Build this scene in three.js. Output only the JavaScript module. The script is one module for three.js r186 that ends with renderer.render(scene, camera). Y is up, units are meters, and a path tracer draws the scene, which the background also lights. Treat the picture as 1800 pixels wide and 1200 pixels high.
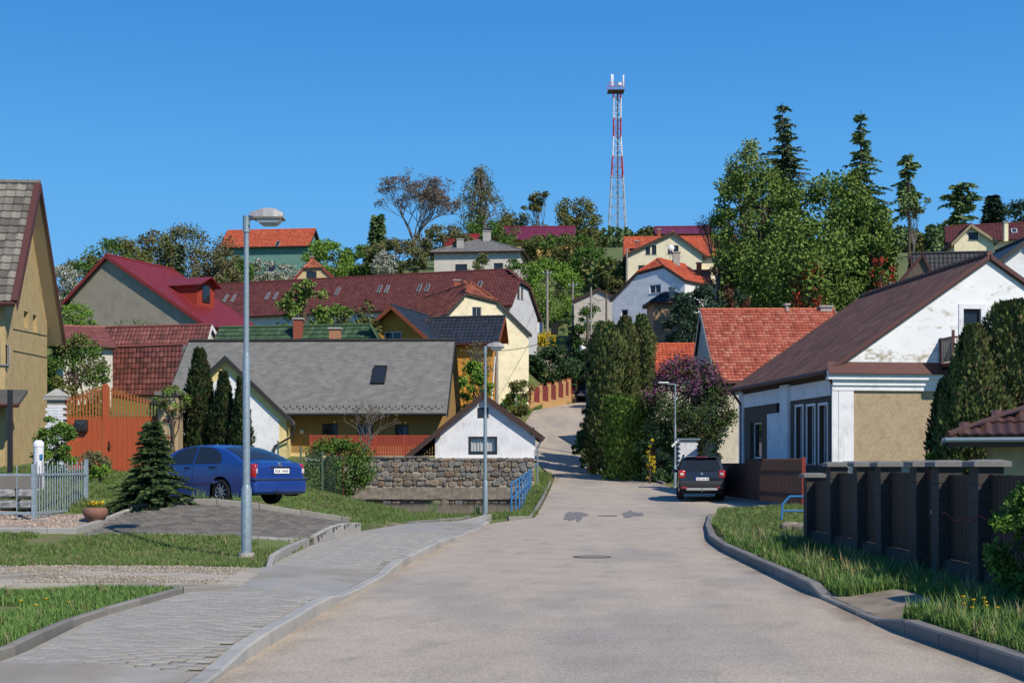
import * as THREE from 'three';
import { mergeVertices, toCreasedNormals } from 'three/addons/utils/BufferGeometryUtils.js';
import { RoundedBoxGeometry } from 'three/addons/geometries/RoundedBoxGeometry.js';

// ---------------------------------------------------------------- camera, sky, sun, exposure
const F = 2400, CX = 900, HY = 820, EYE = 1.6;          // focal length and horizon of the photograph, in its pixels
const scene = new THREE.Scene();
const camera = new THREE.PerspectiveCamera(2 * Math.atan(820 / F) * 180 / Math.PI, 1800 / 1640, 0.1, 3000);
camera.position.set(0, EYE, 0);
camera.setViewOffset(1800, 1640, 0, 0, 1800, 1200);      // level camera with the lens shifted up
const renderer = new THREE.WebGLRenderer({ antialias: true });
renderer.toneMapping = THREE.LinearToneMapping;
renderer.toneMappingExposure = 1.0;
renderer.shadowMap.enabled = true;

const SKY = [[-90, .20, .26, .34], [-2, .27, .52, .84], [0, .26, .54, .92], [4, .20, .50, .90], [10.8, .122, .42, .85], [14.3, .084, .35, .785], [18.2, .060, .277, .70], [35, .036, .175, .50], [90, .022, .11, .35]];
{
  const w = 256, h = 256, a = new Float32Array(w * h * 4);
  for (let j = 0; j < h; j++) {
    const el = ((j + .5) / h - .5) * 180;
    let k = 0; while (k < SKY.length - 2 && SKY[k + 1][0] < el) k++;
    const p = SKY[k], q = SKY[k + 1], t = Math.min(1, Math.max(0, (el - p[0]) / (q[0] - p[0])));
    for (let i = 0; i < w; i++) for (let c = 0; c < 4; c++) a[(j * w + i) * 4 + c] = c < 3 ? p[c + 1] + (q[c + 1] - p[c + 1]) * t : 1;
  }
  const sky = new THREE.DataTexture(a, w, h, THREE.RGBAFormat, THREE.FloatType);
  sky.mapping = THREE.EquirectangularReflectionMapping; sky.magFilter = sky.minFilter = THREE.LinearFilter; sky.needsUpdate = true;
  scene.background = sky; scene.environment = sky;
}
const sun = new THREE.DirectionalLight(new THREE.Color(1, .90, .755), 4.9);
sun.position.set(0.83, 1.2, 1.02).normalize().multiplyScalar(500);
sun.castShadow = true;
sun.shadow.camera.left = sun.shadow.camera.bottom = -180; sun.shadow.camera.right = sun.shadow.camera.top = 180; sun.shadow.camera.far = 1200;
sun.shadow.mapSize.set(4096, 4096);
scene.add(sun); scene.add(sun.target);

// ---------------------------------------------------------------- helpers
function rngOf(s) { let a = s >>> 0; return () => { a = (a + 0x6D2B79F5) | 0; let t = Math.imul(a ^ (a >>> 15), 1 | a); t = (t + Math.imul(t ^ (t >>> 7), 61 | t)) ^ t; return ((t ^ (t >>> 14)) >>> 0) / 4294967296; }; }
let R = rngOf(7);
const rr = (a, b) => a + (b - a) * R();
const pick = a => a[Math.floor(R() * a.length)];
const clamp = (x, a, b) => Math.min(b, Math.max(a, x)), lerp = (a, b, t) => a + (b - a) * t, sm = t => { t = clamp(t, 0, 1); return t * t * (3 - 2 * t); };
const hash2 = (i, j, s) => { let h = Math.imul(i, 374761393) + Math.imul(j, 668265263) + Math.imul(s, 2246822519); h = Math.imul(h ^ (h >>> 13), 1274126177); return ((h ^ (h >>> 16)) >>> 0) / 4294967296; };
function vnoise(x, y, per = 0, s = 1) {
  const i = Math.floor(x), j = Math.floor(y), fx = sm(x - i), fy = sm(y - j), w = n => per ? ((n % per) + per) % per : n;
  const a = hash2(w(i), w(j), s), b = hash2(w(i + 1), w(j), s), c = hash2(w(i), w(j + 1), s), d = hash2(w(i + 1), w(j + 1), s);
  return lerp(lerp(a, b, fx), lerp(c, d, fx), fy);
}
function fbm(x, y, oct = 4, per = 0, s = 1) { let v = 0, a = .5, t = 0; for (let k = 0; k < oct; k++) { v += a * vnoise(x, y, per, s + k); t += a; a *= .55; x *= 2; y *= 2; per *= 2; } return v / t; }
const V3 = (x, y, z) => new THREE.Vector3(x, y, z);
const W = (px, py, d) => ({ x: (px - CX) * d / F, y: EYE + (HY - py) * d / F, d });       // a measured point: pixel and distance
const lin = (h, k = 1) => { const c = new THREE.Color(h); return new THREE.Color(c.r * k, c.g * k, c.b * k); };
function tab(t, x, k = 1) { if (x <= t[0][0]) return t[0][k]; for (let i = 1; i < t.length; i++) if (x <= t[i][0]) return lerp(t[i - 1][k], t[i][k], (x - t[i - 1][0]) / (t[i][0] - t[i - 1][0])); return t[t.length - 1][k]; }

const counts = {};
const numbered = n => { const k = counts[n] = (counts[n] ?? -1) + 1; return k ? `${n}_${String(k).padStart(3, '0')}` : n; };
const org = new Map();
function thing(name, label, category, pos = [0, 0, 0], group) {
  const o = new THREE.Group(); o.name = numbered(name); o.position.set(...pos); scene.add(o);
  o.userData = { label, category }; if (group) o.userData.group = group; org.set(o, pos); return o;
}
function autoUV(g) {
  const p = g.attributes.position, n = g.attributes.normal, uv = new Float32Array(p.count * 2);
  for (let i = 0; i < p.count; i++) {
    const ax = Math.abs(n.getX(i)), ay = Math.abs(n.getY(i)), az = Math.abs(n.getZ(i)), x = p.getX(i), y = p.getY(i), z = p.getZ(i);
    if (ay >= ax && ay >= az) { uv[2 * i] = x; uv[2 * i + 1] = z; } else if (ax >= az) { uv[2 * i] = z; uv[2 * i + 1] = y; } else { uv[2 * i] = x; uv[2 * i + 1] = y; }
  }
  g.setAttribute('uv', new THREE.BufferAttribute(uv, 2));
}
class GB {
  constructor() { this.p = []; this.c = []; this.col = null; }
  tri(a, b, c) { this.p.push(...a, ...b, ...c); const k = this.col; if (k) this.c.push(k.r, k.g, k.b, k.r, k.g, k.b, k.r, k.g, k.b); return this; }
  quad(a, b, c, d) { return this.tri(a, b, c).tri(a, c, d); }
  hexa(q) { const f = [[0, 3, 2, 1], [4, 5, 6, 7], [0, 1, 5, 4], [1, 2, 6, 5], [2, 3, 7, 6], [3, 0, 4, 7]]; for (const [a, b, c, d] of f) this.quad(q[a], q[b], q[c], q[d]); return this; }
  box(cx, cy, cz, w, h, d, ry = 0) {
    const c = Math.cos(ry), s = Math.sin(ry), P = (x, y, z) => [cx + x * c + z * s, cy + y, cz - x * s + z * c], a = w / 2, b = h / 2, e = d / 2;
    return this.hexa([P(-a, -b, -e), P(a, -b, -e), P(a, -b, e), P(-a, -b, e), P(-a, b, -e), P(a, b, -e), P(a, b, e), P(-a, b, e)]);
  }
  obox(O, X, Y, Z) { // box from a corner and three edge vectors (THREE.Vector3)
    const q = []; for (const k of [0, 1]) for (const [i, j] of [[0, 0], [1, 0], [1, 1], [0, 1]]) q.push([O.x + X.x * i + Y.x * k + Z.x * j, O.y + X.y * i + Y.y * k + Z.y * j, O.z + X.z * i + Y.z * k + Z.z * j]);
    return this.hexa(q);
  }
  tube(p, q, r0, r1 = r0, n = 6, caps = true) {
    const P = V3(...p), Q = V3(...q), t = Q.clone().sub(P).normalize(), a = Math.abs(t.y) > .9 ? V3(1, 0, 0) : V3(0, 1, 0), e = a.cross(t).normalize(), f = t.clone().cross(e), ring = (c, r, i) => { const g = i / n * Math.PI * 2, k = Math.cos(g) * r, l = Math.sin(g) * r; return [c.x + e.x * k + f.x * l, c.y + e.y * k + f.y * l, c.z + e.z * k + f.z * l]; };
    for (let i = 0; i < n; i++) { this.quad(ring(P, r0, i), ring(P, r0, i + 1), ring(Q, r1, i + 1), ring(Q, r1, i)); if (caps) { this.tri(p, ring(P, r0, i + 1), ring(P, r0, i)); this.tri(q, ring(Q, r1, i), ring(Q, r1, i + 1)); } }
    return this;
  }
  path(pts, r, n = 6) { for (let i = 1; i < pts.length; i++) this.tube(pts[i - 1], pts[i], typeof r === 'function' ? r((i - 1) / (pts.length - 1)) : r, typeof r === 'function' ? r(i / (pts.length - 1)) : r, n, true); return this; }
  bar(p, q, w, h) { // rectangular bar between two points
    const P = V3(...p), Q = V3(...q), t = Q.clone().sub(P), e = (Math.abs(t.y) > .95 * t.length() ? V3(1, 0, 0) : V3(0, 1, 0)).cross(t).normalize(), f = t.clone().normalize().cross(e).normalize();
    return this.obox(P.clone().addScaledVector(e, -w / 2).addScaledVector(f, -h / 2), e.multiplyScalar(w), f.multiplyScalar(h), t);
  }
  add(g, m) { const h = g.index ? g.toNonIndexed() : g.clone(); if (m) h.applyMatrix4(m); const a = h.attributes.position.array; for (let i = 0; i < a.length; i++) this.p.push(a[i]); if (this.col) for (let i = 0; i < a.length; i += 3) this.c.push(this.col.r, this.col.g, this.col.b); return this; }
  geo(crease) {
    let g = new THREE.BufferGeometry(); g.setAttribute('position', new THREE.Float32BufferAttribute(this.p, 3));
    if (this.c.length) g.setAttribute('color', new THREE.Float32BufferAttribute(this.c, 3));
    g.computeVertexNormals(); if (crease) g = toCreasedNormals(g, crease); autoUV(g); return g;
  }
}
function part(par, name, g, m, crease) {
  if (g instanceof GB) g = g.geo(crease); else if (!g.attributes.uv) autoUV(g);
  const o = org.get(par); if (o && (o[0] || o[1] || o[2])) g.translate(-o[0], -o[1], -o[2]);
  const k = new THREE.Mesh(g, m); k.name = name; k.castShadow = k.receiveShadow = true; par.add(k); org.set(k, o ?? [0, 0, 0]); return k;
}
function single(name, g, m, label, category, group, crease) { // a thing that is one mesh, based at the foot of its own geometry
  if (g instanceof GB) g = g.geo(crease);
  g.computeBoundingBox(); const b = g.boundingBox, c = [(b.min.x + b.max.x) / 2, b.min.y, (b.min.z + b.max.z) / 2]; g.translate(-c[0], -c[1], -c[2]);
  const k = new THREE.Mesh(g, m); k.name = numbered(name); k.position.set(...c); k.castShadow = k.receiveShadow = true; k.userData = { label, category }; if (group) k.userData.group = group; scene.add(k); org.set(k, c); return k;
}
function struct(name, g, m, kind = 'structure', label, category) {
  if (g instanceof GB) g = g.geo(); const k = new THREE.Mesh(g, m); k.name = numbered(name); k.castShadow = k.receiveShadow = true; k.userData = { kind };
  if (label) k.userData.label = label; if (category) k.userData.category = category; scene.add(k); org.set(k, [0, 0, 0]); return k;
}
const stuff = m => { m.userData.kind = 'stuff'; return m; };

// ---------------------------------------------------------------- procedural textures and materials
function tex(n, fn) {
  const a = new Uint8Array(n * n * 4);
  for (let j = 0; j < n; j++) for (let i = 0; i < n; i++) { const c = fn(i / n, j / n), k = (j * n + i) * 4; if (typeof c === 'number') a[k] = a[k + 1] = a[k + 2] = Math.pow(clamp(c, 0, 1), .4545) * 255; else for (let e = 0; e < 3; e++) a[k + e] = Math.pow(clamp(c[e], 0, 1), .4545) * 255; a[k + 3] = 255; }
  const t = new THREE.DataTexture(a, n, n); t.wrapS = t.wrapT = THREE.RepeatWrapping; t.magFilter = THREE.LinearFilter; t.minFilter = THREE.LinearMipmapLinearFilter; t.generateMipmaps = true; t.needsUpdate = true; return t;
}
const T_ = {
  plaster: tex(512, (u, v) => .76 + .22 * fbm(u * 6, v * 6, 4, 6, 3) + .12 * (fbm(u * 90, v * 90, 2, 90, 9) - .5) - .4 * Math.max(0, fbm(u * 26, v * 5, 3, 0, 21) - .60) - .5 * Math.max(0, fbm(u * 9, v * 9, 4, 9, 23) - .58)),
  rough: tex(512, (u, v) => .62 + .5 * (fbm(u * 60, v * 60, 3, 60, 5) - .5) + .34 * fbm(u * 7, v * 7, 3, 7, 11)),
  concrete: tex(512, (u, v) => .70 + .24 * fbm(u * 8, v * 8, 4, 8, 31) + .16 * (fbm(u * 120, v * 120, 2, 120, 7) - .5)),
  chips: tex(1024, (u, v) => { const n = vnoise(u * 512, v * 512, 512, 41), m = fbm(u * 200, v * 200, 2, 200, 43), b = fbm(u * 5, v * 5, 4, 5, 44), l = .60 + .5 * (n - .5) + .34 * (m - .5) + .18 * b, k = (vnoise(u * 512, v * 512, 512, 51) - .5) * .16; return [l + k, l, l - k]; }),
  wood: tex(512, (u, v) => .66 + .26 * fbm(u * 40, v * 3, 3, 0, 61) + .14 * (fbm(u * 160, v * 6, 2, 0, 63) - .5)),
  stone: tex(512, (u, v) => .52 + .56 * (fbm(u * 9, v * 9, 5, 9, 71) - .2) * .8),
  soil: tex(512, (u, v) => { const a = fbm(u * 10, v * 10, 5, 10, 81), b = vnoise(u * 200, v * 200, 200, 83); return [.60 + .3 * a + .22 * (b - .5), .60 + .26 * a + .2 * (b - .5), .58 + .2 * a + .2 * (b - .5)]; }),
  shingle: tex(512, (u, v) => { if (0) return 1; const r = Math.floor(v * 28), x = (u * 12 + (r % 2) * .5), k = hash2(Math.floor(x) % 12, r, 5), fy = v * 28 - r, fx = x - Math.floor(x); return .70 + .20 * (k - .5) + .18 * (fbm(u * 8, v * 8, 3, 8, 91) - .5) + .12 * (vnoise(u * 256, v * 256, 256, 93) - .5) - (fy < .09 ? .16 : 0) - (fx < .035 ? .10 : 0); }),
  galv: tex(256, (u, v) => .68 + .34 * (fbm(u * 14, v * 14, 3, 14, 95) - .3)),
  leafy: tex(256, (u, v) => .8 + .3 * (vnoise(u * 64, v * 64, 64, 97) - .5)),
};
const texCache = {};
function texOf(n, s, color) { const k = n + s + color; if (!texCache[k]) { const t = T_[n].clone(); t.repeat.set(1 / s, 1 / s); t.colorSpace = color ? THREE.SRGBColorSpace : THREE.NoColorSpace; t.needsUpdate = true; texCache[k] = t; } return texCache[k]; }
function mat(c, o = {}) {
  const p = { color: c instanceof THREE.Color ? c : lin(c, o.k ?? .8), roughness: o.r ?? .85, metalness: o.m ?? 0, side: THREE.DoubleSide };
  if (o.t) { p.map = texOf(o.t, o.s ?? 2, true); if (o.b) { p.bumpMap = texOf(o.t, o.s ?? 2, false); p.bumpScale = o.b; } }
  if (o.vc) p.vertexColors = true;
  if (o.coat) { p.clearcoat = o.coat; p.clearcoatRoughness = .04; return new THREE.MeshPhysicalMaterial(p); }
  return new THREE.MeshStandardMaterial(p);
}
// a texture map of mean m darkens a colour: k above 1 makes up for it
const M = {
  white: mat('#eef1f6', { t: 'plaster', s: 3, b: .004, k: .97 }), whitePlain: mat('#eceef0', { k: .85, r: .5 }), cream: mat('#f6ecca', { t: 'plaster', s: 3, b: .004, k: .95 }),
  beige: mat('#c6ae7e', { t: 'rough', s: 1.6, b: .012, k: 1.0 }), ochre: mat('#d69a3c', { t: 'plaster', s: 2.5, b: .004, k: .95 }), yellow: mat('#f0dca0', { t: 'plaster', s: 2, b: .004, k: .95 }),
  grey: mat('#a9a69c', { t: 'plaster', s: 4, b: .005, k: .95 }), greyDark: mat('#77736c', { t: 'rough', s: 2, b: .01, k: .9 }), teal: mat('#6f9f93', { t: 'plaster', s: 3, k: .8 }), palewall: mat('#d6d0c4', { t: 'plaster', s: 3, b: .004, k: .95 }),
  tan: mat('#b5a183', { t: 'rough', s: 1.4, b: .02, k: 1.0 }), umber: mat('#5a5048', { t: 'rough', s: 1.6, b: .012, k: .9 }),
  soffit: mat('#5b4a3c', { t: 'wood', s: 1.2, k: .7 }), soffitPale: mat('#b9a98a', { t: 'wood', s: 1.2, k: .8 }), brownTrim: mat('#5c3330', { r: .55, k: .8 }), darkTrim: mat('#33322f', { r: .5, k: .8 }), redTrim: mat('#8e2f26', { r: .6, k: .8 }), rustWood: mat('#8a4a2c', { t: 'wood', s: 1, k: 1 }),
  glass: new THREE.MeshPhysicalMaterial({ color: new THREE.Color(.018, .022, .028), roughness: .04, metalness: 0, side: THREE.DoubleSide }), glassGrey: mat(new THREE.Color(.06, .07, .08), { r: .06 }), clear: new THREE.MeshPhysicalMaterial({ color: 0xffffff, roughness: .02, transmission: 1, thickness: 0, side: THREE.DoubleSide }),
  frameWhite: mat('#e4e6e8', { r: .45, k: .85 }), frameBrown: mat('#4a2f22', { r: .5, k: .8 }), frameDark: mat('#2d2d30', { r: .45, k: .8 }), frameGrey: mat('#8b9094', { r: .45, k: .8 }),
  galv: mat('#9fb2bd', { t: 'galv', s: .5, r: .45, m: .25, k: 1.0 }), galvPlain: mat('#8fa4b0', { r: .4, m: .3, k: .8 }), concrete: mat('#b4b1ab', { t: 'concrete', s: 1.2, b: .006, k: .95 }), concreteDark: mat('#8d8a84', { t: 'concrete', s: 1.2, b: .006, k: .8 }),
  black: mat('#151515', { r: .7, k: .8 }), rubber: mat('#1b1b1c', { r: .85, k: .8 }), chrome: mat('#c9ccd0', { r: .2, m: .9, k: 1 }), brick: mat('#c08a66', { t: 'rough', s: .6, k: 1, b: .01 }), brickRed: mat('#a85a42', { t: 'rough', s: .6, k: .95 }), mortar: mat('#b8b0a2', { t: 'rough', s: .8, k: .9, b: .01 }),
  bark: mat('#6a5a4a', { t: 'wood', s: .6, k: .8, b: .01 }), barkGrey: mat('#77706a', { t: 'wood', s: .6, k: .9 }), leaf: new THREE.MeshPhysicalMaterial({ color: 0xffffff, vertexColors: true, roughness: 1, specularIntensity: .3, side: THREE.DoubleSide }), pole: mat('#a49f95', { t: 'concrete', s: 1, k: .95, b: .004 }), woodPole: mat('#6f655b', { t: 'wood', s: 1, k: .9 }),
  blueRail: mat('#3f86c4', { r: .45, k: .8 }), redRail: mat('#a4402a', { t: 'wood', s: .8, k: 1.0, r: .7 }), gate: mat('#b4532c', { t: 'wood', s: .9, k: 1.08, r: .7, b: .002 }), gateSlat: mat('#a8662f', { t: 'wood', s: .9, k: 1.05, r: .7 }),
  fencePost: mat('#4b4743', { t: 'rough', s: .7, k: .8, b: .01 }), fenceCap: mat('#8b8986', { t: 'concrete', s: .6, k: .85, b: .006 }), fenceBoard: mat('#362720', { t: 'wood', s: .7, k: .8, r: .7 }), fenceBoard2: mat('#3d2c23', { t: 'wood', s: .8, k: .8, r: .7 }), picket: mat('#5b3c30', { t: 'wood', s: .8, k: .85, r: .75 }),
};
const tileMat = mat(new THREE.Color(1, 1, 1), { vc: true, r: .7, t: 'concrete', s: .8 });
const tileGloss = mat(new THREE.Color(1, 1, 1), { vc: true, r: .42 });
// ---------------------------------------------------------------- terrain
const ROADY = [[0, 0], [40, 0], [45, .06], [52, .27], [62, .58], [73, 1.0], [80, 1.75], [87, 2.7], [100, 4.7], [113, 6.2], [129, 7.75], [140, 8.8], [160, 10.2]];
const roadY = d => { const h = 2.5; return (tab(ROADY, d - h) + tab(ROADY, d) * 2 + tab(ROADY, d + h)) / 4; };
const CTRL = [
  [-40, 0, .3], [-12, 2, .06], [0, 0, 0], [12, 2, .05], [40, 0, .2], [-12, 15, .09], [-30, 15, .35], [0, 12, 0], [0, 20, 0], [6, 12, .1], [12, 15, .15], [30, 15, .4],
  [-5, 19, .09], [-12, 20, .13], [-22, 22, .5], [0, 28, 0], [6, 24, .12], [14, 25, .35], [30, 25, 1], [-4.2, 26, .12], [-8, 26.4, .2], [-14, 27.2, .3], [-22, 28, .7],
  [-8, 30.6, .72], [-11, 33.5, .86], [-5.2, 32.5, .42], [-14, 31, .4], [-10.8, 30.5, .36], [-9.9, 31.2, .42], [-12, 28.5, .34], [-3.4, 38, .08], [-6, 38, .55], [-9, 38, .85], [-17, 42, 1.46], [-12.5, 42, 1.4], [-8, 45, 1.0], [-21, 44, 1.8],
  [0, 37, -.02], [0, 43, -.08], [-1, 46, -.08], [1, 46, .04], [-6.3, 50, .5], [-9, 52, .9], [-3, 43, -.02], [1.4, 66, .6], [1.2, 56, .15], [.2, 50, -.1], [-2.2, 45.4, -.08],
  [3, 34, .04], [4, 46, .18], [4, 60, .52], [5, 73, 1.0], [3, 87, 2.7], [3.3, 100, 4.7], [4.5, 113, 6.2], [.3, 113, 6.0], [2.4, 118, 6.9], [4.5, 124.5, 7.4], [6, 129.5, 8.0], [9, 128, 7.75], [15, 137, 8.7], [6, 38, .12], [8, 36, .25], [7, 46, .22],
  [8, 54, .34], [10, 62, .62], [9.3, 71, .95], [13, 46, .55], [22, 47, 1], [12, 66, 1.3], [8, 80, 2.2], [13, 78, 2.6], [22, 70, 3],
  [-6, 74, 2.05], [-14, 75, 2.3], [-2, 74, 2.0], [-2, 86, 3.4], [-30, 60, 3], [-18, 60, 2.6], [-25, 80, 5], [-10, 88, 4.6], [-32, 95, 8.5], [-14, 100, 7], [-4, 100, 6],
  [-12, 122, 12.2], [-35, 125, 13.4], [-3, 113, 8.2], [1, 124, 10.5], [1, 139, 14], [6.4, 142, 14.4], [4, 150, 16.8], [-3, 160, 21.5], [-12, 150, 18.5], [-35, 185, 27.5], [-30, 155, 20], [-58, 200, 27], [-42, 120, 13.5],
  [24, 300, 51], [8, 250, 41], [3, 215, 34.5], [14, 165, 24], [17, 150, 20.5], [13, 129, 14.3], [12, 116, 11.6], [11, 95, 7.2], [20, 105, 12.6], [16, 88, 6], [28, 92, 11.5], [34, 105, 14.5], [45, 130, 20.2], [36, 160, 25], [58, 200, 33],
  [0, 350, 54], [100, 350, 56], [-100, 350, 46], [-70, 260, 36], [120, 240, 42], [-140, 180, 22], [110, 140, 24], [-110, 110, 12], [90, 80, 11], [-90, 60, 4], [90, 40, 3], [-90, 20, 1], [90, 10, 1], [0, 460, 52], [-150, 420, 40], [180, 420, 48],
];
const RB = (() => {
  const n = CTRL.length, N = n + 3, c2 = 9, A = [];
  for (let i = 0; i < N; i++) { A.push(new Float64Array(N + 1)); }
  for (let i = 0; i < n; i++) { for (let j = 0; j < n; j++) A[i][j] = -Math.sqrt((CTRL[i][0] - CTRL[j][0]) ** 2 + (CTRL[i][1] - CTRL[j][1]) ** 2 + c2); A[i][n] = A[n][i] = 1; A[i][n + 1] = A[n + 1][i] = CTRL[i][0]; A[i][n + 2] = A[n + 2][i] = CTRL[i][1]; A[i][N] = CTRL[i][2]; }
  for (let k = 0; k < N; k++) { let m = k; for (let i = k + 1; i < N; i++) if (Math.abs(A[i][k]) > Math.abs(A[m][k])) m = i; [A[k], A[m]] = [A[m], A[k]]; for (let i = k + 1; i < N; i++) { const f = A[i][k] / A[k][k]; if (f) for (let j = k; j <= N; j++) A[i][j] -= f * A[k][j]; } }
  const x = new Float64Array(N); for (let k = N - 1; k >= 0; k--) { let s = A[k][N]; for (let j = k + 1; j < N; j++) s -= A[k][j] * x[j]; x[k] = s / A[k][k]; } return x;
})();
function G(x, d) { const n = CTRL.length; let s = RB[n] + RB[n + 1] * x + RB[n + 2] * d; for (let i = 0; i < n; i++) s -= RB[i] * Math.sqrt((CTRL[i][0] - x) ** 2 + (CTRL[i][1] - d) ** 2 + 9); return s; }
const inPoly = (P, x, d) => { let r = false; for (let i = 0, j = P.length - 1; i < P.length; j = i++) { const [a, b] = P[i], [c, e] = P[j]; if ((b > d) !== (e > d) && x < (c - a) * (d - b) / (e - b) + a) r = !r; } return r; };
const sheets = [];   // surfaces that replace the ground: {in, y}

const ROADL = [[-6, -2.4], [0, -2.35], [10, -2.24], [16.3, -2.04], [21.3, -1.78], [30, -1.22], [38.4, -.64], [40.6, .1], [42, .7], [57, 1.5], [73, 2.28], [80, 1.5], [87, .8], [100, .9], [113, 1.7], [120, 3.3], [128, 6.3], [134, 10.5], [140, 17], [145, 25]];
const ROADR = [[-6, 4], [0, 3.95], [10.4, 3.9], [13.7, 3.7], [17, 3.75], [26, 4.0], [29.5, 4.26], [36, 5.1], [43.8, 6.3], [45.5, 7.2], [47, 12], [48, 16], [57, 16], [57.8, 9.2], [60, 7.7], [64, 7.4], [70, 7.1], [75, 6.3], [80, 4.6], [87, 4.1], [100, 5.2], [113, 6.5], [120, 8.7], [128, 12.5], [134, 18], [140, 28], [145, 42]];
const rl = d => tab(ROADL, d), rx = d => tab(ROADR, d);
const roadTop = (x, d) => roadY(d) + .012 * Math.sin(x * .9) * Math.min(1, d / 20);
sheets.push({ in: (x, d) => d > -6 && d < 132.5 && x > rl(d) && x < rx(d), y: roadTop });

// kerb heights along the road (dropped where vehicles cross)
const KH = [[0, .02], [10.3, .02], [11.6, .12], [15.6, .12], [16.8, .025], [20.2, .025], [21.6, .12], [28, .12], [31, .03], [36, .02], [38, .07], [41, .07]];
const KHR = [[0, .14], [13.3, .14], [14, .03], [16.6, .03], [17.3, .14], [28, .13], [33, .1], [45, .06]];
const SWL = [[0, -4.1], [11.2, -4.0], [13.6, -4.2], [16.7, -3.95], [20.2, -3.75], [26.7, -3.9], [32, -3.5], [38, -2.6], [41, -1.5], [43.4, -.85]];
const SWR = d => rl(Math.min(d, 38.4)) + (d > 38.4 ? (d - 38.4) * .03 : 0) - .15;
const sideY = (x, d) => { const e = SWR(d) - x; return roadY(d) + lerp(tab(KH, d), tab([[35, .10], [43, -.06]], d), sm(e / .9)); };
sheets.push({ in: (x, d) => d > 0 && d < 43.4 && x > tab(SWL, d) && x <= SWR(d) + .15, y: sideY });

function skirt(g, nx, ny, h = .22) { // turn a sheet's rim down so that it has a real edge
  const p = [...g.attributes.position.array], c = [...g.attributes.color.array], uv = [...g.attributes.uv.array], nn = [...g.attributes.normal.array], id = [...g.index.array], w = nx + 1, rim = [];
  for (let i = 0; i < nx; i++) rim.push(i); for (let j = 0; j < ny; j++) rim.push(j * w + nx); for (let i = nx; i > 0; i--) rim.push(ny * w + i); for (let j = ny; j > 0; j--) rim.push(j * w);
  const cx = rim.reduce((a, k) => a + p[3 * k], 0) / rim.length, cz = rim.reduce((a, k) => a + p[3 * k + 2], 0) / rim.length, b = p.length / 3;
  for (const k of rim) for (const y of [0, h]) { p.push(p[3 * k], p[3 * k + 1] - y, p[3 * k + 2]); c.push(c[3 * k], c[3 * k + 1], c[3 * k + 2]); uv.push(uv[2 * k] + y, uv[2 * k + 1] + y); nn.push(0, 0, 0); }
  const n = rim.length; for (let i = 0; i < n; i++) { const a = b + 2 * i, e = b + 2 * ((i + 1) % n); let dx = p[3 * e] - p[3 * a], dz = p[3 * e + 2] - p[3 * a + 2], l = Math.hypot(dx, dz) || 1, nx_ = -dz / l, nz_ = dx / l; if ((p[3 * a] - cx) * nx_ + (p[3 * a + 2] - cz) * nz_ < 0) { nx_ = -nx_; nz_ = -nz_; } for (const k of [a, a + 1]) { nn[3 * k] = nx_; nn[3 * k + 2] = nz_; } id.push(a, a + 1, e + 1, a, e + 1, e); }
  const q = new THREE.BufferGeometry(); q.setAttribute('position', new THREE.Float32BufferAttribute(p, 3)); q.setAttribute('color', new THREE.Float32BufferAttribute(c, 3)); q.setAttribute('uv', new THREE.Float32BufferAttribute(uv, 2)); q.setIndex(id); const f = q.toNonIndexed(); f.computeVertexNormals();
  // smooth on the sheet itself, flat on the rim
  const src = q.index.array, on = f.attributes.normal, top = g.index.count; for (let i = 0; i < top; i++) on.setXYZ(i, nn[3 * src[i]], nn[3 * src[i] + 1], nn[3 * src[i] + 2]); return f;
}
function rowSheet(d0, d1, nd, xl, xr, nx, y, color) {
  const p = [], c = [], uv = [], id = [];
  for (let j = 0; j <= nd; j++) { const d = d0 + (d1 - d0) * Math.pow(j / nd, 1.5), a = xl(d), b = xr(d); for (let i = 0; i <= nx; i++) { const x = a + (b - a) * i / nx; p.push(x, y(x, d), -d); uv.push(x, d); const k = color(x, d, Math.min(x - a, b - x)); c.push(k[0], k[1], k[2]); if (i < nx && j < nd) { const q = j * (nx + 1) + i; id.push(q, q + 1, q + nx + 2, q, q + nx + 2, q + nx + 1); } } }
  const g = new THREE.BufferGeometry(); g.setAttribute('position', new THREE.Float32BufferAttribute(p, 3)); g.setAttribute('color', new THREE.Float32BufferAttribute(c, 3)); g.setAttribute('uv', new THREE.Float32BufferAttribute(uv, 2)); g.setIndex(id); g.computeVertexNormals(); return skirt(g, nx, nd);
}
const mix3 = (a, b, t) => [lerp(a[0], b[0], t), lerp(a[1], b[1], t), lerp(a[2], b[2], t)];
// chip-sealed road: pinkish grey chips, greyer worn tracks, sand swept against the kerbs
const roadCol = (x, d, e) => {
  let c = [.475, .41, .335]; const n = fbm(x * .55 + 9, d * .16, 4, 0, 101), w = fbm(x * 1.6, d * .5, 3, 0, 103);
  c = mix3(c, [.375, .34, .30], sm((n - .42) * 4)); { const k = fbm(x * 4.5 + 3, d * 2.2, 4, 0, 105); c = mix3(c, [.33, .295, .255], sm((k - .60) * 7) * .55); } c = mix3(c, [.51, .44, .36], sm((w - .56) * 5) * .5);
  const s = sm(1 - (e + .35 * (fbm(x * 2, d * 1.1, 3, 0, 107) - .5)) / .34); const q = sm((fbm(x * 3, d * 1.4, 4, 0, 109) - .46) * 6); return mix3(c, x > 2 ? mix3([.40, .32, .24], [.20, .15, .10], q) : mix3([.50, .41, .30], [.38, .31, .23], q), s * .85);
};
const roadM = mat(new THREE.Color(1.22, 1.22, 1.22), { vc: true, t: 'chips', s: 3.1, r: .95, b: .004 });
struct('road', rowSheet(-6, 132, 330, rl, rx, 36, roadTop, roadCol), roadM);

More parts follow.
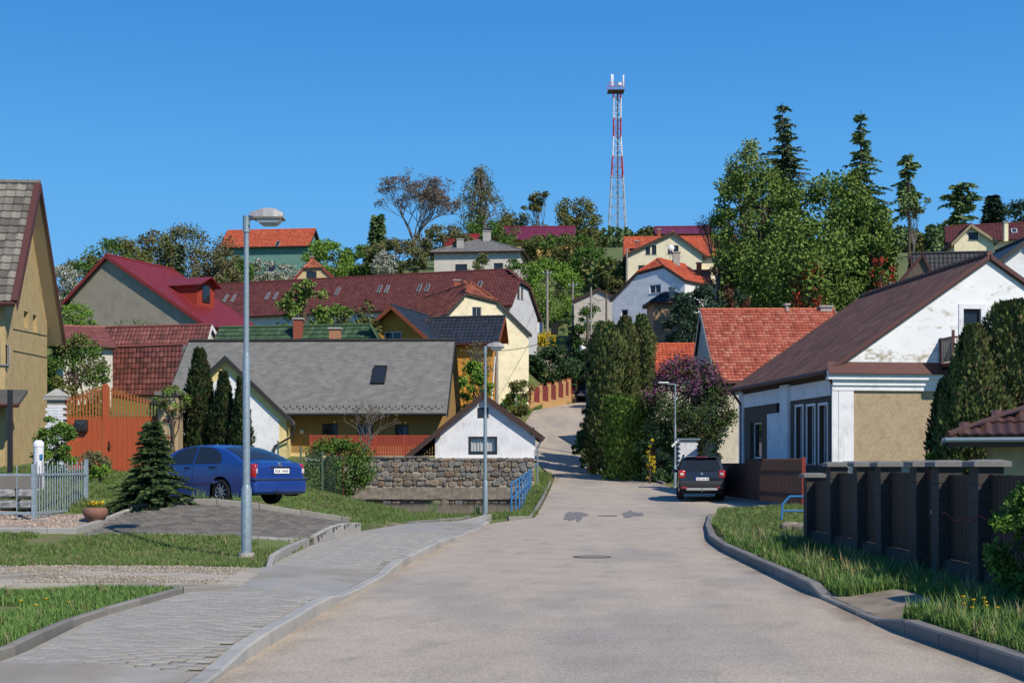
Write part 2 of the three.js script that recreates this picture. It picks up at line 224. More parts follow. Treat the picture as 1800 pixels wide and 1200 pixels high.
// pavement: bed of joint sand, paving blocks laid on it, poured concrete at the two vehicle crossings
const bedM = mat(new THREE.Color(1, 1, 1), { vc: true, t: 'soil', s: 1.5, r: .95 });
const pavement = struct('pavement', rowSheet(0, 43.4, 150, d => tab(SWL, d), SWR, 14, (x, d) => sideY(x, d) - .022, () => [.42, .40, .37]), bedM);
const SLAB = [[-1, 10.4], [16.6, 20.4], [31.2, 37.8]];
const slabM = mat('#aba9a4', { vc: true, t: 'concrete', s: 2.2, b: .004, k: .9, r: .9 });
for (const [a, b] of SLAB) { const g = rowSheet(Math.max(a, .1), b, 40, d => tab(SWL, d) + (d < 9.5 ? 0 : .02), d => SWR(d) - .01, 14, (x, d) => sideY(x, d) + .004, (x, d) => mix3([1, 1, .99], [.86, .78, .68], sm((fbm(x * 1.3, d * .8, 4, 0, 151) - .50) * 5) * .8)); const m = part(pavement, 'concrete_apron', g, slabM); m.userData.label = a === 16.6 ? 'poured concrete crossing at the gravel track' : a < 0 ? 'smooth worn concrete nearest the camera' : 'poured concrete crossing at the dirt track'; }
{
  const tones = ['#a8a6a0', '#a3a19b', '#adaaa3', '#a8a298', '#a09e98'].map(h => mat(h, { t: 'concrete', s: .7, b: .003, k: .95, r: .9 }));
  const bw = .2, bd = .125, gp = .007, ch = .008, chamfer = (gb, x, y, d, w, l, sx) => {
    const P = (a, b, h) => [x + a + sx * b, y + h, -(d + b)], a = w / 2, b = l / 2, q = [[-a, -b], [a, -b], [a, b], [-a, b]], s = [[-a + ch, -b + ch], [a - ch, -b + ch], [a - ch, b - ch], [-a + ch, b - ch]];
    for (let i = 0; i < 4; i++) { const j = (i + 1) % 4; gb.quad(P(...q[i], -.02), P(...q[j], -.02), P(...q[j], -ch), P(...q[i], -ch)); gb.quad(P(...q[i], -ch), P(...q[j], -ch), P(...s[j], 0), P(...s[i], 0)); }
    gb.quad(P(...s[0], 0), P(...s[1], 0), P(...s[2], 0), P(...s[3], 0));
  };
  const shared = new GB(); chamfer(shared, 0, 0, 0, bw - gp, bd - gp, 0); const sg = shared.geo();
  let cnt = 0; const rest = tones.map(() => new GB()); R = rngOf(31);
  for (let r = 0; r * bd < 34; r++) {
    const d = 9.6 + r * bd; if (SLAB.some(([a, b]) => d > a - .06 && d < b + .06) || d > 43) continue;
    const L = tab(SWL, d) + .11, E = SWR(d) - .02, off = (r % 2) * bw / 2;
    for (let x = E - off; x > L + .02; x -= bw) {
      const x0 = Math.max(L, x - bw), w = x - x0 - gp; if (w < .03) continue;
      const cx = (x + x0) / 2, y = sideY(cx, d) + rr(-.003, .004), k = Math.floor(R() * tones.length);
      if (cnt < 300 && Math.abs(w - (bw - gp)) < .01) { const m = new THREE.Mesh(sg, tones[k]); m.name = 'paving_block'; m.position.set(cx, y, -d); m.rotation.set(rr(-.01, .01), rr(-.02, .02), rr(-.01, .01)); m.castShadow = m.receiveShadow = true; pavement.add(m); cnt++; } else chamfer(rest[k], cx, y, d, w, bd - gp, 0);
    }
  }
  rest.forEach((g, k) => stuff(part(pavement, 'paving_blocks', g, tones[k])));
}
// kerbstones: real stones one metre long along a line, top given by a function
function kerbRun(name, label, pts, w, topY, m, len = 1, depth = .3, face = 0) {
  const T = thing(name, label, 'kerb', [pts[0][0], topY(pts[0][0], pts[0][1]) - .15, -pts[0][1]]);
  const runs = [[pts[0]]]; for (let i = 1; i < pts.length; i++) { runs[runs.length - 1].push(pts[i]); if (i < pts.length - 1) { const a = Math.atan2(pts[i][1] - pts[i - 1][1], pts[i][0] - pts[i - 1][0]), b = Math.atan2(pts[i + 1][1] - pts[i][1], pts[i + 1][0] - pts[i][0]); if (Math.abs(Math.atan2(Math.sin(b - a), Math.cos(b - a))) > .4) runs.push([pts[i]]); } }
  for (const run of runs) {
  const acc = []; for (let i = 1; i < run.length; i++) { const n = Math.max(1, Math.ceil(Math.hypot(run[i][0] - run[i - 1][0], run[i][1] - run[i - 1][1]) / .1)); for (let k = 0; k < n; k++) acc.push([lerp(run[i - 1][0], run[i][0], k / n), lerp(run[i - 1][1], run[i][1], k / n)]); } acc.push(run[run.length - 1]);
  const step = Math.round(len / .1);
  for (let i = 0; i + 1 < acc.length; i += step) {
    const a = acc[i], b = acc[Math.min(i + step, acc.length - 1)], l = Math.hypot(b[0] - a[0], b[1] - a[1]); if (l < .05) continue;
    const tx = (b[0] - a[0]) / l, td = (b[1] - a[1]) / l, nx = -td, nd = tx, g = new GB(), gap = .006, jy = rr(-.006, .006), bev = Math.min(.018, w * .2);
    const S = (q, e) => { const x = q[0] + tx * e, d = q[1] + td * e, y = topY(x, d) + jy, P = (o, h) => [x + nx * o, y + h, -(d + nd * o)]; return [P(0, -depth), P(0, -bev), P(bev, 0), P(w - bev, 0), P(w, -bev), P(w, -depth)]; };
    const s0 = S(a, gap), s1 = S(b, -gap);
    for (let k = 0; k < 5; k++) g.quad(s0[k], s1[k], s1[k + 1], s0[k + 1]);
    for (const s of [s0, s1]) { g.quad(s[0], s[1], s[4], s[5]); g.quad(s[1], s[2], s[3], s[4]); }
    part(T, 'kerb_stone', g, pick(m));
  } }
  return T;
}
R = rngOf(5);
const kerbM = ['#b3b2ae', '#a9a8a4', '#bbb9b3'].map(h => mat(h, { t: 'concrete', s: 1.1, b: .004, k: .92 }));
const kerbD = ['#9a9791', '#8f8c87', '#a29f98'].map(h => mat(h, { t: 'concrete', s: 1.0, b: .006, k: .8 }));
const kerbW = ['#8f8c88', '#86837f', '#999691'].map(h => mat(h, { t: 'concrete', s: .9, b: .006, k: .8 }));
const line = (f, a, b, n) => Array.from({ length: n + 1 }, (_, i) => { const d = lerp(a, b, i / n); return [f(d), d]; });
kerbRun('road_kerb', 'pale concrete kerb between the paved footway and the road', line(rl, 7, 38.4, 60), .15, (x, d) => roadY(d) + tab(KH, d) + .005, kerbM);
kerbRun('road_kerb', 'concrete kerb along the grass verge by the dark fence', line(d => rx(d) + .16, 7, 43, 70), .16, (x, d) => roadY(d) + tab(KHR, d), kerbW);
kerbRun('edging_kerb', 'thin concrete edging of the nearest lawn beside the footway', [[-4.35, 9.2], [-4.03, 11.2], [-4.18, 12.4], [-4.18, 13.6], [-3.95, 16.4], [-3.35, 16.75]], .08, (x, d) => sideY(-3.7, d) + .055, kerbD, 1, .2);
kerbRun('edging_kerb', 'concrete edging rising behind the street lamp lawn', [[-3.6, 20.4], [-3.72, 21.4], [-3.85, 23.5], [-3.92, 26.2]], .09, (x, d) => sideY(-3.7, d) + lerp(.01, .13, sm((d - 20.4) / 1)), kerbM, 1, .3);
kerbRun('edging_kerb', 'concrete edging beside the dark paved parking pad', [[-3.9, 27], [-3.72, 29.4], [-3.5, 31.6]], .1, (x, d) => Math.max(sideY(-3.7, d) + .1, G(x, d) + .06), kerbM, 1, .3);
kerbRun('edging_kerb', 'short kerb at the pond bank in front of the second lamp', [[-2.75, 36.6], [-2.5, 38.2], [-1.9, 40.5], [-1.3, 42.6]], .1, (x, d) => sideY(x, d) + .06, kerbD, .8, .3);
kerbRun('edging_kerb', 'kerb edging the strip under the blue railing', line(d => rl(d) - .1, 42.2, 72, 60), .1, (x, d) => roadY(d) + .05, kerbD, 1, .3);
kerbRun('edging_kerb', 'short cross kerb at the near end of the railing strip', [[-.1, 41.6], [.6, 42.1]], .1, (x, d) => roadY(d) + .05, kerbD, .7, .3);
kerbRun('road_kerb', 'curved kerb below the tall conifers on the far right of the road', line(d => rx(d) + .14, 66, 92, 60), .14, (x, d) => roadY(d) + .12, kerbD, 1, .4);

// parking pad, gravel track, planter bed, dirt track
function patch(c, nx, ny, y, color) { // bilinear sheet over four plan corners [x, d]
  const p = [], cc = [], uv = [], id = [];
  for (let j = 0; j <= ny; j++) for (let i = 0; i <= nx; i++) { const u = i / nx, v = j / ny, x = lerp(lerp(c[0][0], c[1][0], u), lerp(c[3][0], c[2][0], u), v), d = lerp(lerp(c[0][1], c[1][1], u), lerp(c[3][1], c[2][1], u), v); p.push(x, y(x, d), -d); uv.push(x, d); const k = color(x, d, Math.min(v, 1 - v), Math.min(u, 1 - u)); cc.push(...k); if (i < nx && j < ny) { const q = j * (nx + 1) + i; id.push(q, q + 1, q + nx + 2, q, q + nx + 2, q + nx + 1); } }
  const g = new THREE.BufferGeometry(); g.setAttribute('position', new THREE.Float32BufferAttribute(p, 3)); g.setAttribute('color', new THREE.Float32BufferAttribute(cc, 3)); g.setAttribute('uv', new THREE.Float32BufferAttribute(uv, 2)); g.setIndex(id); g.computeVertexNormals(); return skirt(g, nx, ny);
}
const TRACK = [[-40, 16.9], [-3.4, 16.8], [-3.6, 20.3], [-40, 21.2]];
const PAD = [[-8.4, 26.75], [-3.95, 26.6], [-3.55, 31.6], [-8.1, 29.1]];
const BED = [[-40, 27.4], [-8.6, 27.0], [-9.0, 31.6], [-40, 34]];
const padY = (x, d) => G(x, d) + .03;
sheets.push({ in: (x, d) => inPoly(PAD, x, d), y: padY });
const gravM = mat(new THREE.Color(1.2, 1.2, 1.2), { vc: true, t: 'chips', s: 1.6, r: 1, b: .01 });
struct('gravel_track', patch(TRACK, 120, 24, (x, d) => Math.max(G(x, d), .05) + .035 + .02 * fbm(x, d, 3, 0, 113), (x, d, e) => { const n = fbm(x * .8, d * 1.6, 4, 0, 111); const k = vnoise(x * 5, d * 5, 0, 119); return mix3(mix3([.50, .45, .37], [.30, .26, .20], sm((n - .4) * 4)), [.58, .55, .48], sm((k - .72) * 6) * .6); }), gravM);
struct('planter_bed', patch(BED, 90, 10, (x, d) => Math.max(G(x, d) + .05, .385), (x, d) => mix3([.44, .37, .30], [.27, .20, .15], fbm(x * 3, d * 3, 3, 0, 115))), gravM);
const pad = struct('parking_pad', patch(PAD, 40, 30, (x, d) => padY(x, d) - .015, () => [.2, .19, .17]), bedM);
{
  R = rngOf(77); const tones = ['#8b8781', '#97938c', '#807c77'].map(h => mat(h, { t: 'concrete', s: .8, b: .004, k: .8 })), gs = tones.map(() => new GB());
  for (let d = 26.6; d < 31.6; d += .165) for (let x = -8.4; x < -3.5; x += .2) { const q = x + (Math.round(d / .165) % 2) * .1; if (!inPoly(PAD, q, d)) continue; const k = Math.floor(R() * 3); gs[k].box(q, padY(q, d) - .012, -d, .192, .03, .157, rr(-.02, .02)); }
  gs.forEach((g, k) => stuff(part(pad, 'paving_blocks', g, tones[k])));
}
R = rngOf(6);
kerbRun('edging_kerb', 'weathered kerb behind the dark paved parking pad', [[-8.2, 29.15], [-6, 30.35], [-3.75, 31.55]], .12, (x, d) => G(x, d) + .16, kerbD, 1, .3);
kerbRun('edging_kerb', 'low concrete kerb holding the gravel bed of the flower bowl', [[-30, 27.3], [-20, 27.25], [-8.6, 26.95], [-8.15, 29.1]], .1, (x, d) => Math.max(G(x, d) + .08, .40), kerbM, 1, .35);
kerbRun('edging_kerb', 'row of upright edging blocks in front of the parking pad', [[-8.3, 26.7], [-3.95, 26.5]], .08, (x, d) => padY(x, d) + .02, kerbM, .2, .25);
struct('dirt_track', patch([[-9, 33.6], [-3.6, 31.2], [-2.45, 37.9], [-9, 37.4]], 40, 20, (x, d) => Math.max(G(x, d) + .03, x > -4.2 ? sideY(x, d) - .012 - .1 * Math.max(0, -3.4 - x) : -1), (x, d, e) => { const n = fbm(x * 1.1, d * .9, 4, 0, 117); return mix3([.36, .27, .17], [.10, .15, .04], sm((n - .48 + (e < .22 ? .25 : 0)) * 6)); }), bedM);

struct('verge_slab', patch([[3.83, 13.5], [4.8, 13.7], [4.75, 16.7], [3.86, 16.95]], 8, 16, (x, d) => roadY(d) + lerp(.035, .13, sm((x - 3.9) / .8)), (x, d) => mix3([.36, .31, .25], [.25, .21, .16], sm((fbm(x * 3, d * 2, 3, 0, 141) - .4) * 4))), bedM);
// pond
const POND = [[-9, 66.2], [1.0, 66.2], [.6, 58], [.2, 50], [-.1, 47.6], [-2.2, 46.2], [-4.2, 46], [-6, 51], [-9, 57]];
const WATER = -.12, NB = [[0, 0], [.5, 0], [-.5, 0], [0, .5], [0, -.5], [.4, .4], [-.4, .4], [.4, -.4], [-.4, -.4]];
const ground = (() => {
  const xs = [], ds = []; let x = -22; while (x < 22) { xs.push(x); x += .45; } let st = .6; while (x < 260) { xs.push(x); x += st; st *= 1.13; } st = .6; x = -22.5; while (x > -260) { xs.unshift(x); x -= st; st *= 1.13; }
  let d = -20; while (d < 82) { ds.push(d); d += d < 4 ? 3 : .45; } st = .6; while (d < 620) { ds.push(d); d += st; st *= 1.05; }
  const p = [], c = [], uv = [], id = [], nx = xs.length;
  for (let j = 0; j < ds.length; j++) for (let i = 0; i < nx; i++) {
    const X = xs[i], D = ds[j]; let y = G(X, D) + .03 * (fbm(X * .7, D * .7, 3, 0, 121) - .5);
    for (const s of sheets) { let hit = 0; for (const [a, b] of NB) if (s.in(X + a, D + b)) { hit++; y = Math.min(y, s.y(X + a, D + b) - .05); } if (hit === NB.length) y = Math.min(y, s.y(X, D) - .16); }
    if (inPoly(POND, X, D)) y = -1.1; else if (X > -9.2 && X < 1 && D > 66 && D < 73.5) y = D < 66.6 ? -1.0 : 2.0;
    p.push(X, y, -D); uv.push(X, D);
    const n = fbm(X * .35, D * .35, 4, 0, 123), m = fbm(X * 1.7, D * 1.7, 3, 0, 125); let k = mix3([.085, .135, .03], [.13, .17, .045], n); k = mix3(k, [.17, .145, .075], sm((m - .60) * 5)); if (D > 75) k = mix3(k, [.10, .11, .05], sm((n - .45) * 4)); c.push(...k);
    if (i < nx - 1 && j < ds.length - 1) { const q = j * nx + i; id.push(q, q + 1, q + nx + 1, q, q + nx + 1, q + nx); }
  }
  const g = new THREE.BufferGeometry(); g.setAttribute('position', new THREE.Float32BufferAttribute(p, 3)); g.setAttribute('color', new THREE.Float32BufferAttribute(c, 3)); g.setAttribute('uv', new THREE.Float32BufferAttribute(uv, 2)); g.setIndex(id); g.computeVertexNormals();
  return struct('ground', g, mat(new THREE.Color(1.3, 1.3, 1.3), { vc: true, t: 'soil', s: 1.4, r: 1, b: .02 }));
})();
{
  const s = new THREE.Shape(POND.map(([a, b]) => new THREE.Vector2(a < -8 ? a - 1 : a, b))), g = new THREE.ShapeGeometry(s); g.rotateX(-Math.PI / 2); g.translate(0, WATER, 0); autoUV(g);
  const wm = new THREE.MeshPhysicalMaterial({ color: new THREE.Color(.075, .062, .045), roughness: .04, bumpMap: texOf('plaster', 2.5, false), bumpScale: .012, side: THREE.DoubleSide }); struct('pond_water', g, wm);
}
// dark repair patches and manhole lids in the road

{
  const pm = mat('#8c8a8b', { t: 'chips', s: 1.4, k: .95, r: .9 }); R = rngOf(91); const road = scene.children.find(o => o.name === 'road');
  const blob = (px, py, w, h, n = 26) => { const d0 = 1.6 * F / (py - HY) * .985; return Array.from({ length: n }, (_, i) => { const a = i / n * Math.PI * 2, r = .35 + 1.25 * fbm(Math.cos(a) * 2.6 + px, Math.sin(a) * 2.6, 4, 0, 131); const X = px + Math.cos(a) * w / 2 * r, Y = py + Math.sin(a) * h / 2 * r, d = (EYE - roadY(d0)) * F / (Y - HY); return [(X - CX) * d / F, d]; }); };
  for (const b of [[1003, 886, 22, 9], [1017, 884, 14, 7], [1020, 892, 26, 5], [1105, 893, 22, 7], [1117, 896, 14, 4], [1124, 900, 16, 4]]) part(road, 'repair_patch', (() => { const g = new GB(), pts = blob(...b), c = pts.reduce((a, q) => [a[0] + q[0] / pts.length, a[1] + q[1] / pts.length], [0, 0]), P = q => [q[0], roadTop(q[0], q[1]) + .006 + .0015 * (b[0] % 2), -q[1]]; pts.forEach((q, i) => g.tri(P(c), P(q), P(pts[(i + 1) % pts.length]))); return g; })(), pm);
  const lid = (px, py, r, label) => { const d = 1.6 * F / (py - HY), x = (px - CX) * d / F, T = thing('manhole_cover', label, 'manhole cover', [x, roadTop(x, d) + .004, -d]); const ring = new GB(), cov = new GB(), n = 28; for (let i = 0; i < n; i++) { const a = i / n * 6.2832, b = (i + 1) / n * 6.2832, P = (q, a, y) => [x + Math.cos(a) * q, roadTop(x, d) + y, -d + Math.sin(a) * q]; ring.quad(P(r, a, .008), P(r, b, .008), P(r * .9, b, .012), P(r * .9, a, .012)); ring.quad(P(r, a, -.05), P(r, b, -.05), P(r, b, .008), P(r, a, .008)); cov.tri(P(r * .88, a, .008), P(r * .88, b, .008), P(0, a, .01)); } part(T, 'rim', ring, mat('#5d544b', { k: .7, r: .7, m: .3 })); part(T, 'lid', cov, mat('#9c9284', { t: 'concrete', s: .4, k: .85 })); };
  lid(1041, 980, .34, 'round manhole cover in the middle of the near road'); lid(1068, 909, .32, 'far round manhole cover beyond the near one');
}
// ---------------------------------------------------------------- houses
const tone = (h, k = .8) => { const c = lin(h, k); return c; };
const jitter = (c, a) => { const k = 1 + (R() - .5) * 2 * a; return new THREE.Color(c.r * k, c.g * k * (1 + (R() - .5) * a * .4), c.b * k * (1 + (R() - .5) * a * .4)); };
// roof tiles over a plane: real courses, each tile tilted with its lower edge proud of the course below
function tiles(gb, O, U, S, N, lu, ls, o, inside) {
  const rows = Math.max(1, Math.round(ls / o.row)), cols = Math.max(1, Math.round(lu / o.col)), rh = ls / rows, cw = lu / cols, q = o.seg ?? 4, lift = o.lift ?? .05, wv = o.wave ?? .03;
  const P = (u, s, n) => [O.x + U.x * u + S.x * s + N.x * n, O.y + U.y * u + S.y * s + N.y * n, O.z + U.z * u + S.z * s + N.z * n];
  for (let r = 0; r < rows; r++) {
    const sag = o.sag ? (fbm(r * 3.1, 1, 2, 0, 9) - .5) * o.sag : 0;
    for (let c = 0; c < cols; c++) {
      if (inside && !inside((c + .5) * cw, (r + .5) * rh)) continue;
      const pal = o.cols, base = pal[Math.floor(Math.pow(hash2(c, r, o.seed ?? 3), 1.3) * pal.length)]; gb.col = jitter(base, o.jit ?? .1);
      const dl = lift + (hash2(c, r, 77) - .5) * lift * .25 + sag, ds = (hash2(c, r, 78) - .5) * rh * .05;
      for (let k = 0; k < q; k++) {
        const a = k / q, b = (k + 1) / q, h = t => o.flat ? 0 : wv * (.5 - .5 * Math.cos(t * Math.PI * 2)), u0 = (c + a) * cw, u1 = (c + b) * cw, s0 = r * rh + ds, s1 = (r + 1) * rh + .02;
        gb.quad(P(u0, s0, dl + h(a)), P(u1, s0, dl + h(b)), P(u1, s1, .012 + h(b)), P(u0, s1, .012 + h(a)));
        gb.quad(P(u0, s0, -.005 + h(a) * .6), P(u1, s0, -.005 + h(b) * .6), P(u1, s0, dl + h(b)), P(u0, s0, dl + h(a)));
      }
    }
  }
}
const TILE = {
  maroon: { row: .36, col: .31, wave: .03, lift: .045, cols: ['#743a36', '#6a332f', '#7b403b'].map(h => tone(h, .75)), jit: .07 },
  maroonOld: { row: .34, col: .28, wave: .035, lift: .05, cols: ['#8c5048', '#7e4741', '#985c53', '#70403a'].map(h => tone(h, .8)), jit: .14, sag: .03 },
  metalRed: { row: .35, col: .2, wave: .02, lift: .02, cols: ['#8a3032', '#822c2e'].map(h => tone(h, .72)), jit: .06 },
  orange: { row: .34, col: .25, wave: .03, lift: .05, cols: ['#d2643f', '#c75a38', '#d8714b', '#c4583a'].map(h => tone(h, .82)), jit: .1, sag: .02 },
  terracotta: { row: .36, col: .26, wave: .03, lift: .055, cols: ['#c4704f', '#b5603f', '#a9583c', '#cc7c5c', '#b06a52'].map(h => tone(h, .8)), jit: .14, sag: .03 },
  rust: { row: .4, col: .3, wave: .03, lift: .05, cols: ['#9a5238', '#8b4832', '#a66045', '#7f4030'].map(h => tone(h, .8)), jit: .14 },
  anthracite: { row: .36, col: .3, wave: .03, lift: .045, cols: ['#33373e', '#2e3138', '#393c43'].map(h => tone(h, .8)), jit: .06 },
  green: { row: .42, col: .2, wave: .0, flat: true, lift: .06, seg: 1, cols: ['#4c6a48', '#44603f', '#587552', '#3f5a44'].map(h => tone(h, .75)), jit: .16, sag: .04 },
  purple: { row: 3, col: .3, wave: .04, lift: .02, cols: ['#7d2a40', '#75263b'].map(h => tone(h, .75)), jit: .03 },
  slate: { row: .3, col: .3, flat: true, seg: 1, lift: .02, cols: ['#8b8a86', '#807f7b', '#95938e'].map(h => tone(h, .75)), jit: .1 },
  brownMetal: { row: .5, col: .3, wave: .02, lift: .012, cols: ['#7a5448', '#6e4b41', '#846051'].map(h => tone(h, .76)), jit: .1 },
};
const sub = (a, b) => ({ x: a.x - b.x, y: a.y - b.y, z: a.z - b.z });
// a face: a plane on a building with its own metre coordinates; at() finds the spot measured at a pixel
function face(O, n) {
  const N = n.clone().normalize(), eX = V3(0, 1, 0).cross(N).normalize(), eY = N.clone().cross(eX);
  return { O, N, eX, eY, at(px, py) { const d = V3((px - CX) / F, (HY - py) / F, -1), C = V3(0, EYE, 0), t = O.clone().sub(C).dot(N) / d.dot(N), p = C.addScaledVector(d, t).sub(O); return [p.dot(eX), p.dot(eY)]; }, P(x, y, z = 0) { return O.clone().addScaledVector(eX, x).addScaledVector(eY, y).addScaledVector(N, z); }, rect(b) { const a = this.at(b[0], b[3]), c = this.at(b[2], b[1]); return [Math.min(a[0], c[0]), Math.min(a[1], c[1]), Math.max(a[0], c[0]), Math.max(a[1], c[1])]; } };
}
const arr = v => [v.x, v.y, v.z];
function fbox(gb, f, x0, y0, x1, y1, z0, z1) { return gb.obox(f.P(x0, y0, z0), f.eX.clone().multiplyScalar(x1 - x0), f.eY.clone().multiplyScalar(y1 - y0), f.N.clone().multiplyScalar(z1 - z0)); }
function windowOn(T, f, r, o = {}) {
  const [x0, y0, x1, y1] = r, w = Math.min(o.fw ?? .07, (x1 - x0) * .12 + .02), dep = o.dep ?? .1, g = new GB(), z0 = -dep - .03, z1 = -dep + .03;
  fbox(g, f, x0, y0, x1, y0 + w, z0, z1); fbox(g, f, x0, y1 - w, x1, y1, z0, z1); fbox(g, f, x0, y0 + w, x0 + w, y1 - w, z0, z1); fbox(g, f, x1 - w, y0 + w, x1, y1 - w, z0, z1);
  for (let k = 1; k <= (o.m ?? 0); k++) { const x = lerp(x0, x1, k / ((o.m ?? 0) + 1)); fbox(g, f, x - w * .5, y0 + w, x + w * .5, y1 - w, z0, z1 + .004); }
  for (const h of o.h ?? []) { const y = lerp(y0, y1, h); fbox(g, f, x0 + w, y - w * .45, x1 - w, y + w * .45, z0, z1 + .006); }
  const p = part(T, o.name ?? 'window', g, o.fr ?? M.frameWhite); if (o.lab) p.userData.label = o.lab;
  part(p, 'pane', fbox(new GB(), f, x0 + w * .6, y0 + w * .6, x1 - w * .6, y1 - w * .6, -dep - .012, -dep), o.glass ?? M.glass);
  if (o.curtain) { const c = new GB(), n = 26; for (let i = 0; i < n; i++) { const a = lerp(x0 + w, x1 - w, i / n), b = lerp(x0 + w, x1 - w, (i + 1) / n), z = k => -dep - .14 + .035 * Math.sin(k * 1.9) + .02 * Math.sin(k * .8); c.quad(arr(f.P(a, y0 + w + (y1 - y0) * .08, z(i))), arr(f.P(b, y0 + w + (y1 - y0) * .08, z(i + 1))), arr(f.P(b, y1 - w, z(i + 1))), arr(f.P(a, y1 - w, z(i)))); } part(p, 'curtain', c, mat('#c9cbc8', { k: .8 })); part(p, 'dark_room', fbox(new GB(), f, x0 - .2, y0 - .2, x1 + .2, y1 + .2, -.9, -.8), M.black); }
  if (o.sill !== false) part(p, 'sill', fbox(new GB(), f, x0 - .05, y0 - .05, x1 + .05, y0, -dep, .05), o.sillM ?? M.frameGrey);
  if (o.surround) { const s = new GB(), q = o.surround; fbox(s, f, x0 - q, y1, x1 + q, y1 + q, .002, .03); fbox(s, f, x0 - q, y0 - .06, x0, y1, .002, .03); fbox(s, f, x1, y0 - .06, x1 + q, y1, .002, .03); part(p, 'surround', s, o.surM ?? M.white); }
  return p;
}
function panel(T, name, f, pts, holes, th, m) {
  const s = new THREE.Shape(pts.map(q => new THREE.Vector2(q[0], q[1])));
  for (const [a, b, c, d] of holes) { const h = new THREE.Path(); h.moveTo(a, b); h.lineTo(a, d); h.lineTo(c, d); h.lineTo(c, b); h.closePath(); s.holes.push(h); }
  const g = new THREE.ExtrudeGeometry(s, { depth: th, bevelEnabled: false }), O = f.P(0, 0, -th);
  g.applyMatrix4(new THREE.Matrix4().makeBasis(f.eX, f.eY, f.N).setPosition(O)); g.computeVertexNormals(); autoUV(g); return part(T, name, g, m);
}
function slab(gb, poly, th) { const lo = poly.map(p => [p[0], p[1] - th, p[2]]); for (let i = 1; i < poly.length - 1; i++) { gb.tri(poly[0], poly[i], poly[i + 1]); gb.tri(lo[0], lo[i + 1], lo[i]); } poly.forEach((p, i) => { const j = (i + 1) % poly.length; gb.quad(p, lo[i], lo[j], poly[j]); }); }
function chimney(T, b, d, o = {}) { // pixel box of the visible shaft at its distance
  const a = W(b[0], b[3], d), c = W(b[2], b[1], d), w = c.x - a.x, x = (a.x + c.x) / 2, y0 = a.y - (o.sink ?? .8), h = c.y - y0, m = o.m ?? M.brick, g = new GB();
  const dp = o.dp ?? Math.max(w, .4);
  if (o.courses) { const n = Math.round(h / .09); for (let k = 0; k < n; k++) { const y = y0 + h * k / n, e = k % 2 ? 0 : .006; g.box(x, y + h / n * .5, -d, w - .012 + e, h / n - .014, dp - .012 + e); } g.box(x, y0 + h / 2, -d, w - .03, h, dp - .03); } else g.box(x, y0 + h / 2, -d, w, h, dp);
  const p = part(T, 'chimney', g, m); part(p, 'chimney_cap', new GB().box(x, c.y + .05, -d, w + .14, .1, dp + .14), o.cap ?? M.concrete); if (o.pot !== false) part(p, 'chimney_pot', new GB().tube([x, c.y + .1, -d], [x, c.y + .38, -d], .11, .09, 8), o.potM ?? M.frameDark);
  return p;
}
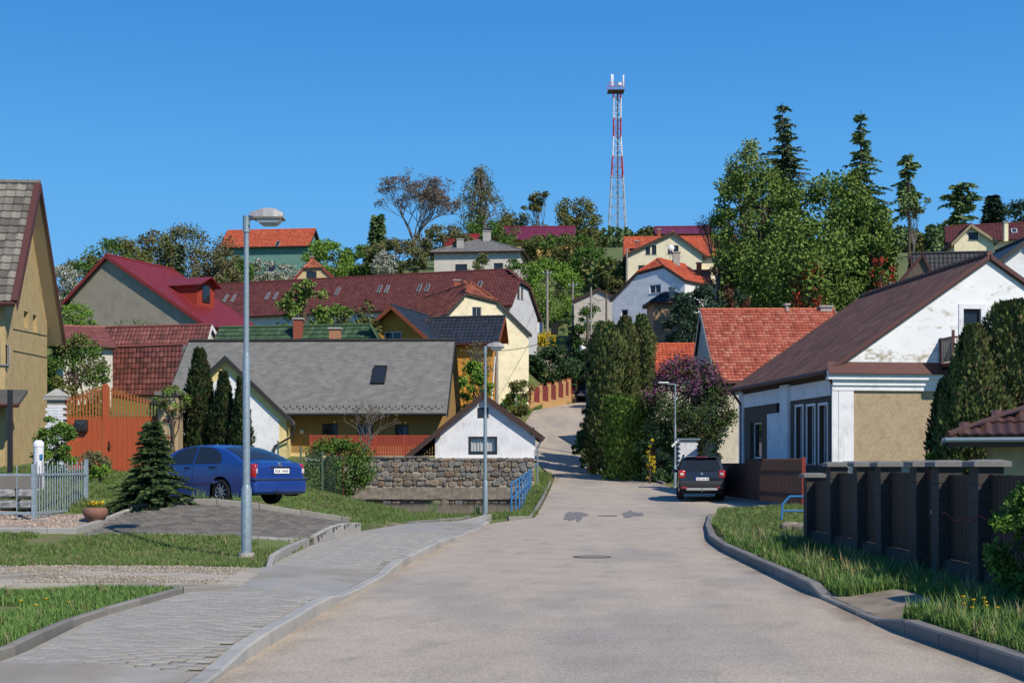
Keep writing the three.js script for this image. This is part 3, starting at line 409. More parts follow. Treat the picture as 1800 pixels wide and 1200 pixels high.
function house(o) {
  const A = W(...o.A); let ux, ud, L;
  if (o.B) { const dB = (A.y - EYE) * F / (HY - o.B[1]), bx = (o.B[0] - CX) * dB / F; L = Math.hypot(bx - A.x, dB - A.d); ux = (bx - A.x) / L; ud = (dB - A.d) / L; } else { ux = Math.cos(o.dir * Math.PI / 180); ud = Math.sin(o.dir * Math.PI / 180); L = o.len; }
  const vx = -ud, vd = ux, hd = o.hipA ? o.hipA[1] : 0, hB = o.hipB ? o.hipB[1] : 0, a0 = -hd, a1 = L + hB;
  const solve = px => { const q = px[0] - CX, X = A.x + ux * a0, D = A.d + ud * a0, w = (X * F - q * D) / (q * vd - F * vx), y = EYE + (HY - px[1]) * (D + w * vd) / F; return [Math.abs(w), A.y - y]; };
  const [wL, hL] = o.L ? solve(o.L) : o.Lw, [wR, hR] = o.R ? solve(o.R) : (o.Rw ?? [wL, hL]);
  const P = (a, c, y) => V3(A.x + ux * a + vx * c, y, -(A.d + ud * a + vd * c)), side = { L: [1, wL, hL], R: [-1, wR, hR] };
  const SP = (k, a, t) => { const [s, w, h] = side[k]; return P(a, s * w * t, A.y - h * t); };
  const ov = o.ov ?? .3, oe = o.oe ?? .4, th = o.th ?? .16;
  let gmin = 1e9; for (const a of [a0, (a0 + a1) / 2, a1]) for (const c of [wL, 0, -wR]) { const q = P(a, c, 0); gmin = Math.min(gmin, G(q.x, -q.z)); }
  const base = o.base ?? gmin - .4, c0 = P((a0 + a1) / 2, 0, 0), T = o.into ?? thing(o.n ?? 'house', o.lab, o.cat ?? 'house', [c0.x, Math.max(base, gmin), c0.z], o.group);
  if (o.log) console.log(o.lab, { L: +L.toFixed(1), wL: +wL.toFixed(1), hL: +hL.toFixed(1), wR: +wR.toFixed(1), hR: +hR.toFixed(1), ridge: +A.y.toFixed(1), base: +base.toFixed(1), dir: +(Math.atan2(ud, ux) * 57.3).toFixed(0) });
  const U = V3(ux, 0, -ud), Vv = V3(vx, 0, -vd), roofG = new GB(), tg = new GB(), rg = new GB(), info = { T, P, SP, A, L, a0, a1, wL, wR, hL, hR, faces: {}, slopes: {}, base };
  const TS = o.tile ? { ...o.tile, seed: Math.floor(A.x * 7 + A.d) } : null;
  for (const k of ['L', 'R']) {
    const [s, w, h] = side[k], tA = o.hipA ? o.hipA[0] : 0, tB = o.hipB ? o.hipB[0] : 0, poly = [];
    poly.push(SP(k, 0, 0), SP(k, L, 0)); if (o.hipB) poly.push(SP(k, a1, tB)); poly.push(SP(k, a1, 1), SP(k, a0, 1)); if (o.hipA) poly.push(SP(k, a0, tA));
    const pp = poly.map(arr); slab(roofG, s > 0 ? pp : pp.reverse(), th);
    const S = SP(k, 0, 0).sub(SP(k, 0, 1)), ls = S.length(); S.normalize(); const N = U.clone().cross(S); if (N.y < 0) N.negate(); info.slopes[k] = face(SP(k, a0, 1), N);
    if (TS) tiles(tg, SP(k, a0, 1).addScaledVector(N, .004), U, S, N, a1 - a0, ls, TS, (u, q) => { const t = 1 - q / ls, a = a0 + u; if (o.hipA && t < tA && a < a0 + hd * (1 - t / tA)) return false; if (o.hipB && t < tB && a > a1 - hB * (1 - t / tB)) return false; return true; });
    if (o.verge !== false) for (const [a, has, t0] of [[a0, o.hipA, tA], [a1, o.hipB, tB]]) { const g = new GB(), p = SP(k, a, has ? t0 : 0), q = SP(k, a, 1), e = U.clone().multiplyScalar(a === a0 ? -.035 : .035); p.addScaledVector(N, .05); q.addScaledVector(N, .05); g.obox(p, q.clone().sub(p), V3(0, -(o.vh ?? .26) - th * .3, 0), e); if (a === a0 || !o.oneVerge) part(T, 'bargeboard', g, o.vergeM ?? M.brownTrim); }
    if (o.gutter !== false) { const p = SP(k, a0 + .05, 1), q = SP(k, a1 - .05, 1); for (const e of [p, q]) { e.y -= .06; e.addScaledVector(Vv, s * .06); } part(T, 'gutter', new GB().tube(arr(p), arr(q), .07, .07, 6), o.gutM ?? M.brownTrim); }
  }
  for (const [has, a, e, dirn] of [[o.hipA, 0, a0, 1], [o.hipB, L, a1, -1]]) if (has) {
    const t = has[0], p = SP('L', a, 0), q = SP('L', e, t), r = SP('R', e, t); slab(roofG, [arr(p), arr(q), arr(r)], th);
    const m = q.clone().add(r).multiplyScalar(.5), S = p.clone().sub(m), ls = S.length(); S.normalize(); const E = r.clone().sub(q), lu = E.length(); E.normalize(); let N = E.clone().cross(S); if (N.y < 0) N.negate();
    const pk = p.clone().sub(q).dot(E); if (TS) tiles(tg, q.clone().addScaledVector(N, .004), E, S, N, lu, ls, TS, (u, s) => { const f = s / ls; return u > pk * f - .05 && u < lu - (lu - pk) * f + .05; });
    for (const z of [q, r]) rg.path([arr(p.clone().add(V3(0, .05, 0))), arr(z.clone().add(V3(0, .05, 0)))], .09, 6);
  }
  const roof = part(T, 'roof', roofG, o.roofM ?? o.soffit ?? M.soffit);
  if (TS) stuff(part(roof, 'roof_tiles', tg, o.tileM ?? tileMat));
  { const n = Math.max(2, Math.round(L / .4)); for (let i = 0; i < n; i++) { const a = SP('L', L * i / n, 0), b = SP('L', L * (i + 1) / n - .02, 0); a.y += .05; b.y += .05; rg.tube(arr(a), arr(b), .115, .1, 6); } stuff(part(roof, 'ridge_caps', rg, o.ridgeM ?? (TS ? mat(TS.cols[0], { r: .75 }) : M.darkTrim))); }
  // walls
  const wth = .28, cL = wL - oe, cR = wR - oe, yU = (c) => { const [, w, h] = c >= 0 ? side.L : side.R; return A.y - h * Math.abs(c) / w - th + .01; };
  const mk = (key, O, n, P3, hip) => {
    const f = face(O, n), pts = P3.map(p => { const e = p.clone().sub(O); return [e.dot(f.eX), e.y]; }); info.faces[key] = f;
    const ws = (o.win ?? []).filter(q => q.f === key), rects = ws.map(q => f.rect(q.b));
    if (!(o.hide ?? '').includes(key)) panel(T, 'wall', f, pts, rects, wth, (o.walls ?? {})[key] ?? o.wall ?? M.white);
    ws.forEach((q, i) => windowOn(T, f, rects[i], q));
  };
  for (const [key, a, has, n] of [['A', a0 + ov, o.hipA, U.clone().negate()], ['B', a1 - ov, o.hipB, U.clone()]]) {
    const top = []; if (has) { const t = Math.min(.98, has[0] * 1.04); top.push(P(a, wL * t, A.y - hL * t - th), P(a, -wR * t, A.y - hR * t - th)); } else top.push(P(a, 0, A.y - th));
    mk(key, P(a, 0, base), n, [P(a, -cR, base), P(a, cL, base), P(a, cL, yU(cL)), ...top, P(a, -cR, yU(-cR))]);
  }
  mk('L', P(0, cL, base), Vv.clone(), [P(a0 + ov + wth, cL, base), P(a1 - ov - wth, cL, base), P(a1 - ov - wth, cL, yU(cL)), P(a0 + ov + wth, cL, yU(cL))]);
  mk('R', P(0, -cR, base), Vv.clone().negate(), [P(a0 + ov + wth, -cR, base), P(a1 - ov - wth, -cR, base), P(a1 - ov - wth, -cR, yU(-cR)), P(a0 + ov + wth, -cR, yU(-cR))]);
  for (const q of o.sky ?? []) { // roof windows
    const f = info.slopes[q.f], r = f.rect(q.b), g = new GB(), w = .06; fbox(g, f, r[0], r[1], r[2], r[1] + w, 0, .16); fbox(g, f, r[0], r[3] - w, r[2], r[3], 0, .16); fbox(g, f, r[0], r[1] + w, r[0] + w, r[3] - w, 0, .16); fbox(g, f, r[2] - w, r[1] + w, r[2], r[3] - w, 0, .16);
    const p = part(T, 'roof_window', g, q.fr ?? M.frameGrey); part(p, 'pane', fbox(new GB(), f, r[0] + w, r[1] + w, r[2] - w, r[3] - w, .09, .12), q.glass ?? M.glass);
  }
  for (const c of o.chim ?? []) chimney(T, c.b, c.d ?? A.d, c);
  return info;
}
R = rngOf(11);
// left: steep house with concrete-tiled roof, every tile of the visible slope its own piece
{
  const h = house({ n: 'house', lab: 'steep beige house with grey tiled roof at the left edge', A: [70, 324, 46], dir: 184, len: 11, L: [29, 531], R: [113, 600], ov: .5, oe: .45, wall: M.beige, walls: { L: mat('#b9b7b0', { t: 'plaster', s: 2, k: .95 }) }, roofM: M.soffitPale, vergeM: M.brownTrim, gutM: M.brownTrim, ridgeM: mat('#8a8781', { t: 'concrete', s: .6, k: .8 }), win: [{ f: 'A', b: [41, 549, 49, 575], fr: M.beige, sill: false, dep: .14 }, { f: 'A', b: [57, 555, 64, 582], fr: M.beige, sill: false, dep: .14 }, { f: 'L', b: [0, 606, 12, 640], fr: M.frameBrown }] });
  const { SP, a0, a1 } = h, T = h.T, N = h.slopes.L.N, p0 = SP('L', a0 + .1, 1), S = SP('L', a0, 0).sub(SP('L', a0, 1)), ls = S.length(); S.normalize(); const U = SP('L', a1, 1).sub(SP('L', a0, 1)).normalize();
  const roof = T.children.find(c => c.name === 'roof'), rows = 16, rh = ls / rows, cw = .33, ms = ['#8b877f', '#7d7972', '#98938a', '#6f6c66', '#a29d92'].map(c => mat(c, { t: 'concrete', s: .35, b: .01, k: .78, r: .95 })), geos = [];
  for (let v = 0; v < 3; v++) { const g = new GB(), q = 6; for (let k = 0; k < q; k++) { const a = k / q, b = (k + 1) / q, hh = t => .03 * Math.max(0, Math.sin(t * Math.PI * 2)) + .012, x0 = (a - .5) * cw, x1 = (b - .5) * cw, e = .004 * (v - 1); g.quad([x0, 0, .055 + hh(a)], [x1, 0, .055 + hh(b) + e], [x1, rh + .04, .012 + hh(b)], [x0, rh + .04, .012 + hh(a)]); g.quad([x0, 0, .02 + hh(a)], [x1, 0, .02 + hh(b)], [x1, 0, .055 + hh(b) + e], [x0, 0, .055 + hh(a)]); } geos.push(g.geo()); }
  const B = new THREE.Matrix4().makeBasis(U, S, N); let Q = B; if (B.determinant() < 0) Q = new THREE.Matrix4().makeBasis(U.clone().negate(), S, N); const qt = new THREE.Quaternion().setFromRotationMatrix(Q), o = org.get(T);
  for (let r = 0; r < rows; r++) for (let c = 0; c < 15; c++) { const m = new THREE.Mesh(pick(geos), pick(ms)), p = p0.clone().addScaledVector(U, (c + .5) * cw).addScaledVector(S, r * rh + rr(-.008, .008)).addScaledVector(N, rr(0, .006)); m.name = 'roof_tile'; m.position.set(p.x - o[0], p.y - o[1], p.z - o[2]); m.quaternion.copy(qt); m.castShadow = m.receiveShadow = true; roof.add(m); }
  { const g = new GB(); tiles(g, p0.clone().addScaledVector(U, 15 * cw), U, S, N, a1 - a0 - 15 * cw, ls, { row: rh, col: cw, cols: [tone('#8f8b82')], wave: .03 }); stuff(part(roof, 'roof_tiles', g, tileMat)); }
  { const g = new GB(), p = SP('L', a0 - .03, 0).addScaledVector(N, .1), q = SP('L', a0 - .03, 1).addScaledVector(N, .1); g.obox(p, q.clone().sub(p), U.clone().multiplyScalar(.2), N.clone().multiplyScalar(-.14)); part(T, 'verge_flashing', g, M.brownTrim); }
  const f = h.faces.A; for (const [y, w] of [[590, 0], [628, 1]]) { const a = f.at(22, y - 12), b = f.at(81, y), g = new GB(); g.bar(arr(f.P(a[0], a[1], .005)), arr(f.P(b[0], b[1], .005)), .03, .02); part(T, 'plaster_joint', g, M.umber); }
  const l = h.faces.L, q = l.at(48, 712), pr = new GB(), y0 = q[1]; slab(pr, [arr(l.P(q[0], y0, 1.1)), arr(l.P(q[0], y0 + .5, 0)), arr(l.P(q[0] - 7, y0 + .5, 0)), arr(l.P(q[0] - 7, y0, 1.1))], .12); part(T, 'porch_roof', pr, mat('#6b6a68', { t: 'shingle', s: 3, k: .8 })); part(T, 'porch_gutter', new GB().tube(arr(l.P(q[0] + .05, y0 - .05, 1.15)), arr(l.P(q[0] - 7, y0 - .05, 1.15)), .07), M.brownTrim);
}
const H2 = house({ lab: 'grey plastered gable house under dark red metal roof with dormer', A: [185, 448, 106], dir: 68, len: 8.8, L: [108, 532], R: [362, 571], ov: .35, oe: .5, wall: mat('#a09786', { t: 'plaster', s: 5, b: .006, k: .98 }), tile: TILE.metalRed, tileM: tileGloss, vergeM: M.redTrim, soffit: M.brownTrim });
{ // its dormer, standing out of the right-hand slope
  const h = H2, T = h.T, a = 4.5, hw = 1.2, t1 = .66, yF = h.A.y - h.hR * t1, yR = h.A.y - h.hR * .26, c1 = -h.wR * t1, q = (aa, c, y) => arr(h.P(aa, c, y)), g = new GB(), yE = yR - .55;
  g.hexa([q(a - hw, -h.wR * .2, yF - .3), q(a + hw, -h.wR * .2, yF - .3), q(a + hw, c1, yF - .1), q(a - hw, c1, yF - .1), q(a - hw, -h.wR * .2, yE), q(a + hw, -h.wR * .2, yE), q(a + hw, c1, yE), q(a - hw, c1, yE)]); g.tri(q(a - hw, c1, yE), q(a + hw, c1, yE), q(a, c1, yR)); part(T, 'dormer', g, mat('#a83a26', { t: 'wood', s: .8, k: .95 }));
  const r = new GB(); for (const e of [-1, 1]) slab(r, [q(a, -h.wR * .2, yR + .06), q(a, c1 - .55, yR + .06), q(a + e * (hw + .3), c1 - .55, yE - .12), q(a + e * (hw + .3), -h.wR * .3, yE - .12)], .09); part(T, 'dormer_roof', r, mat(TILE.metalRed.cols[0], { r: .5 })); part(T, 'dormer_window', new GB().hexa([q(a - .5, c1 - .02, yF + .35), q(a + .5, c1 - .02, yF + .35), q(a + .5, c1 - .06, yF + .35), q(a - .5, c1 - .06, yF + .35), q(a - .5, c1 - .02, yE - .1), q(a + .5, c1 - .02, yE - .1), q(a + .5, c1 - .06, yE - .1), q(a - .5, c1 - .06, yE - .1)]), M.glass);
}
house({ n: 'shed', cat: 'shed', lab: 'low shed with old maroon tiles directly behind the orange gate', A: [322, 607, 84], B: [178, 612], L: [318, 691], Rw: [3, 2.2], ov: .25, oe: .3, wall: M.palewall, tile: TILE.maroonOld, vergeM: M.galvPlain });
house({ n: 'outbuilding', cat: 'outbuilding', lab: 'long outbuilding with faded maroon tiles below the grey gable', A: [372, 572, 93], B: [168, 577], L: [358, 625], Rw: [3, 2], ov: .2, oe: .3, wall: M.palewall, tile: TILE.maroonOld, vergeM: M.whitePlain });
house({ n: 'outbuilding', cat: 'outbuilding', lab: 'small pinkish tiled roof at the left of the sheds', A: [184, 577, 91], B: [95, 574], L: [204, 609], Rw: [2.5, 1.5], ov: .2, oe: .3, wall: M.palewall, tile: { ...TILE.maroonOld, cols: ['#9a5c5a', '#8e5452', '#a56a66'].map(h => tone(h, .8)) } });
house({ n: 'outbuilding', cat: 'outbuilding', lab: 'low building with mossy green roof and brick chimneys', A: [650, 572, 88], B: [386, 577], L: [684, 608], Rw: [3.5, 2.2], ov: .2, oe: .3, hipA: [.9, .9], wall: M.palewall, tile: TILE.green, chim: [{ b: [579, 579, 599, 601], d: 84, m: M.brick, courses: true, dp: .6 }, { b: [516, 562, 532, 577], d: 88, m: M.brickRed, dp: .6, courses: true }] });
// the long maroon roof with paired roof windows
{
  const pr = [];
  for (const [x, y] of [[391, 519], [405, 519], [465, 515], [479, 515], [588, 507], [662, 503], [675, 503], [732, 501], [746, 501], [838, 496]]) pr.push({ f: 'L', b: [x, y, x + 11, y + 13], glass: x === 675 ? M.glassGrey : M.glass });
  house({ lab: 'long white house with very long maroon tiled roof and many skylights', A: [893, 474, 126], B: [366, 501], hipA: [.34, 1.6], L: [899, 536], Rw: [5, 4.2], ov: .25, oe: .5, base: 8, wall: mat('#d5d9de', { t: 'plaster', s: 4, k: .95 }), tile: TILE.maroon, sky: pr, vergeM: M.brownTrim, win: [{ f: 'A', b: [909, 505, 914, 524], fr: M.frameBrown }, { f: 'A', b: [916, 507, 920, 525], fr: M.frameBrown }] });
}
house({ lab: 'cream half-hipped house with rust tiled roof above the orange house', A: [829, 497, 112], B: [745, 524], hipA: [.37, 1.2], L: [786, 552], R: [934, 588], ov: .2, oe: .15, wall: M.cream, tile: TILE.rust, vergeM: M.darkTrim, win: [{ f: 'A', b: [830, 540, 846, 558], fr: M.frameGrey, m: 1 }], chim: [{ b: [798, 494, 809, 508], d: 116, m: M.brickRed, pot: false }] });
{ // orange house: gabled wing and main range
  const HO = house({ lab: 'ochre L-shaped house with anthracite tiled roof and rust coloured gable boards', A: [888, 557, 95], B: [752, 560], L: [899, 612], R: [893, 600], ov: .6, oe: .5, wall: M.ochre, tile: TILE.anthracite, tileM: tileGloss, vergeM: M.rustWood, soffit: M.rustWood, win: [{ f: 'L', b: [842, 655, 852, 668] }] });
  house({ into: HO.T, A: [687, 537, 92], B: [752, 556], L: [646, 574], R: [772, 612], ov: .8, oe: .5, wall: M.ochre, tile: TILE.anthracite, tileM: tileGloss, vergeM: M.rustWood, soffit: M.rustWood, win: [{ f: 'A', b: [675, 582, 705, 604], m: 1, fr: M.frameWhite }] });
}
{ // grey roof cottage with gabled bay
  const h = house({ lab: 'cottage with wide grey shingle roof and yellow framed white gable', A: [800, 599, 79], B: [331, 600.5], L: [812, 738], Rw: [5, 4.4], ov: .25, oe: 1.25, base: 1.6, wall: mat('#a8854c', { t: 'plaster', s: 2.5, k: .98 }), roofM: mat('#8f8f8b', { t: 'shingle', s: 4, b: .008, k: .84, r: .95 }), vergeM: M.darkTrim, gutM: M.darkTrim, win: [{ f: 'L', b: [566, 744, 593, 800], name: 'door', fr: M.frameBrown, sill: false }, { f: 'L', b: [628, 746, 655, 775], fr: M.frameBrown }, { f: 'L', b: [694, 746, 718, 775], fr: M.frameBrown, m: 1 }], sky: [{ f: 'L', b: [652, 646, 681, 676], fr: M.frameDark }] });
  const T = h.T, S = h.slopes.L, D = -h.SP('L', 0, 1).z, ey = h.A.y - h.hL, ap = W(397, 627, D), e1 = W(517, 742, D), e0 = { x: 2 * ap.x - e1.x, y: e1.y }, back = D + 5, g = new GB();
  const slope = (h.hL) / h.wL, dz = (ap.y - ey) / slope; // wing ridge runs back until it meets the main slope
  slab(g, [[ap.x, ap.y, -D + .3], [e1.x, e1.y, -D + .3], [e1.x, e1.y + .01, -D - .2], [ap.x, ap.y, -D - dz - .6]], .14); slab(g, [[e0.x, e0.y, -D + .3], [ap.x, ap.y, -D + .3], [ap.x, ap.y, -D - dz - .6], [e0.x, e0.y + .01, -D - .2]], .14);
  part(T, 'bay_roof', g, mat('#8f8f8b', { t: 'shingle', s: 4, b: .008, k: .84, r: .95 }));
  const f = face(V3(ap.x, h.base, -D), V3(0, 0, 1)), hw = (e1.x - ap.x) - .42, yE = ap.y - (ap.y - e1.y) * (hw / (e1.x - ap.x)) - .16 - h.base, yA = ap.y - .16 - h.base;
  panel(T, 'bay_wall', f, [[-hw, 0], [hw, 0], [hw, yE], [0, yA], [-hw, yE]], [], 1.6, M.yellow);
  const q = .4; panel(T, 'white_render_field', face(V3(ap.x, h.base, -D + .012), V3(0, 0, 1)), [[-hw + q, 0], [hw - q, 0], [hw - q, yE - .12], [0, yA - .62], [-hw + q, yE - .12]], [], .011, M.white);
  for (const s of [-1, 1]) part(T, 'bargeboard', new GB().obox(V3(ap.x, ap.y + .06, -D + .3), V3(s * (e1.x - ap.x), e1.y - ap.y, 0), V3(0, -.3, 0), V3(0, 0, .05)), M.darkTrim);
  const dp = [[e1.x + .1, e1.y - .15, -D + .35], [e1.x - .05, e1.y - .75, -D + .3], [e1.x - 1.05, e1.y - 1.3, -D + .15], [e1.x - 1.1, 1.9, -D + .15]]; part(T, 'downpipe', new GB().path(dp, .06), M.darkTrim);
  const sg = new GB(); for (let k = 0; k < 40; k++) for (const r of [0, 1]) { const a = h.SP('L', .3 + (k + r * .5) * .36, r ? .955 : .925); sg.box(a.x, a.y + .06, a.z, .05, .09, .05); } part(T, 'snow_guards', sg, M.darkTrim);
  part(T, 'plinth', fbox(new GB(), h.faces.L, h.faces.L.at(500, 800)[0], .35, h.faces.L.at(830, 800)[0], .75, 0, .06), M.yellow);
  const lf = h.faces.L, lp = lf.at(531, 758), lamp = new GB(); lamp.add(new THREE.SphereGeometry(.12, 10, 8), new THREE.Matrix4().setPosition(lf.P(lp[0], lp[1], .12))); part(T, 'wall_lamp', lamp, M.whitePlain);
}
// ---------------------------------------------------------------- houses farther up the hill
house({ lab: 'grey hip-roofed house behind the long maroon roof', A: [822, 426, 164], B: [858, 424], L: [764, 455], Rw: [5, 3], hipA: [1, 4.2], hipB: [1, 4.2], dir: 0, ov: .5, oe: .5, wall: M.palewall, tile: TILE.slate, win: [] , ...(() => { const D = 165, y = EYE + (HY - 424) * D / F; return { A: [836, 423, 165], B: undefined, dir: -6, len: 1.6, L: undefined, Lw: [5.2, 2.1], Rw: [5.2, 2.1], hipA: [1, 4.8], hipB: [1, 4.8], win: [{ f: 'R', b: [800, 464, 821, 477], fr: M.frameDark, m: 1 }, { f: 'R', b: [868, 462, 884, 474], fr: M.frameDark, m: 1 }, { f: 'B', b: [919, 463, 924, 474], fr: M.frameDark }] }; })(), chim: [{ b: [849, 408, 863, 424], d: 165, m: M.concrete, pot: false }, { b: [803, 422, 815, 434], d: 162, m: M.concrete, pot: false }] });
house({ lab: 'teal walled house with bright orange roof on the left hilltop', A: [555, 402.5, 190], B: [399, 406], L: [566, 445], Rw: [5, 3.4], ov: .4, oe: .6, wall: M.teal, tile: TILE.orange, sky: [{ f: 'L', b: [483, 425, 493, 434], fr: M.frameGrey }], win: [{ f: 'L', b: [470, 464, 484, 478] , fr: M.frameWhite }] });
house({ lab: 'small sand coloured half-hipped gable peeking over the long roof', A: [549, 457, 150], dir: 96, len: 7, hipA: [.42, 1], L: [512, 494], R: [590, 490], ov: .2, oe: .3, wall: mat('#cdb58c', { t: 'plaster', s: 3, k: .95 }), tile: TILE.terracotta, vergeM: M.redTrim, win: [{ f: 'A', b: [538, 477, 556, 492], fr: M.frameDark }], chim: [{ b: [545, 452, 551, 460], d: 154, m: M.brickRed }] });
house({ lab: 'hilltop house with long purple red metal roof', A: [1011, 398, 222], B: [868, 399], Lw: [4.6, 2.8], Rw: [5, 2.8], ov: .4, oe: .7, wall: mat('#dcb56c', { t: 'plaster', s: 3, k: .9 }), tile: TILE.purple, tileM: tileGloss });
house({ lab: 'bright red roof showing behind the grey hip roof', A: [843, 412, 205], B: [798, 437], dir: 180, L: [852, 430], Rw: [4, 3], ov: .3, oe: .4, wall: M.cream, tile: { ...TILE.metalRed, cols: [tone('#9c2a2e', .75)] }, ...{ B: undefined, dir: 170, len: 5 }, Lw: [3.4, 2.2], L: undefined });
const HC = house({ lab: 'cream gabled house with orange cross roof high on the right', A: [1183, 407, 150], dir: 84, len: 9, L: [1099, 447], R: [1240, 448], ov: .3, oe: .3, wall: M.cream, tile: TILE.orange, vergeM: M.soffit, win: [{ f: 'A', b: [1135, 432, 1143, 447], fr: M.frameDark }, { f: 'A', b: [1146, 431, 1154, 447], fr: M.frameDark }, { f: 'A', b: [1174, 431, 1182, 446], fr: M.frameDark }, { f: 'A', b: [1184, 431, 1193, 446], fr: M.frameDark }, { f: 'A', b: [1122, 466, 1135, 475], fr: M.frameDark }] });
house({ into: HC.T, A: [1262, 416, 155], B: [1096, 418], L: [1266, 450], Rw: [4, 3], ov: .3, oe: .4, wall: M.cream, tile: TILE.orange, chim: [{ b: [1156, 404, 1161, 414], d: 156, m: M.brickRed, pot: false }, { b: [1117, 425, 1123, 432], d: 153, m: M.brickRed, pot: false }] });
house({ lab: 'purple red roof standing above the orange roofs', A: [1250, 398, 196], B: [1150, 399], L: [1254, 410], Rw: [4, 2.4], ov: .3, oe: .4, wall: mat('#8a3b45', { k: .8 }), tile: TILE.purple, tileM: tileGloss });
const HW = house({ lab: 'white house with terracotta half-hip roof and satellite dish', A: [1157, 455, 128], B: [1205, 466], hipA: [.36, 1.2], L: [1072, 527], R: [1205, 492], ov: .15, oe: .15, wall: M.white, tile: TILE.orange, vergeM: M.soffit, win: [{ f: 'A', b: [1142, 499, 1162, 516], m: 1, fr: M.frameWhite }, { f: 'A', b: [1092, 543, 1104, 562], fr: M.frameWhite }], chim: [{ b: [1183, 445, 1195, 468], d: 130, m: M.concrete, pot: false }] });
house({ into: HW.T, A: [1247, 476, 132], B: [1196, 468], L: [1262, 481], R: [1243, 500], ov: .2, oe: .2, wall: M.white, tile: TILE.orange, ...{ B: undefined, dir: 176, len: 4.2, L: undefined, Lw: [3.2, 1.6], R: undefined, Rw: [3, 1.6] }, chim: [{ b: [1225, 463, 1233, 473], d: 131, m: M.brickRed, pot: false }] });
house({ n: 'garden_hut', cat: 'hut', lab: 'stone garden hut with black tent roof and hooded chimney', A: [1168, 515, 114], dir: 4, len: 1.0, Lw: [1.9, .95], Rw: [1.9, .95], hipA: [1, 1.5], hipB: [1, 1.5], ov: .3, oe: .3, wall: mat('#a58a70', { t: 'rough', s: 1.2, b: .02, k: .9 }), tile: TILE.anthracite, win: [{ f: 'R', b: [1153, 548, 1172, 574], fr: M.frameBrown }], chim: [{ b: [1177, 507, 1186, 520], d: 113, m: M.concrete, pot: false }] });
house({ n: 'shed', cat: 'shed', lab: 'low grey shed left of the white house', A: [1052, 507, 136], dir: 80, len: 6, L: [1006, 528], R: [1078, 520], ov: .15, oe: .15, wall: M.palewall, vergeM: M.soffit, roofM: M.concreteDark });
house({ n: 'outbuilding', cat: 'outbuilding', lab: 'low orange roof beyond the lilac', A: [1231, 606, 88], B: [1128, 594], Lw: [3, 2.1], Rw: [3, 2], ov: .2, oe: .3, wall: M.palewall, tile: TILE.orange, ...{ B: undefined, dir: 176, len: 5 } });
// right: orange tiled barn
house({ n: 'barn', cat: 'barn', lab: 'barn with broad orange tiled roof right of the lilac', A: [1231, 546, 76], B: [1468, 545.6], R: [1259, 671], Lw: [5, 4.2], ov: .12, oe: .35, wall: mat('#ddd6c6', { t: 'plaster', s: 3, b: .006, k: .97 }), tile: { ...TILE.orange, row: .31, col: .2, lift: .06, cols: ['#c66c52', '#ba6046', '#ce7a60', '#ae573f', '#d1886f'].map(h => tone(h, .82)) }, vergeM: M.galvPlain, chim: [{ b: [1441, 541, 1461, 548], d: 76, m: M.concrete, pot: false }, { b: [1381, 537, 1386, 546], d: 76, m: M.concrete, pot: false }] });
// far right
const HS = house({ lab: 'cream house with maroon roof on the right skyline', A: [1708, 394, 128], dir: 84, len: 7, L: [1674, 428], R: [1755, 425], ov: .4, oe: .3, wall: M.cream, tile: TILE.maroon, vergeM: M.soffitPale, win: [{ f: 'A', b: [1703, 408, 1720, 422], fr: M.frameDark, m: 1 }], chim: [] });
house({ into: HS.T, A: [1850, 390, 132], B: [1662, 399], Lw: [4, 2.1], Rw: [4, 2.6], ov: .4, oe: .5, wall: M.cream, tile: TILE.maroon, sky: [{ f: 'L', b: [1779, 404, 1788, 411], fr: M.frameWhite }], chim: [{ b: [1765, 392, 1772, 409], d: 127, m: M.cream, pot: false }] });
house({ lab: 'house with black slate roof behind the brown roof', A: [1742, 444, 96], B: [1602, 447], L: [1744, 492], Rw: [4, 2.4], ov: .3, oe: .3, wall: M.palewall, tile: TILE.anthracite });
house({ n: 'barn', cat: 'barn', lab: 'weathered brown gable barn left of the slate roof', A: [1622, 446, 90], dir: 74, len: 6, L: [1570, 508], R: [1652, 505], ov: .15, oe: .2, wall: mat('#75695c', { t: 'rough', s: 2, k: .9 }), roofM: M.soffit });
house({ lab: 'grey white gable at the far right beyond the brown roof', A: [1812, 416, 84], dir: 90, len: 6, L: [1756, 458], Rw: [3, 2], ov: .5, oe: .5, wall: M.white, vergeM: M.darkTrim, roofM: M.darkTrim });

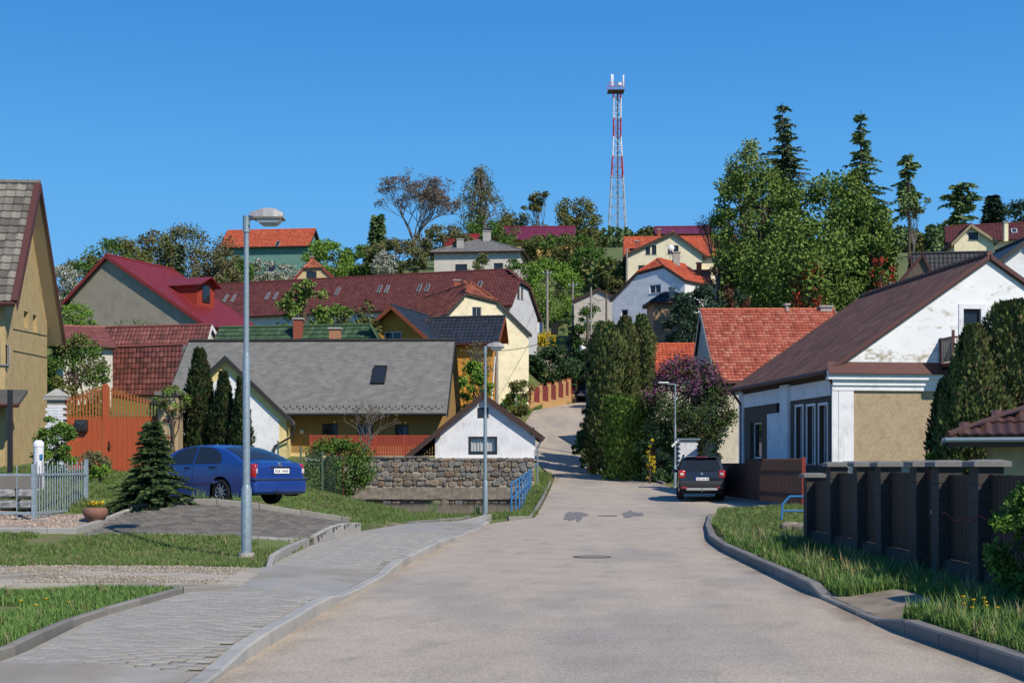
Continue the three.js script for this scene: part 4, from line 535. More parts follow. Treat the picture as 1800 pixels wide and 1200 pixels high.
// right: old white house with brown sheet roof
{
  const stainM = (() => { // lichen and flaking on the old white gable, as it lies in the photograph
    const n = 1024, cv = (u, v) => { const y = v, a = fbm(u * 30, v * 30, 4, 0, 201), b = fbm(u * 7, v * 7, 3, 0, 203), c = fbm(u * 60, v * 60, 2, 0, 207); let s = 0; const band = (c0, w) => Math.exp(-(((y - c0) / w) ** 2)); s = (a - .50) * 3 + (b - .5) * 2.0 + 1.1 * band(.06, .05) + .45 * band(.28, .05) + .55 * band(.62, .06) - .55; s = clamp(s, 0, 1) * clamp((c - .3) * 2.4, 0, 1); const w = .93 + .06 * (fbm(u * 12, v * 12, 3, 0, 205) - .5) * 2; return [w * (1 - s * .50), w * (1 - s * .56), w * (1 - s * .68)]; };
    const t = tex(n, cv); t.colorSpace = THREE.SRGBColorSpace; t.repeat.set(1 / 9, 1 / 4.4); t.offset.set(.5, 0); return t;
  })();
  const gableM = new THREE.MeshStandardMaterial({ color: new THREE.Color(.86, .88, .90), map: stainM, roughness: .9, side: THREE.DoubleSide });
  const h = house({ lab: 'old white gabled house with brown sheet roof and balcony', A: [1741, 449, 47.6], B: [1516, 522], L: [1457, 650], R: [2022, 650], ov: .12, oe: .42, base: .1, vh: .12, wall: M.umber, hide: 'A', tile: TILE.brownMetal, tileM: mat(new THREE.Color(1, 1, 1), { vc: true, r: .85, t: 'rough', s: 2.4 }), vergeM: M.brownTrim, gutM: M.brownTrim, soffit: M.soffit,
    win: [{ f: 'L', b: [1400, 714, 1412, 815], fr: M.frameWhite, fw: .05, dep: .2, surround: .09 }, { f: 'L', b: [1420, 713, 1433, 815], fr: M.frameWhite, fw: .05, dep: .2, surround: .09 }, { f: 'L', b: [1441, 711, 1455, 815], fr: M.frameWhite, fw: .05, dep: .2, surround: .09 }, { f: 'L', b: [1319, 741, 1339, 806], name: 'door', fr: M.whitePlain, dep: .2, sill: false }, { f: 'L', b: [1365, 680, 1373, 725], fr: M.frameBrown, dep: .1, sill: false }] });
  const T = h.T, fA = h.faces.A, y = py => fA.at(1500, py)[1], x = px => fA.at(px, 700)[0], cL = h.wL - .42, cR = h.wR - .42;
  const side = (s) => s; const xl = fA.P(0, 0).clone(), cut = y(641);
  const p3 = (c, yy) => h.P(h.a0 + .12, c, yy), q = p => { const e = p.clone().sub(fA.O); return [e.dot(fA.eX), e.y]; };
  const yAt = c => h.A.y - (c >= 0 ? h.hL / h.wL : h.hR / h.wR) * Math.abs(c) - .15;
  const cutY = fA.O.y + cut, cl = (h.A.y - .15 - cutY) / (h.hL / h.wL), cr = (h.A.y - .15 - cutY) / (h.hR / h.wR), wb = fA.rect([1694, 543, 1725, 604]), wb2 = fA.rect([1767, 543, 1797, 604]);
  const gp = panel(T, 'gable_wall', fA, [q(p3(Math.min(cl, cL), cutY)), q(p3(0, h.A.y - .15)), q(p3(-Math.min(cr, cR), cutY))], [wb, wb2], .28, gableM); gp.userData.label = 'white gable with flaking and lichen stains';
  { const g = gp.geometry, p = g.attributes.position, uv = g.attributes.uv; for (let i = 0; i < p.count; i++) { const e = V3(p.getX(i), p.getY(i), p.getZ(i)).add(V3(...org.get(T))).sub(fA.O); uv.setXY(i, e.dot(fA.eX), e.dot(fA.eY) - cut); } }
  windowOn(T, fA, wb, { fr: M.frameBrown, h: [.5], dep: .12, surround: .17, sillM: M.white, glass: M.glass }); windowOn(T, fA, wb2, { fr: M.frameBrown, h: [.5], dep: .12, surround: .17, sillM: M.white });
  const eL = q(p3(cL, 0))[0], eR = q(p3(-cR, 0))[0], lo = Math.min(eL, eR), hi = Math.max(eL, eR), inner = Math.sign(hi - lo);
  panel(T, 'wall', fA, [[lo, 0], [hi, 0], [hi, cut - .002], [lo, cut - .002]], [fA.rect([1648, 770, 1690, 815])], .28, M.tan); windowOn(T, fA, fA.rect([1648, 770, 1690, 815]), { fr: M.frameBrown, fw: .1, dep: .1, sillM: M.frameBrown });
  const bx = (name, px0, py0, px1, py1, z0, z1, m) => { const a = fA.at(px0, py1), b = fA.at(px1, py0); return part(T, name, fbox(new GB(), fA, a[0], a[1], b[0], b[1], z0, z1), m); };
  bx('corner_pilaster', 1462, 686, 1500, 822, .002, .07, M.white); bx('pilaster', 1640, 706, 1647, 822, .002, .06, M.white);
  bx('cornice', 1452, 656, 2020, 667, .002, .26, M.white); bx('cornice', 1462, 667.3, 2020, 677, .002, .15, M.white); bx('frieze', 1462, 677.3, 2020, 686, .002, .09, M.white);
  { const g = new GB(), a = fA.at(1450, 656), b = fA.at(2022, 641); slab(g, [arr(fA.P(a[0], a[1], .36)), arr(fA.P(b[0], a[1], .36)), arr(fA.P(b[0], b[1], .005)), arr(fA.P(a[0] + .1, b[1], .005))], .035); part(T, 'ledge_flashing', g, mat('#6a3e38', { t: 'rough', s: 1.5, k: .75, r: .6 })); }
  // shaded road side: pilasters
  const fL = h.faces.L, lx = (name, px0, py0, px1, py1, z1, m) => { const a = fL.at(px0, py1), b = fL.at(px1, py0); return part(T, name, fbox(new GB(), fL, Math.min(a[0], b[0]), a[1], Math.max(a[0], b[0]), b[1], .002, z1), m); };
  lx('pilaster', 1376, 675, 1390, 822, .12, M.white); lx('pilaster', 1352, 725, 1374, 822, .08, M.white); lx('corner_pilaster', 1302, 690, 1309, 822, .08, M.white);
  { const a = fL.at(1300, 706), b = fL.at(1462, 668), g = new GB(); fbox(g, fL, Math.min(a[0], b[0]), fL.at(1300, 718)[1], Math.max(a[0], b[0]), fL.at(1300, 695)[1], .002, .04); part(T, 'frieze', g, M.white); }
  const c = h.SP('L', h.a0 + .1, 1); part(T, 'downpipe', new GB().path([[c.x - .1, c.y - .1, c.z + .05], [c.x + .1, c.y - .35, c.z], [c.x + .38, c.y - .75, c.z - .05], [c.x + .38, .3, c.z - .05]], .055, 8), M.brownTrim);
  const e = h.SP('L', h.a1 - .2, 1); part(T, 'downpipe', new GB().path([[e.x - .05, e.y - .1, e.z], [e.x + .35, e.y - .7, e.z + .1], [e.x + .35, .4, e.z + .1]], .055, 8), M.brownTrim);
  // balcony
  const B0 = fA.at(1652, 640), B1 = fA.at(1800, 597), bz = 1.05, slat = mat('#cfcac2', { t: 'wood', s: .6, k: .85 }), bal = part(T, 'balcony', fbox(new GB(), fA, B0[0], B0[1] - .12, B1[0], B0[1], 0, bz), M.brownTrim), hh = B1[1] - B0[1];
  const fr = new GB(); fbox(fr, fA, B0[0], B0[1] + hh - .06, B1[0], B0[1] + hh, bz - .06, bz); fbox(fr, fA, B0[0], B0[1] + hh - .06, B0[0] + .06, B0[1] + hh, 0, bz); fbox(fr, fA, B0[0], B0[1] + .08, B1[0], B0[1] + .13, bz - .05, bz - .01); for (const z of [.0, bz - .08]) fbox(fr, fA, B0[0] - .01, B0[1], B0[0] + .07, B0[1] + hh + (z ? .2 : .02), z, z + .08); part(bal, 'railing_frame', fr, M.brownTrim);
  for (let xx = B0[0] + .12, k = 0; xx < B1[0]; xx += .145, k++) part(bal, 'railing_slat', fbox(new GB(), fA, xx, B0[1] + .04, xx + .1, B0[1] + hh - .02, bz - .03, bz - .005), k % 3 === 1 ? M.concreteDark : slat);
  for (let z = .12, k = 0; z < bz - .1; z += .145, k++) part(bal, 'railing_slat', fbox(new GB(), fA, B0[0] + .015, B0[1] + .04, B0[0] + .04, B0[1] + hh - .02, z, z + .1), M.concreteDark);
}
// small white house on the stone wall by the pond
{
  const D = 66.3, s = F / D, h = house({ n: 'cottage', lab: 'small white gable house standing on the stone wall by the pond', cat: 'house', A: [848, 692, D - .25], dir: 90, len: 5.2, L: [708, 806], R: [954, 767], ov: .25, oe: 0, base: 1.95, hide: 'ABLR', roofM: mat('#5d4641', { t: 'rough', s: 1.5, k: .85, r: .7 }), vergeM: mat('#4f3a34', { t: 'wood', s: .8, k: .85 }), gutM: M.brownTrim });
  const T = h.T, f = face(V3(0, 1.95, -D), V3(0, 0, 1)), wa = px => f.at(px, 700)[0], ya = py => f.at(800, py)[1], x0 = wa(765), x1 = wa(941), ax = wa(848);
  const yr = x => (x > ax ? h.A.y - h.hR / h.wR * (x - ax) : h.A.y - h.hL / h.wL * (ax - x)) - .17 - 1.95, w1 = f.rect([823, 767, 874, 799]), w2 = f.rect([839, 716, 859, 735]);
  panel(T, 'wall', f, [[x0, 0], [x1, 0], [x1, yr(x1)], [ax, yr(ax)], [x0, yr(x0)]], [w1, w2], .3, M.white);
  panel(T, 'wall', face(V3(x1, 1.95, -D), V3(1, 0, 0)), [[.3, 0], [4.9, 0], [4.9, yr(x1)], [.3, yr(x1)]], [], .3, M.white); panel(T, 'wall', face(V3(x0, 1.95, -D), V3(-1, 0, 0)), [[-4.9, 0], [-.3, 0], [-.3, yr(x0)], [-4.9, yr(x0)]], [], .3, M.white); panel(T, 'wall', face(V3(0, 1.95, -D - 4.9), V3(0, 0, -1)), [[-x1, 0], [-x0, 0], [-x0, yr(x0)], [-ax, yr(ax)], [-x1, yr(x1)]], [], .3, M.white);
  windowOn(T, f, w1, { fr: M.frameDark, fw: .1, dep: .03, glass: M.clear, curtain: true, m: 0, sill: false, lab: 'wide dark framed window with pale curtains' }); windowOn(T, f, w2, { fr: M.frameDark, fw: .07, dep: .03, sill: false });
  const r = h.SP('R', 0, 1); part(T, 'downpipe', new GB().path([[r.x, r.y - .08, r.z], [x1 + .1, r.y - .55, -D + .1], [x1 + .1, .8, -D + .1]], .045, 8), M.galvPlain);
  for (const [px, py] of [[770, 762], [936, 757]]) { const e = f.at(px, py); part(T, 'rafter_end', fbox(new GB(), f, e[0] - .1, e[1] - .2, e[0] + .1, e[1] + .15, .01, .22), M.soffit); }
}
// stone retaining wall: mortar core, footing and single stones
{
  R = rngOf(404); const D = 66, x0 = -9, x1 = 1.1, top = 2.02, T = thing('stone_wall', 'rough stone retaining wall between the pond and the white house', 'wall', [-3.9, -.6, -D]);
  part(T, 'mortar_core', new GB().box((x0 + x1) / 2, (top - .9) / 2, -D - .45, x1 - x0 - .04, top + .9, .8), M.mortar);
  { const g = new GB(), n = 60; for (let i = 0; i < n; i++) { const a = lerp(x0, x1, i / n), b = lerp(x0, x1, (i + 1) / n), P = (x, y) => [x, y, -D + .06 + .16 * fbm(x * 1.7, y * 3, 4, 0, 301)], ys = [.0 + .05 * fbm(i * .7, 2, 2, 0, 33), .1, .24, .42, .56 + .05 * fbm(i * .5, 7, 2, 0, 34)]; for (let k = 0; k < 4; k++) g.quad(P(a, ys[k]), P(b, ys[k]), P(b, ys[k + 1]), P(a, ys[k + 1])); g.quad(P(a, ys[4]), P(b, ys[4]), [b, ys[4] + .03, -D - .1], [a, ys[4] + .03, -D - .1]); } part(T, 'concrete_footing', g, mat('#958d80', { t: 'stone', s: 1.1, b: .06, k: 1.05 })); }
  const ms = ['#8a7c6c', '#9a8e7e', '#7d7770', '#8f8b86', '#9d917f', '#7a7671', '#8a7562', '#84868a', '#93918c', '#9f988e'].map(c => mat(c, { t: 'stone', s: .9, b: .03, k: 1.1 }));
  let y = -.55;
  while (y < top - .06) {
    const rh = rr(.13, .27); let x = x0 + rr(0, .2); const yt = Math.min(y + rh, top + .02);
    while (x < x1 - .1) {
      const w = Math.min(rr(.15, .5), x1 - x); const low = y < .56; if (low && !(y < -.05)) { x += w; continue; }
      const n = 9, pts = [], cx = x + w / 2, cy = (y + yt) / 2 + rr(-.045, .045), ph = rr(0, 6), gx = rr(.9, 1.18), gy = rr(.85, 1.3); for (let i = 0; i < n; i++) { const a = i / n * 6.283 + ph, c = Math.cos(a), s = Math.sin(a), k = Math.pow(Math.pow(Math.abs(c), 5) + Math.pow(Math.abs(s), 5), -1 / 5) * rr(.84, 1.03); pts.push([clamp(cx + c * k * gx * (w / 2 - .006), x0, x1), Math.min(top + .03, cy + s * k * gy * ((yt - y) / 2 - .005))]); }
      const g = new GB(), z0 = -D - .1, z1 = -D + rr(-.04, .06), bz = .028; const q = pts.map(p => [lerp(cx, p[0], .88), lerp(cy, p[1], .84)]);
      for (let i = 0; i < n; i++) { const j = (i + 1) % n, A = (p, z) => [p[0], p[1], z]; g.quad(A(pts[i], z0), A(pts[j], z0), A(pts[j], z1), A(pts[i], z1)); g.quad(A(pts[i], z1), A(pts[j], z1), A(q[j], z1 + bz), A(q[i], z1 + bz)); g.tri(A(q[i], z1 + bz), A(q[j], z1 + bz), [cx, cy, z1 + bz + rr(-.01, .02)]); }
      part(T, 'stone', g, pick(ms)); x += w;
    }
    y = yt;
  }
  // flat capping course left of the cottage
  for (let x = x0; x < -4.3; x += .55) part(T, 'cap_stone', new GB().box(x + .27, top + .05, -D - .25, .52, .1, .7, rr(-.03, .03)), pick(ms));
}
// terrace with red balustrade in front of the grey-roofed cottage
{
  R = rngOf(12); const D = 71.2, T = thing('balustrade', 'red brown wooden balustrade on the cottage terrace', 'balustrade', [-7, 2, -D]);
  const a = W(545, 800, D), b = W(770, 800, D), y0 = 2.12, y1 = 3.2; part(T, 'terrace_slab', new GB().box((a.x + b.x) / 2, 1.99, -D - .3, b.x - a.x + .4, .2, 1.2), M.concrete);
  for (const px of [546, 660, 712, 768]) { const x = (px - CX) * D / F; part(T, 'post', new GB().box(x, (y0 + y1) / 2 + .03, -D, .13, y1 - y0 + .06, .13), M.redRail); }
  part(T, 'handrail', new GB().box((a.x + b.x) / 2, y1, -D, b.x - a.x, .08, .14), M.redRail); part(T, 'bottom_rail', new GB().box((a.x + b.x) / 2, y0 + .12, -D, b.x - a.x, .08, .06), M.redRail); part(T, 'middle_rail', new GB().box((a.x + b.x) / 2, y1 - .22, -D, b.x - a.x, .06, .06), M.redRail);
  for (let x = a.x + .1; x < b.x - .06; x += .135) part(T, 'slat', new GB().box(x, (y0 + y1) / 2, -D + .05, .105, y1 - y0 - .1, .022), M.redRail);
  const L = thing('lattice_panel', 'dark diagonal lattice below the red balustrade beside the white house', 'lattice', [-4.4, 2.02, -66.8]), p = W(723, 803, 66.8), q = W(764, 791, 66.8), g = new GB(), hh = .38; for (let x = p.x - .3; x < q.x; x += .18) { g.bar([x, 2.05, -66.8], [x + hh, 2.05 + hh, -66.8], .03, .015); g.bar([x + hh, 2.05, -66.82], [x, 2.05 + hh, -66.82], .03, .015); } g.box((p.x + q.x) / 2, 2.05 + hh, -66.8, q.x - p.x + .2, .04, .03); g.box((p.x + q.x) / 2, 2.05, -66.8, q.x - p.x + .2, .04, .03); part(L, 'lattice', g, M.frameDark);
}
// ---------------------------------------------------------------- street furniture
const GY = (x, d) => { for (const s of sheets) if (s.in(x, d)) return s.y(x, d); return G(x, d); };
function lampPost(label, x, d, h, y0, o = {}) {
  const T = thing('street_lamp', label, 'street lamp', [x, y0, -d], o.group), z = -d, k = h / 5.75, P = (a, b, c) => [x + a, y0 + b, z + c];
  const r = o.r ?? 1;
  part(T, 'foot', new GB().tube(P(0, -.3, 0), P(0, .06, 0), .2 * r, .13 * r, 14), M.concrete, .8);
  part(T, 'lower_pole', new GB().tube(P(0, 0, 0), P(0, 1.12 * k, 0), .088 * r, .088 * r, 18).tube(P(0, 1.12 * k, 0), P(0, 1.2 * k, 0), .088 * r, .062 * r, 18, false), M.galv, .8);
  part(T, 'middle_pole', new GB().tube(P(0, 1.18 * k, 0), P(0, 3.35 * k, 0), .062 * r, .062 * r, 16).tube(P(0, 3.35 * k, 0), P(0, 3.42 * k, 0), .062 * r, .046 * r, 16, false), M.galv, .8);
  part(T, 'upper_pole', new GB().tube(P(0, 3.4 * k, 0), P(0, 5.55 * k, 0), .046 * r, .042 * r, 14), M.galv, .8);
  if (o.slim) { part(T, 'arm', new GB().tube(P(0, 5.5 * k, 0), P(0, 5.62 * k, 0), .05, .05, 10).tube(P(.02, 5.6 * k, 0), P(-.75, 5.66 * k, 0), .03, .03, 10), M.galv); part(T, 'lamp_head', new GB().add(new RoundedBoxGeometry(.5, .07, .2, 2, .03), new THREE.Matrix4().setPosition(x - .55, y0 + 5.7 * k, z)), M.whitePlain, .6); const s = new GB(); s.box(x + .02, y0 + 2.4 * k, z + .1, .5, .09, .02); const g = s.geo(); g.translate(-x, -y0 - 2.4 * k, -z); g.rotateZ(.75); g.translate(x, y0 + 2.4 * k, z); part(T, 'tilted_plate', g, M.whitePlain); return T; }
  const e = new GB(); e.tube(P(0, 5.45 * k, 0), P(0, 5.72 * k, 0), .06, .06, 12).tube(P(-.02, 5.67 * k, 0), P(.16, 5.72 * k, 0), .05, .05, 12); part(T, 'elbow', e, M.galv, .8);
  // luminaire: tapered housing over a glass bowl
  const sec = [[.06, .055, .0, .07], [.14, .085, -.02, .1], [.3, .13, -.035, .15], [.48, .125, -.035, .15], [.62, .055, -.03, .07]], hg = new GB(), hy = 5.72 * k, ring = ([a, hh, lo, w]) => [P(a, hy + lo, -w), P(a, hy + lo, w), P(a, hy + hh * .75, w * .86), P(a, hy + hh, w * .45), P(a, hy + hh, -w * .45), P(a, hy + hh * .75, -w * .86)];
  for (let i = 0; i < sec.length - 1; i++) { const a = ring(sec[i]), b = ring(sec[i + 1]); for (let j = 0; j < 6; j++) hg.quad(a[j], a[(j + 1) % 6], b[(j + 1) % 6], b[j]); } for (const s of [sec[0], sec[4]]) { const a = ring(s); for (let j = 1; j < 5; j++) hg.tri(a[0], a[j], a[j + 1]); }
  const head = part(T, 'lamp_head', hg, mat('#b9b8bb', { t: 'galv', s: .6, k: 1, r: .5 }));
  part(head, 'rim', new GB().box(x + .38, y0 + hy - .045, z, .5, .03, .3), M.greyDark);
  const bowl = new GB(), L = [[.16, .6, .135, -.05], [.22, .54, .115, -.12], [.28, .48, .08, -.16]]; for (let i = 0; i < 2; i++) { const q = l => [P(l[0], hy + l[3], -l[2]), P(l[1], hy + l[3], -l[2]), P(l[1], hy + l[3], l[2]), P(l[0], hy + l[3], l[2])], a = q(L[i]), b = q(L[i + 1]); for (let j = 0; j < 4; j++) bowl.quad(a[j], a[(j + 1) % 4], b[(j + 1) % 4], b[j]); } { const l = L[2]; bowl.quad(P(l[0], hy + l[3], -l[2]), P(l[1], hy + l[3], -l[2]), P(l[1], hy + l[3], l[2]), P(l[0], hy + l[3], l[2])); }
  part(head, 'glass_bowl', bowl, mat('#b3bcc4', { r: .15, k: .75 })); return T;
}
lampPost('tall galvanised street lamp on the left lawn nearest the camera', -4.45, 22.85, 5.72, .1);
lampPost('galvanised street lamp at the pond bank before the white house', -.9, 46, 5.75, -.06);
lampPost('slim street lamp with thin arm beside the lilac', 7.68, 64.2, 4.95, .64, { slim: true, r: .8 });

// ---------------------------------------------------------------- cars
function smoothTab(pts) { return x => { const n = pts.length; if (x <= pts[0][0]) return pts[0][1]; if (x >= pts[n - 1][0]) return pts[n - 1][1]; let i = 0; while (pts[i + 1][0] < x) i++; const [x0, y0] = pts[i], [x1, y1] = pts[i + 1], t = (x - x0) / (x1 - x0), m = j => j <= 0 || j >= n - 1 ? 0 : (pts[j + 1][1] - pts[j - 1][1]) / (pts[j + 1][0] - pts[j - 1][0]), m0 = i === 0 ? (y1 - y0) / (x1 - x0) : m(i), m1 = i === n - 2 ? (y1 - y0) / (x1 - x0) : m(i + 1), h = x1 - x0, t2 = t * t, t3 = t2 * t; return (2 * t3 - 3 * t2 + 1) * y0 + (t3 - 2 * t2 + t) * h * m0 + (-2 * t3 + 3 * t2) * y1 + (t3 - t2) * h * m1; }; }
function plateTex(text) { const c = document.createElement('canvas'); c.width = 256; c.height = 64; const g = c.getContext('2d'); g.fillStyle = '#eef0f2'; g.fillRect(0, 0, 256, 64); g.fillStyle = '#1f3f9a'; g.fillRect(0, 0, 24, 64); g.fillStyle = '#101418'; g.font = 'bold 50px sans-serif'; g.textBaseline = 'middle'; g.textAlign = 'center'; g.fillText(text, 140, 35, 220); const t = new THREE.CanvasTexture(c); t.colorSpace = THREE.SRGBColorSpace; return t; }
function car(o) {
  const T = thing('parked_car', o.lab, 'car', [0, 0, 0], 'cars parked along the road'), top = smoothTab(o.top), wid = smoothTab(o.wid), belt = o.belt, R0 = o.wheel, roofH = o.roofH, tum = o.tum ?? .3;
  const arch = (x, y0) => { let b = y0; for (const a of o.axles) { const q = Math.abs(x - a); if (q < R0 + .07) b = Math.max(b, R0 + Math.sqrt(Math.max(0, (R0 + .07) ** 2 - q * q)) * .96); } return b; };
  const g01 = (x, y) => { const b = belt(x); return y <= b ? lerp(.955, .985, sm((y - .2) / (b * .6 - .2))) - .02 * sm((y - b * .75) / (b * .25)) : .965 - tum * (y - b) / (roofH - b); };
  const hw = (x, y) => wid(x) * g01(x, y);
  const xs = []; for (let x = o.top[0][0]; x <= o.top[o.top.length - 1][0] + 1e-6; x += .03) xs.push(x);
  const sect = x => {
    const tp = top(x), lo = arch(x, o.bot + .14 * sm((Math.abs(x) - (o.len / 2 - .35)) / .35)), sh = Math.max(Math.min(belt(x), tp - .05), lo + .03), ed = Math.max(tp - .055, sh + .01), pts = [];
    for (let i = 0; i <= 6; i++) { const y = lerp(lo, sh, i / 6); pts.push([y, hw(x, y)]); } for (let i = 1; i <= 4; i++) { const y = lerp(sh, ed, i / 4); pts.push([y, hw(x, y)]); }
    const we = hw(x, ed); for (let i = 1; i <= 7; i++) { const t = i / 7, z = we * (1 - t * t * .15 - t * .85); pts.push([ed + (tp - ed) * (1 - Math.pow(Math.max(0, z / we), 2.6)), z]); } return pts;
  };
  const P = [], I = [], m = sect(0).length; xs.forEach(x => { const s = sect(x); for (const q of s) P.push(x, q[0], q[1]); for (let i = m - 2; i >= 0; i--) P.push(x, s[i][0], -s[i][1]); });
  const w = 2 * m - 1; for (let j = 0; j < xs.length - 1; j++) for (let i = 0; i < w - 1; i++) { const a = j * w + i; I.push(a, a + 1, a + w + 1, a, a + w + 1, a + w); }
  for (const j of [0, xs.length - 1]) for (let i = 1; i < w - 1; i++) I.push(j * w, j * w + i, j * w + i + 1);
  let g = new THREE.BufferGeometry(); g.setAttribute('position', new THREE.Float32BufferAttribute(P, 3)); g.setIndex(I); g.computeVertexNormals(); g = toCreasedNormals(g, .6); const body = part(T, 'body', g, o.paint);
  part(T, 'underbody', new GB().box(0, .36, 0, o.len - .35, .24, wid(0) * 1.72), M.black);
  // glass: side panes mapped on the body side, screens mapped on the sloping top
  const side = (name, pts) => { const s = new THREE.Shape(pts.map(p => new THREE.Vector2(p[0], p[1]))); for (const k of [1, -1]) { const q = new THREE.ShapeGeometry(s), p = q.attributes.position; for (let i = 0; i < p.count; i++) { p.setZ(i, k * (hw(p.getX(i), p.getY(i)) + .007)); } q.computeVertexNormals(); part(T, name, q, o.glass ?? M.glass); } };
  o.side.forEach(p => side('side_window', p));
  const onTop = (name, x0, x1, wf, mm, lift = .008) => { const q = new THREE.PlaneGeometry(1, 1, 10, 10), p = q.attributes.position; for (let i = 0; i < p.count; i++) { const u = p.getX(i) + .5, v = (p.getY(i)) * 2, x = lerp(x0, x1, u), tp = top(x), ed = Math.max(tp - .055, Math.min(belt(x), tp - .05) + .01), we = hw(x, ed), z = v * we * wf(u); p.setXYZ(i, x, ed + (tp - ed) * (1 - Math.pow(Math.abs(z) / we, 2.6)) + lift, z); } q.computeVertexNormals(); autoUV(q); return part(T, name, q, mm); };
  onTop('rear_window', ...o.rearGlass, u => .86, o.glassRear ?? M.glass, o.rearLift ?? .008); onTop('windscreen', ...o.frontGlass, () => .9, M.glass);
  // seams, handles
  for (const sx of o.seams) for (const k of [1, -1]) { const s = new GB(); for (let i = 0; i < 10; i++) { const y0 = lerp(.34, belt(sx) - .01, i / 10), y1 = lerp(.34, belt(sx) - .01, (i + 1) / 10); s.tube([sx, y0, k * (hw(sx, y0) + .001)], [sx, y1, k * (hw(sx, y1) + .001)], .005, .005, 4, false); } part(body, 'door_seam', s, M.black); }
  for (const [hx, hy] of o.handles) for (const k of [1, -1]) part(T, 'door_handle', new GB().add(new RoundedBoxGeometry(.2, .035, .03, 2, .012), new THREE.Matrix4().setPosition(hx, hy, k * (hw(hx, hy) + .012))), o.handleM ?? M.black);
  for (const k of [1, -1]) part(T, 'wing_mirror', new GB().add(new RoundedBoxGeometry(.14, .13, .2, 3, .05), new THREE.Matrix4().setPosition(o.mirror[0], o.mirror[1], k * (wid(o.mirror[0]) + .06))), o.mirrorM ?? o.paint, .7);
  // wheels
  for (const a of o.axles) for (const k of [1, -1]) {
    const tw = .2, zc = k * (wid(a) - .12), tyre = new THREE.LatheGeometry([[R0 * .64, -tw / 2], [R0 * .9, -tw / 2 - .008], [R0 * .985, -tw * .38], [R0, 0], [R0 * .985, tw * .38], [R0 * .9, tw / 2 + .008], [R0 * .64, tw / 2]].map(p => new THREE.Vector2(p[0], p[1])), 36); tyre.rotateX(Math.PI / 2); tyre.translate(a, R0, zc);
    const wh = part(T, 'wheel', tyre, M.rubber), rim = new GB(), zf = zc + k * tw * .42; for (let i = 0; i < 24; i++) { const p = i / 24 * 6.2832, q = (i + 1) / 24 * 6.2832, X = (r, t, z) => [a + Math.cos(t) * r, R0 + Math.sin(t) * r, z]; rim.quad(X(R0 * .66, p, zf), X(R0 * .66, q, zf), X(R0 * .58, q, zf - k * .03), X(R0 * .58, p, zf - k * .03)); }
    for (let i = 0; i < 9; i++) { const t = i / 9 * 6.2832; rim.bar([a, R0, zf - k * .01], [a + Math.cos(t) * R0 * .62, R0 + Math.sin(t) * R0 * .62, zf - k * .02], .045, .03); } part(wh, 'rim', rim, mat('#a9adb2', { r: .35, m: .5, k: .8 })); const disc = new GB(); for (let i = 0; i < 18; i++) { const p = i / 18 * 6.2832, q = (i + 1) / 18 * 6.2832; disc.tri([a, R0, zf - k * .07], [a + Math.cos(p) * R0 * .65, R0 + Math.sin(p) * R0 * .65, zf - k * .07], [a + Math.cos(q) * R0 * .65, R0 + Math.sin(q) * R0 * .65, zf - k * .07]); } part(wh, 'brake_disc', disc, M.black);
  }
  const rb = (name, w, h, d, r, x, y, z, mm, ry = 0, par = T) => part(par, name, new GB().add(new RoundedBoxGeometry(w, h, d, 3, r), new THREE.Matrix4().makeRotationY(ry).setPosition(x, y, z)), mm, .8);
  const plate = (x, y, s, text, tilt = 0) => { const q = new THREE.PlaneGeometry(.52, .112); q.rotateY(s * Math.PI / 2); const pl = new THREE.Mesh(q, new THREE.MeshStandardMaterial({ map: plateTex(text), roughness: .45, side: THREE.DoubleSide })); pl.name = 'number_plate'; pl.position.set(x + s * .012, y, 0); pl.rotation.z = tilt; pl.castShadow = pl.receiveShadow = true; T.add(pl); rb('plate_holder', .016, .125, .535, .006, x, y, 0, M.black); };
  o.extra({ T, rb, plate, top, hw, wid, body, onTop });
  return T;
}
const lampRed = new THREE.MeshPhysicalMaterial({ color: new THREE.Color(.42, .01, .012), roughness: .12, clearcoat: 1, side: THREE.DoubleSide }), lampWhite = mat('#d9d4d0', { r: .15, k: .8 });
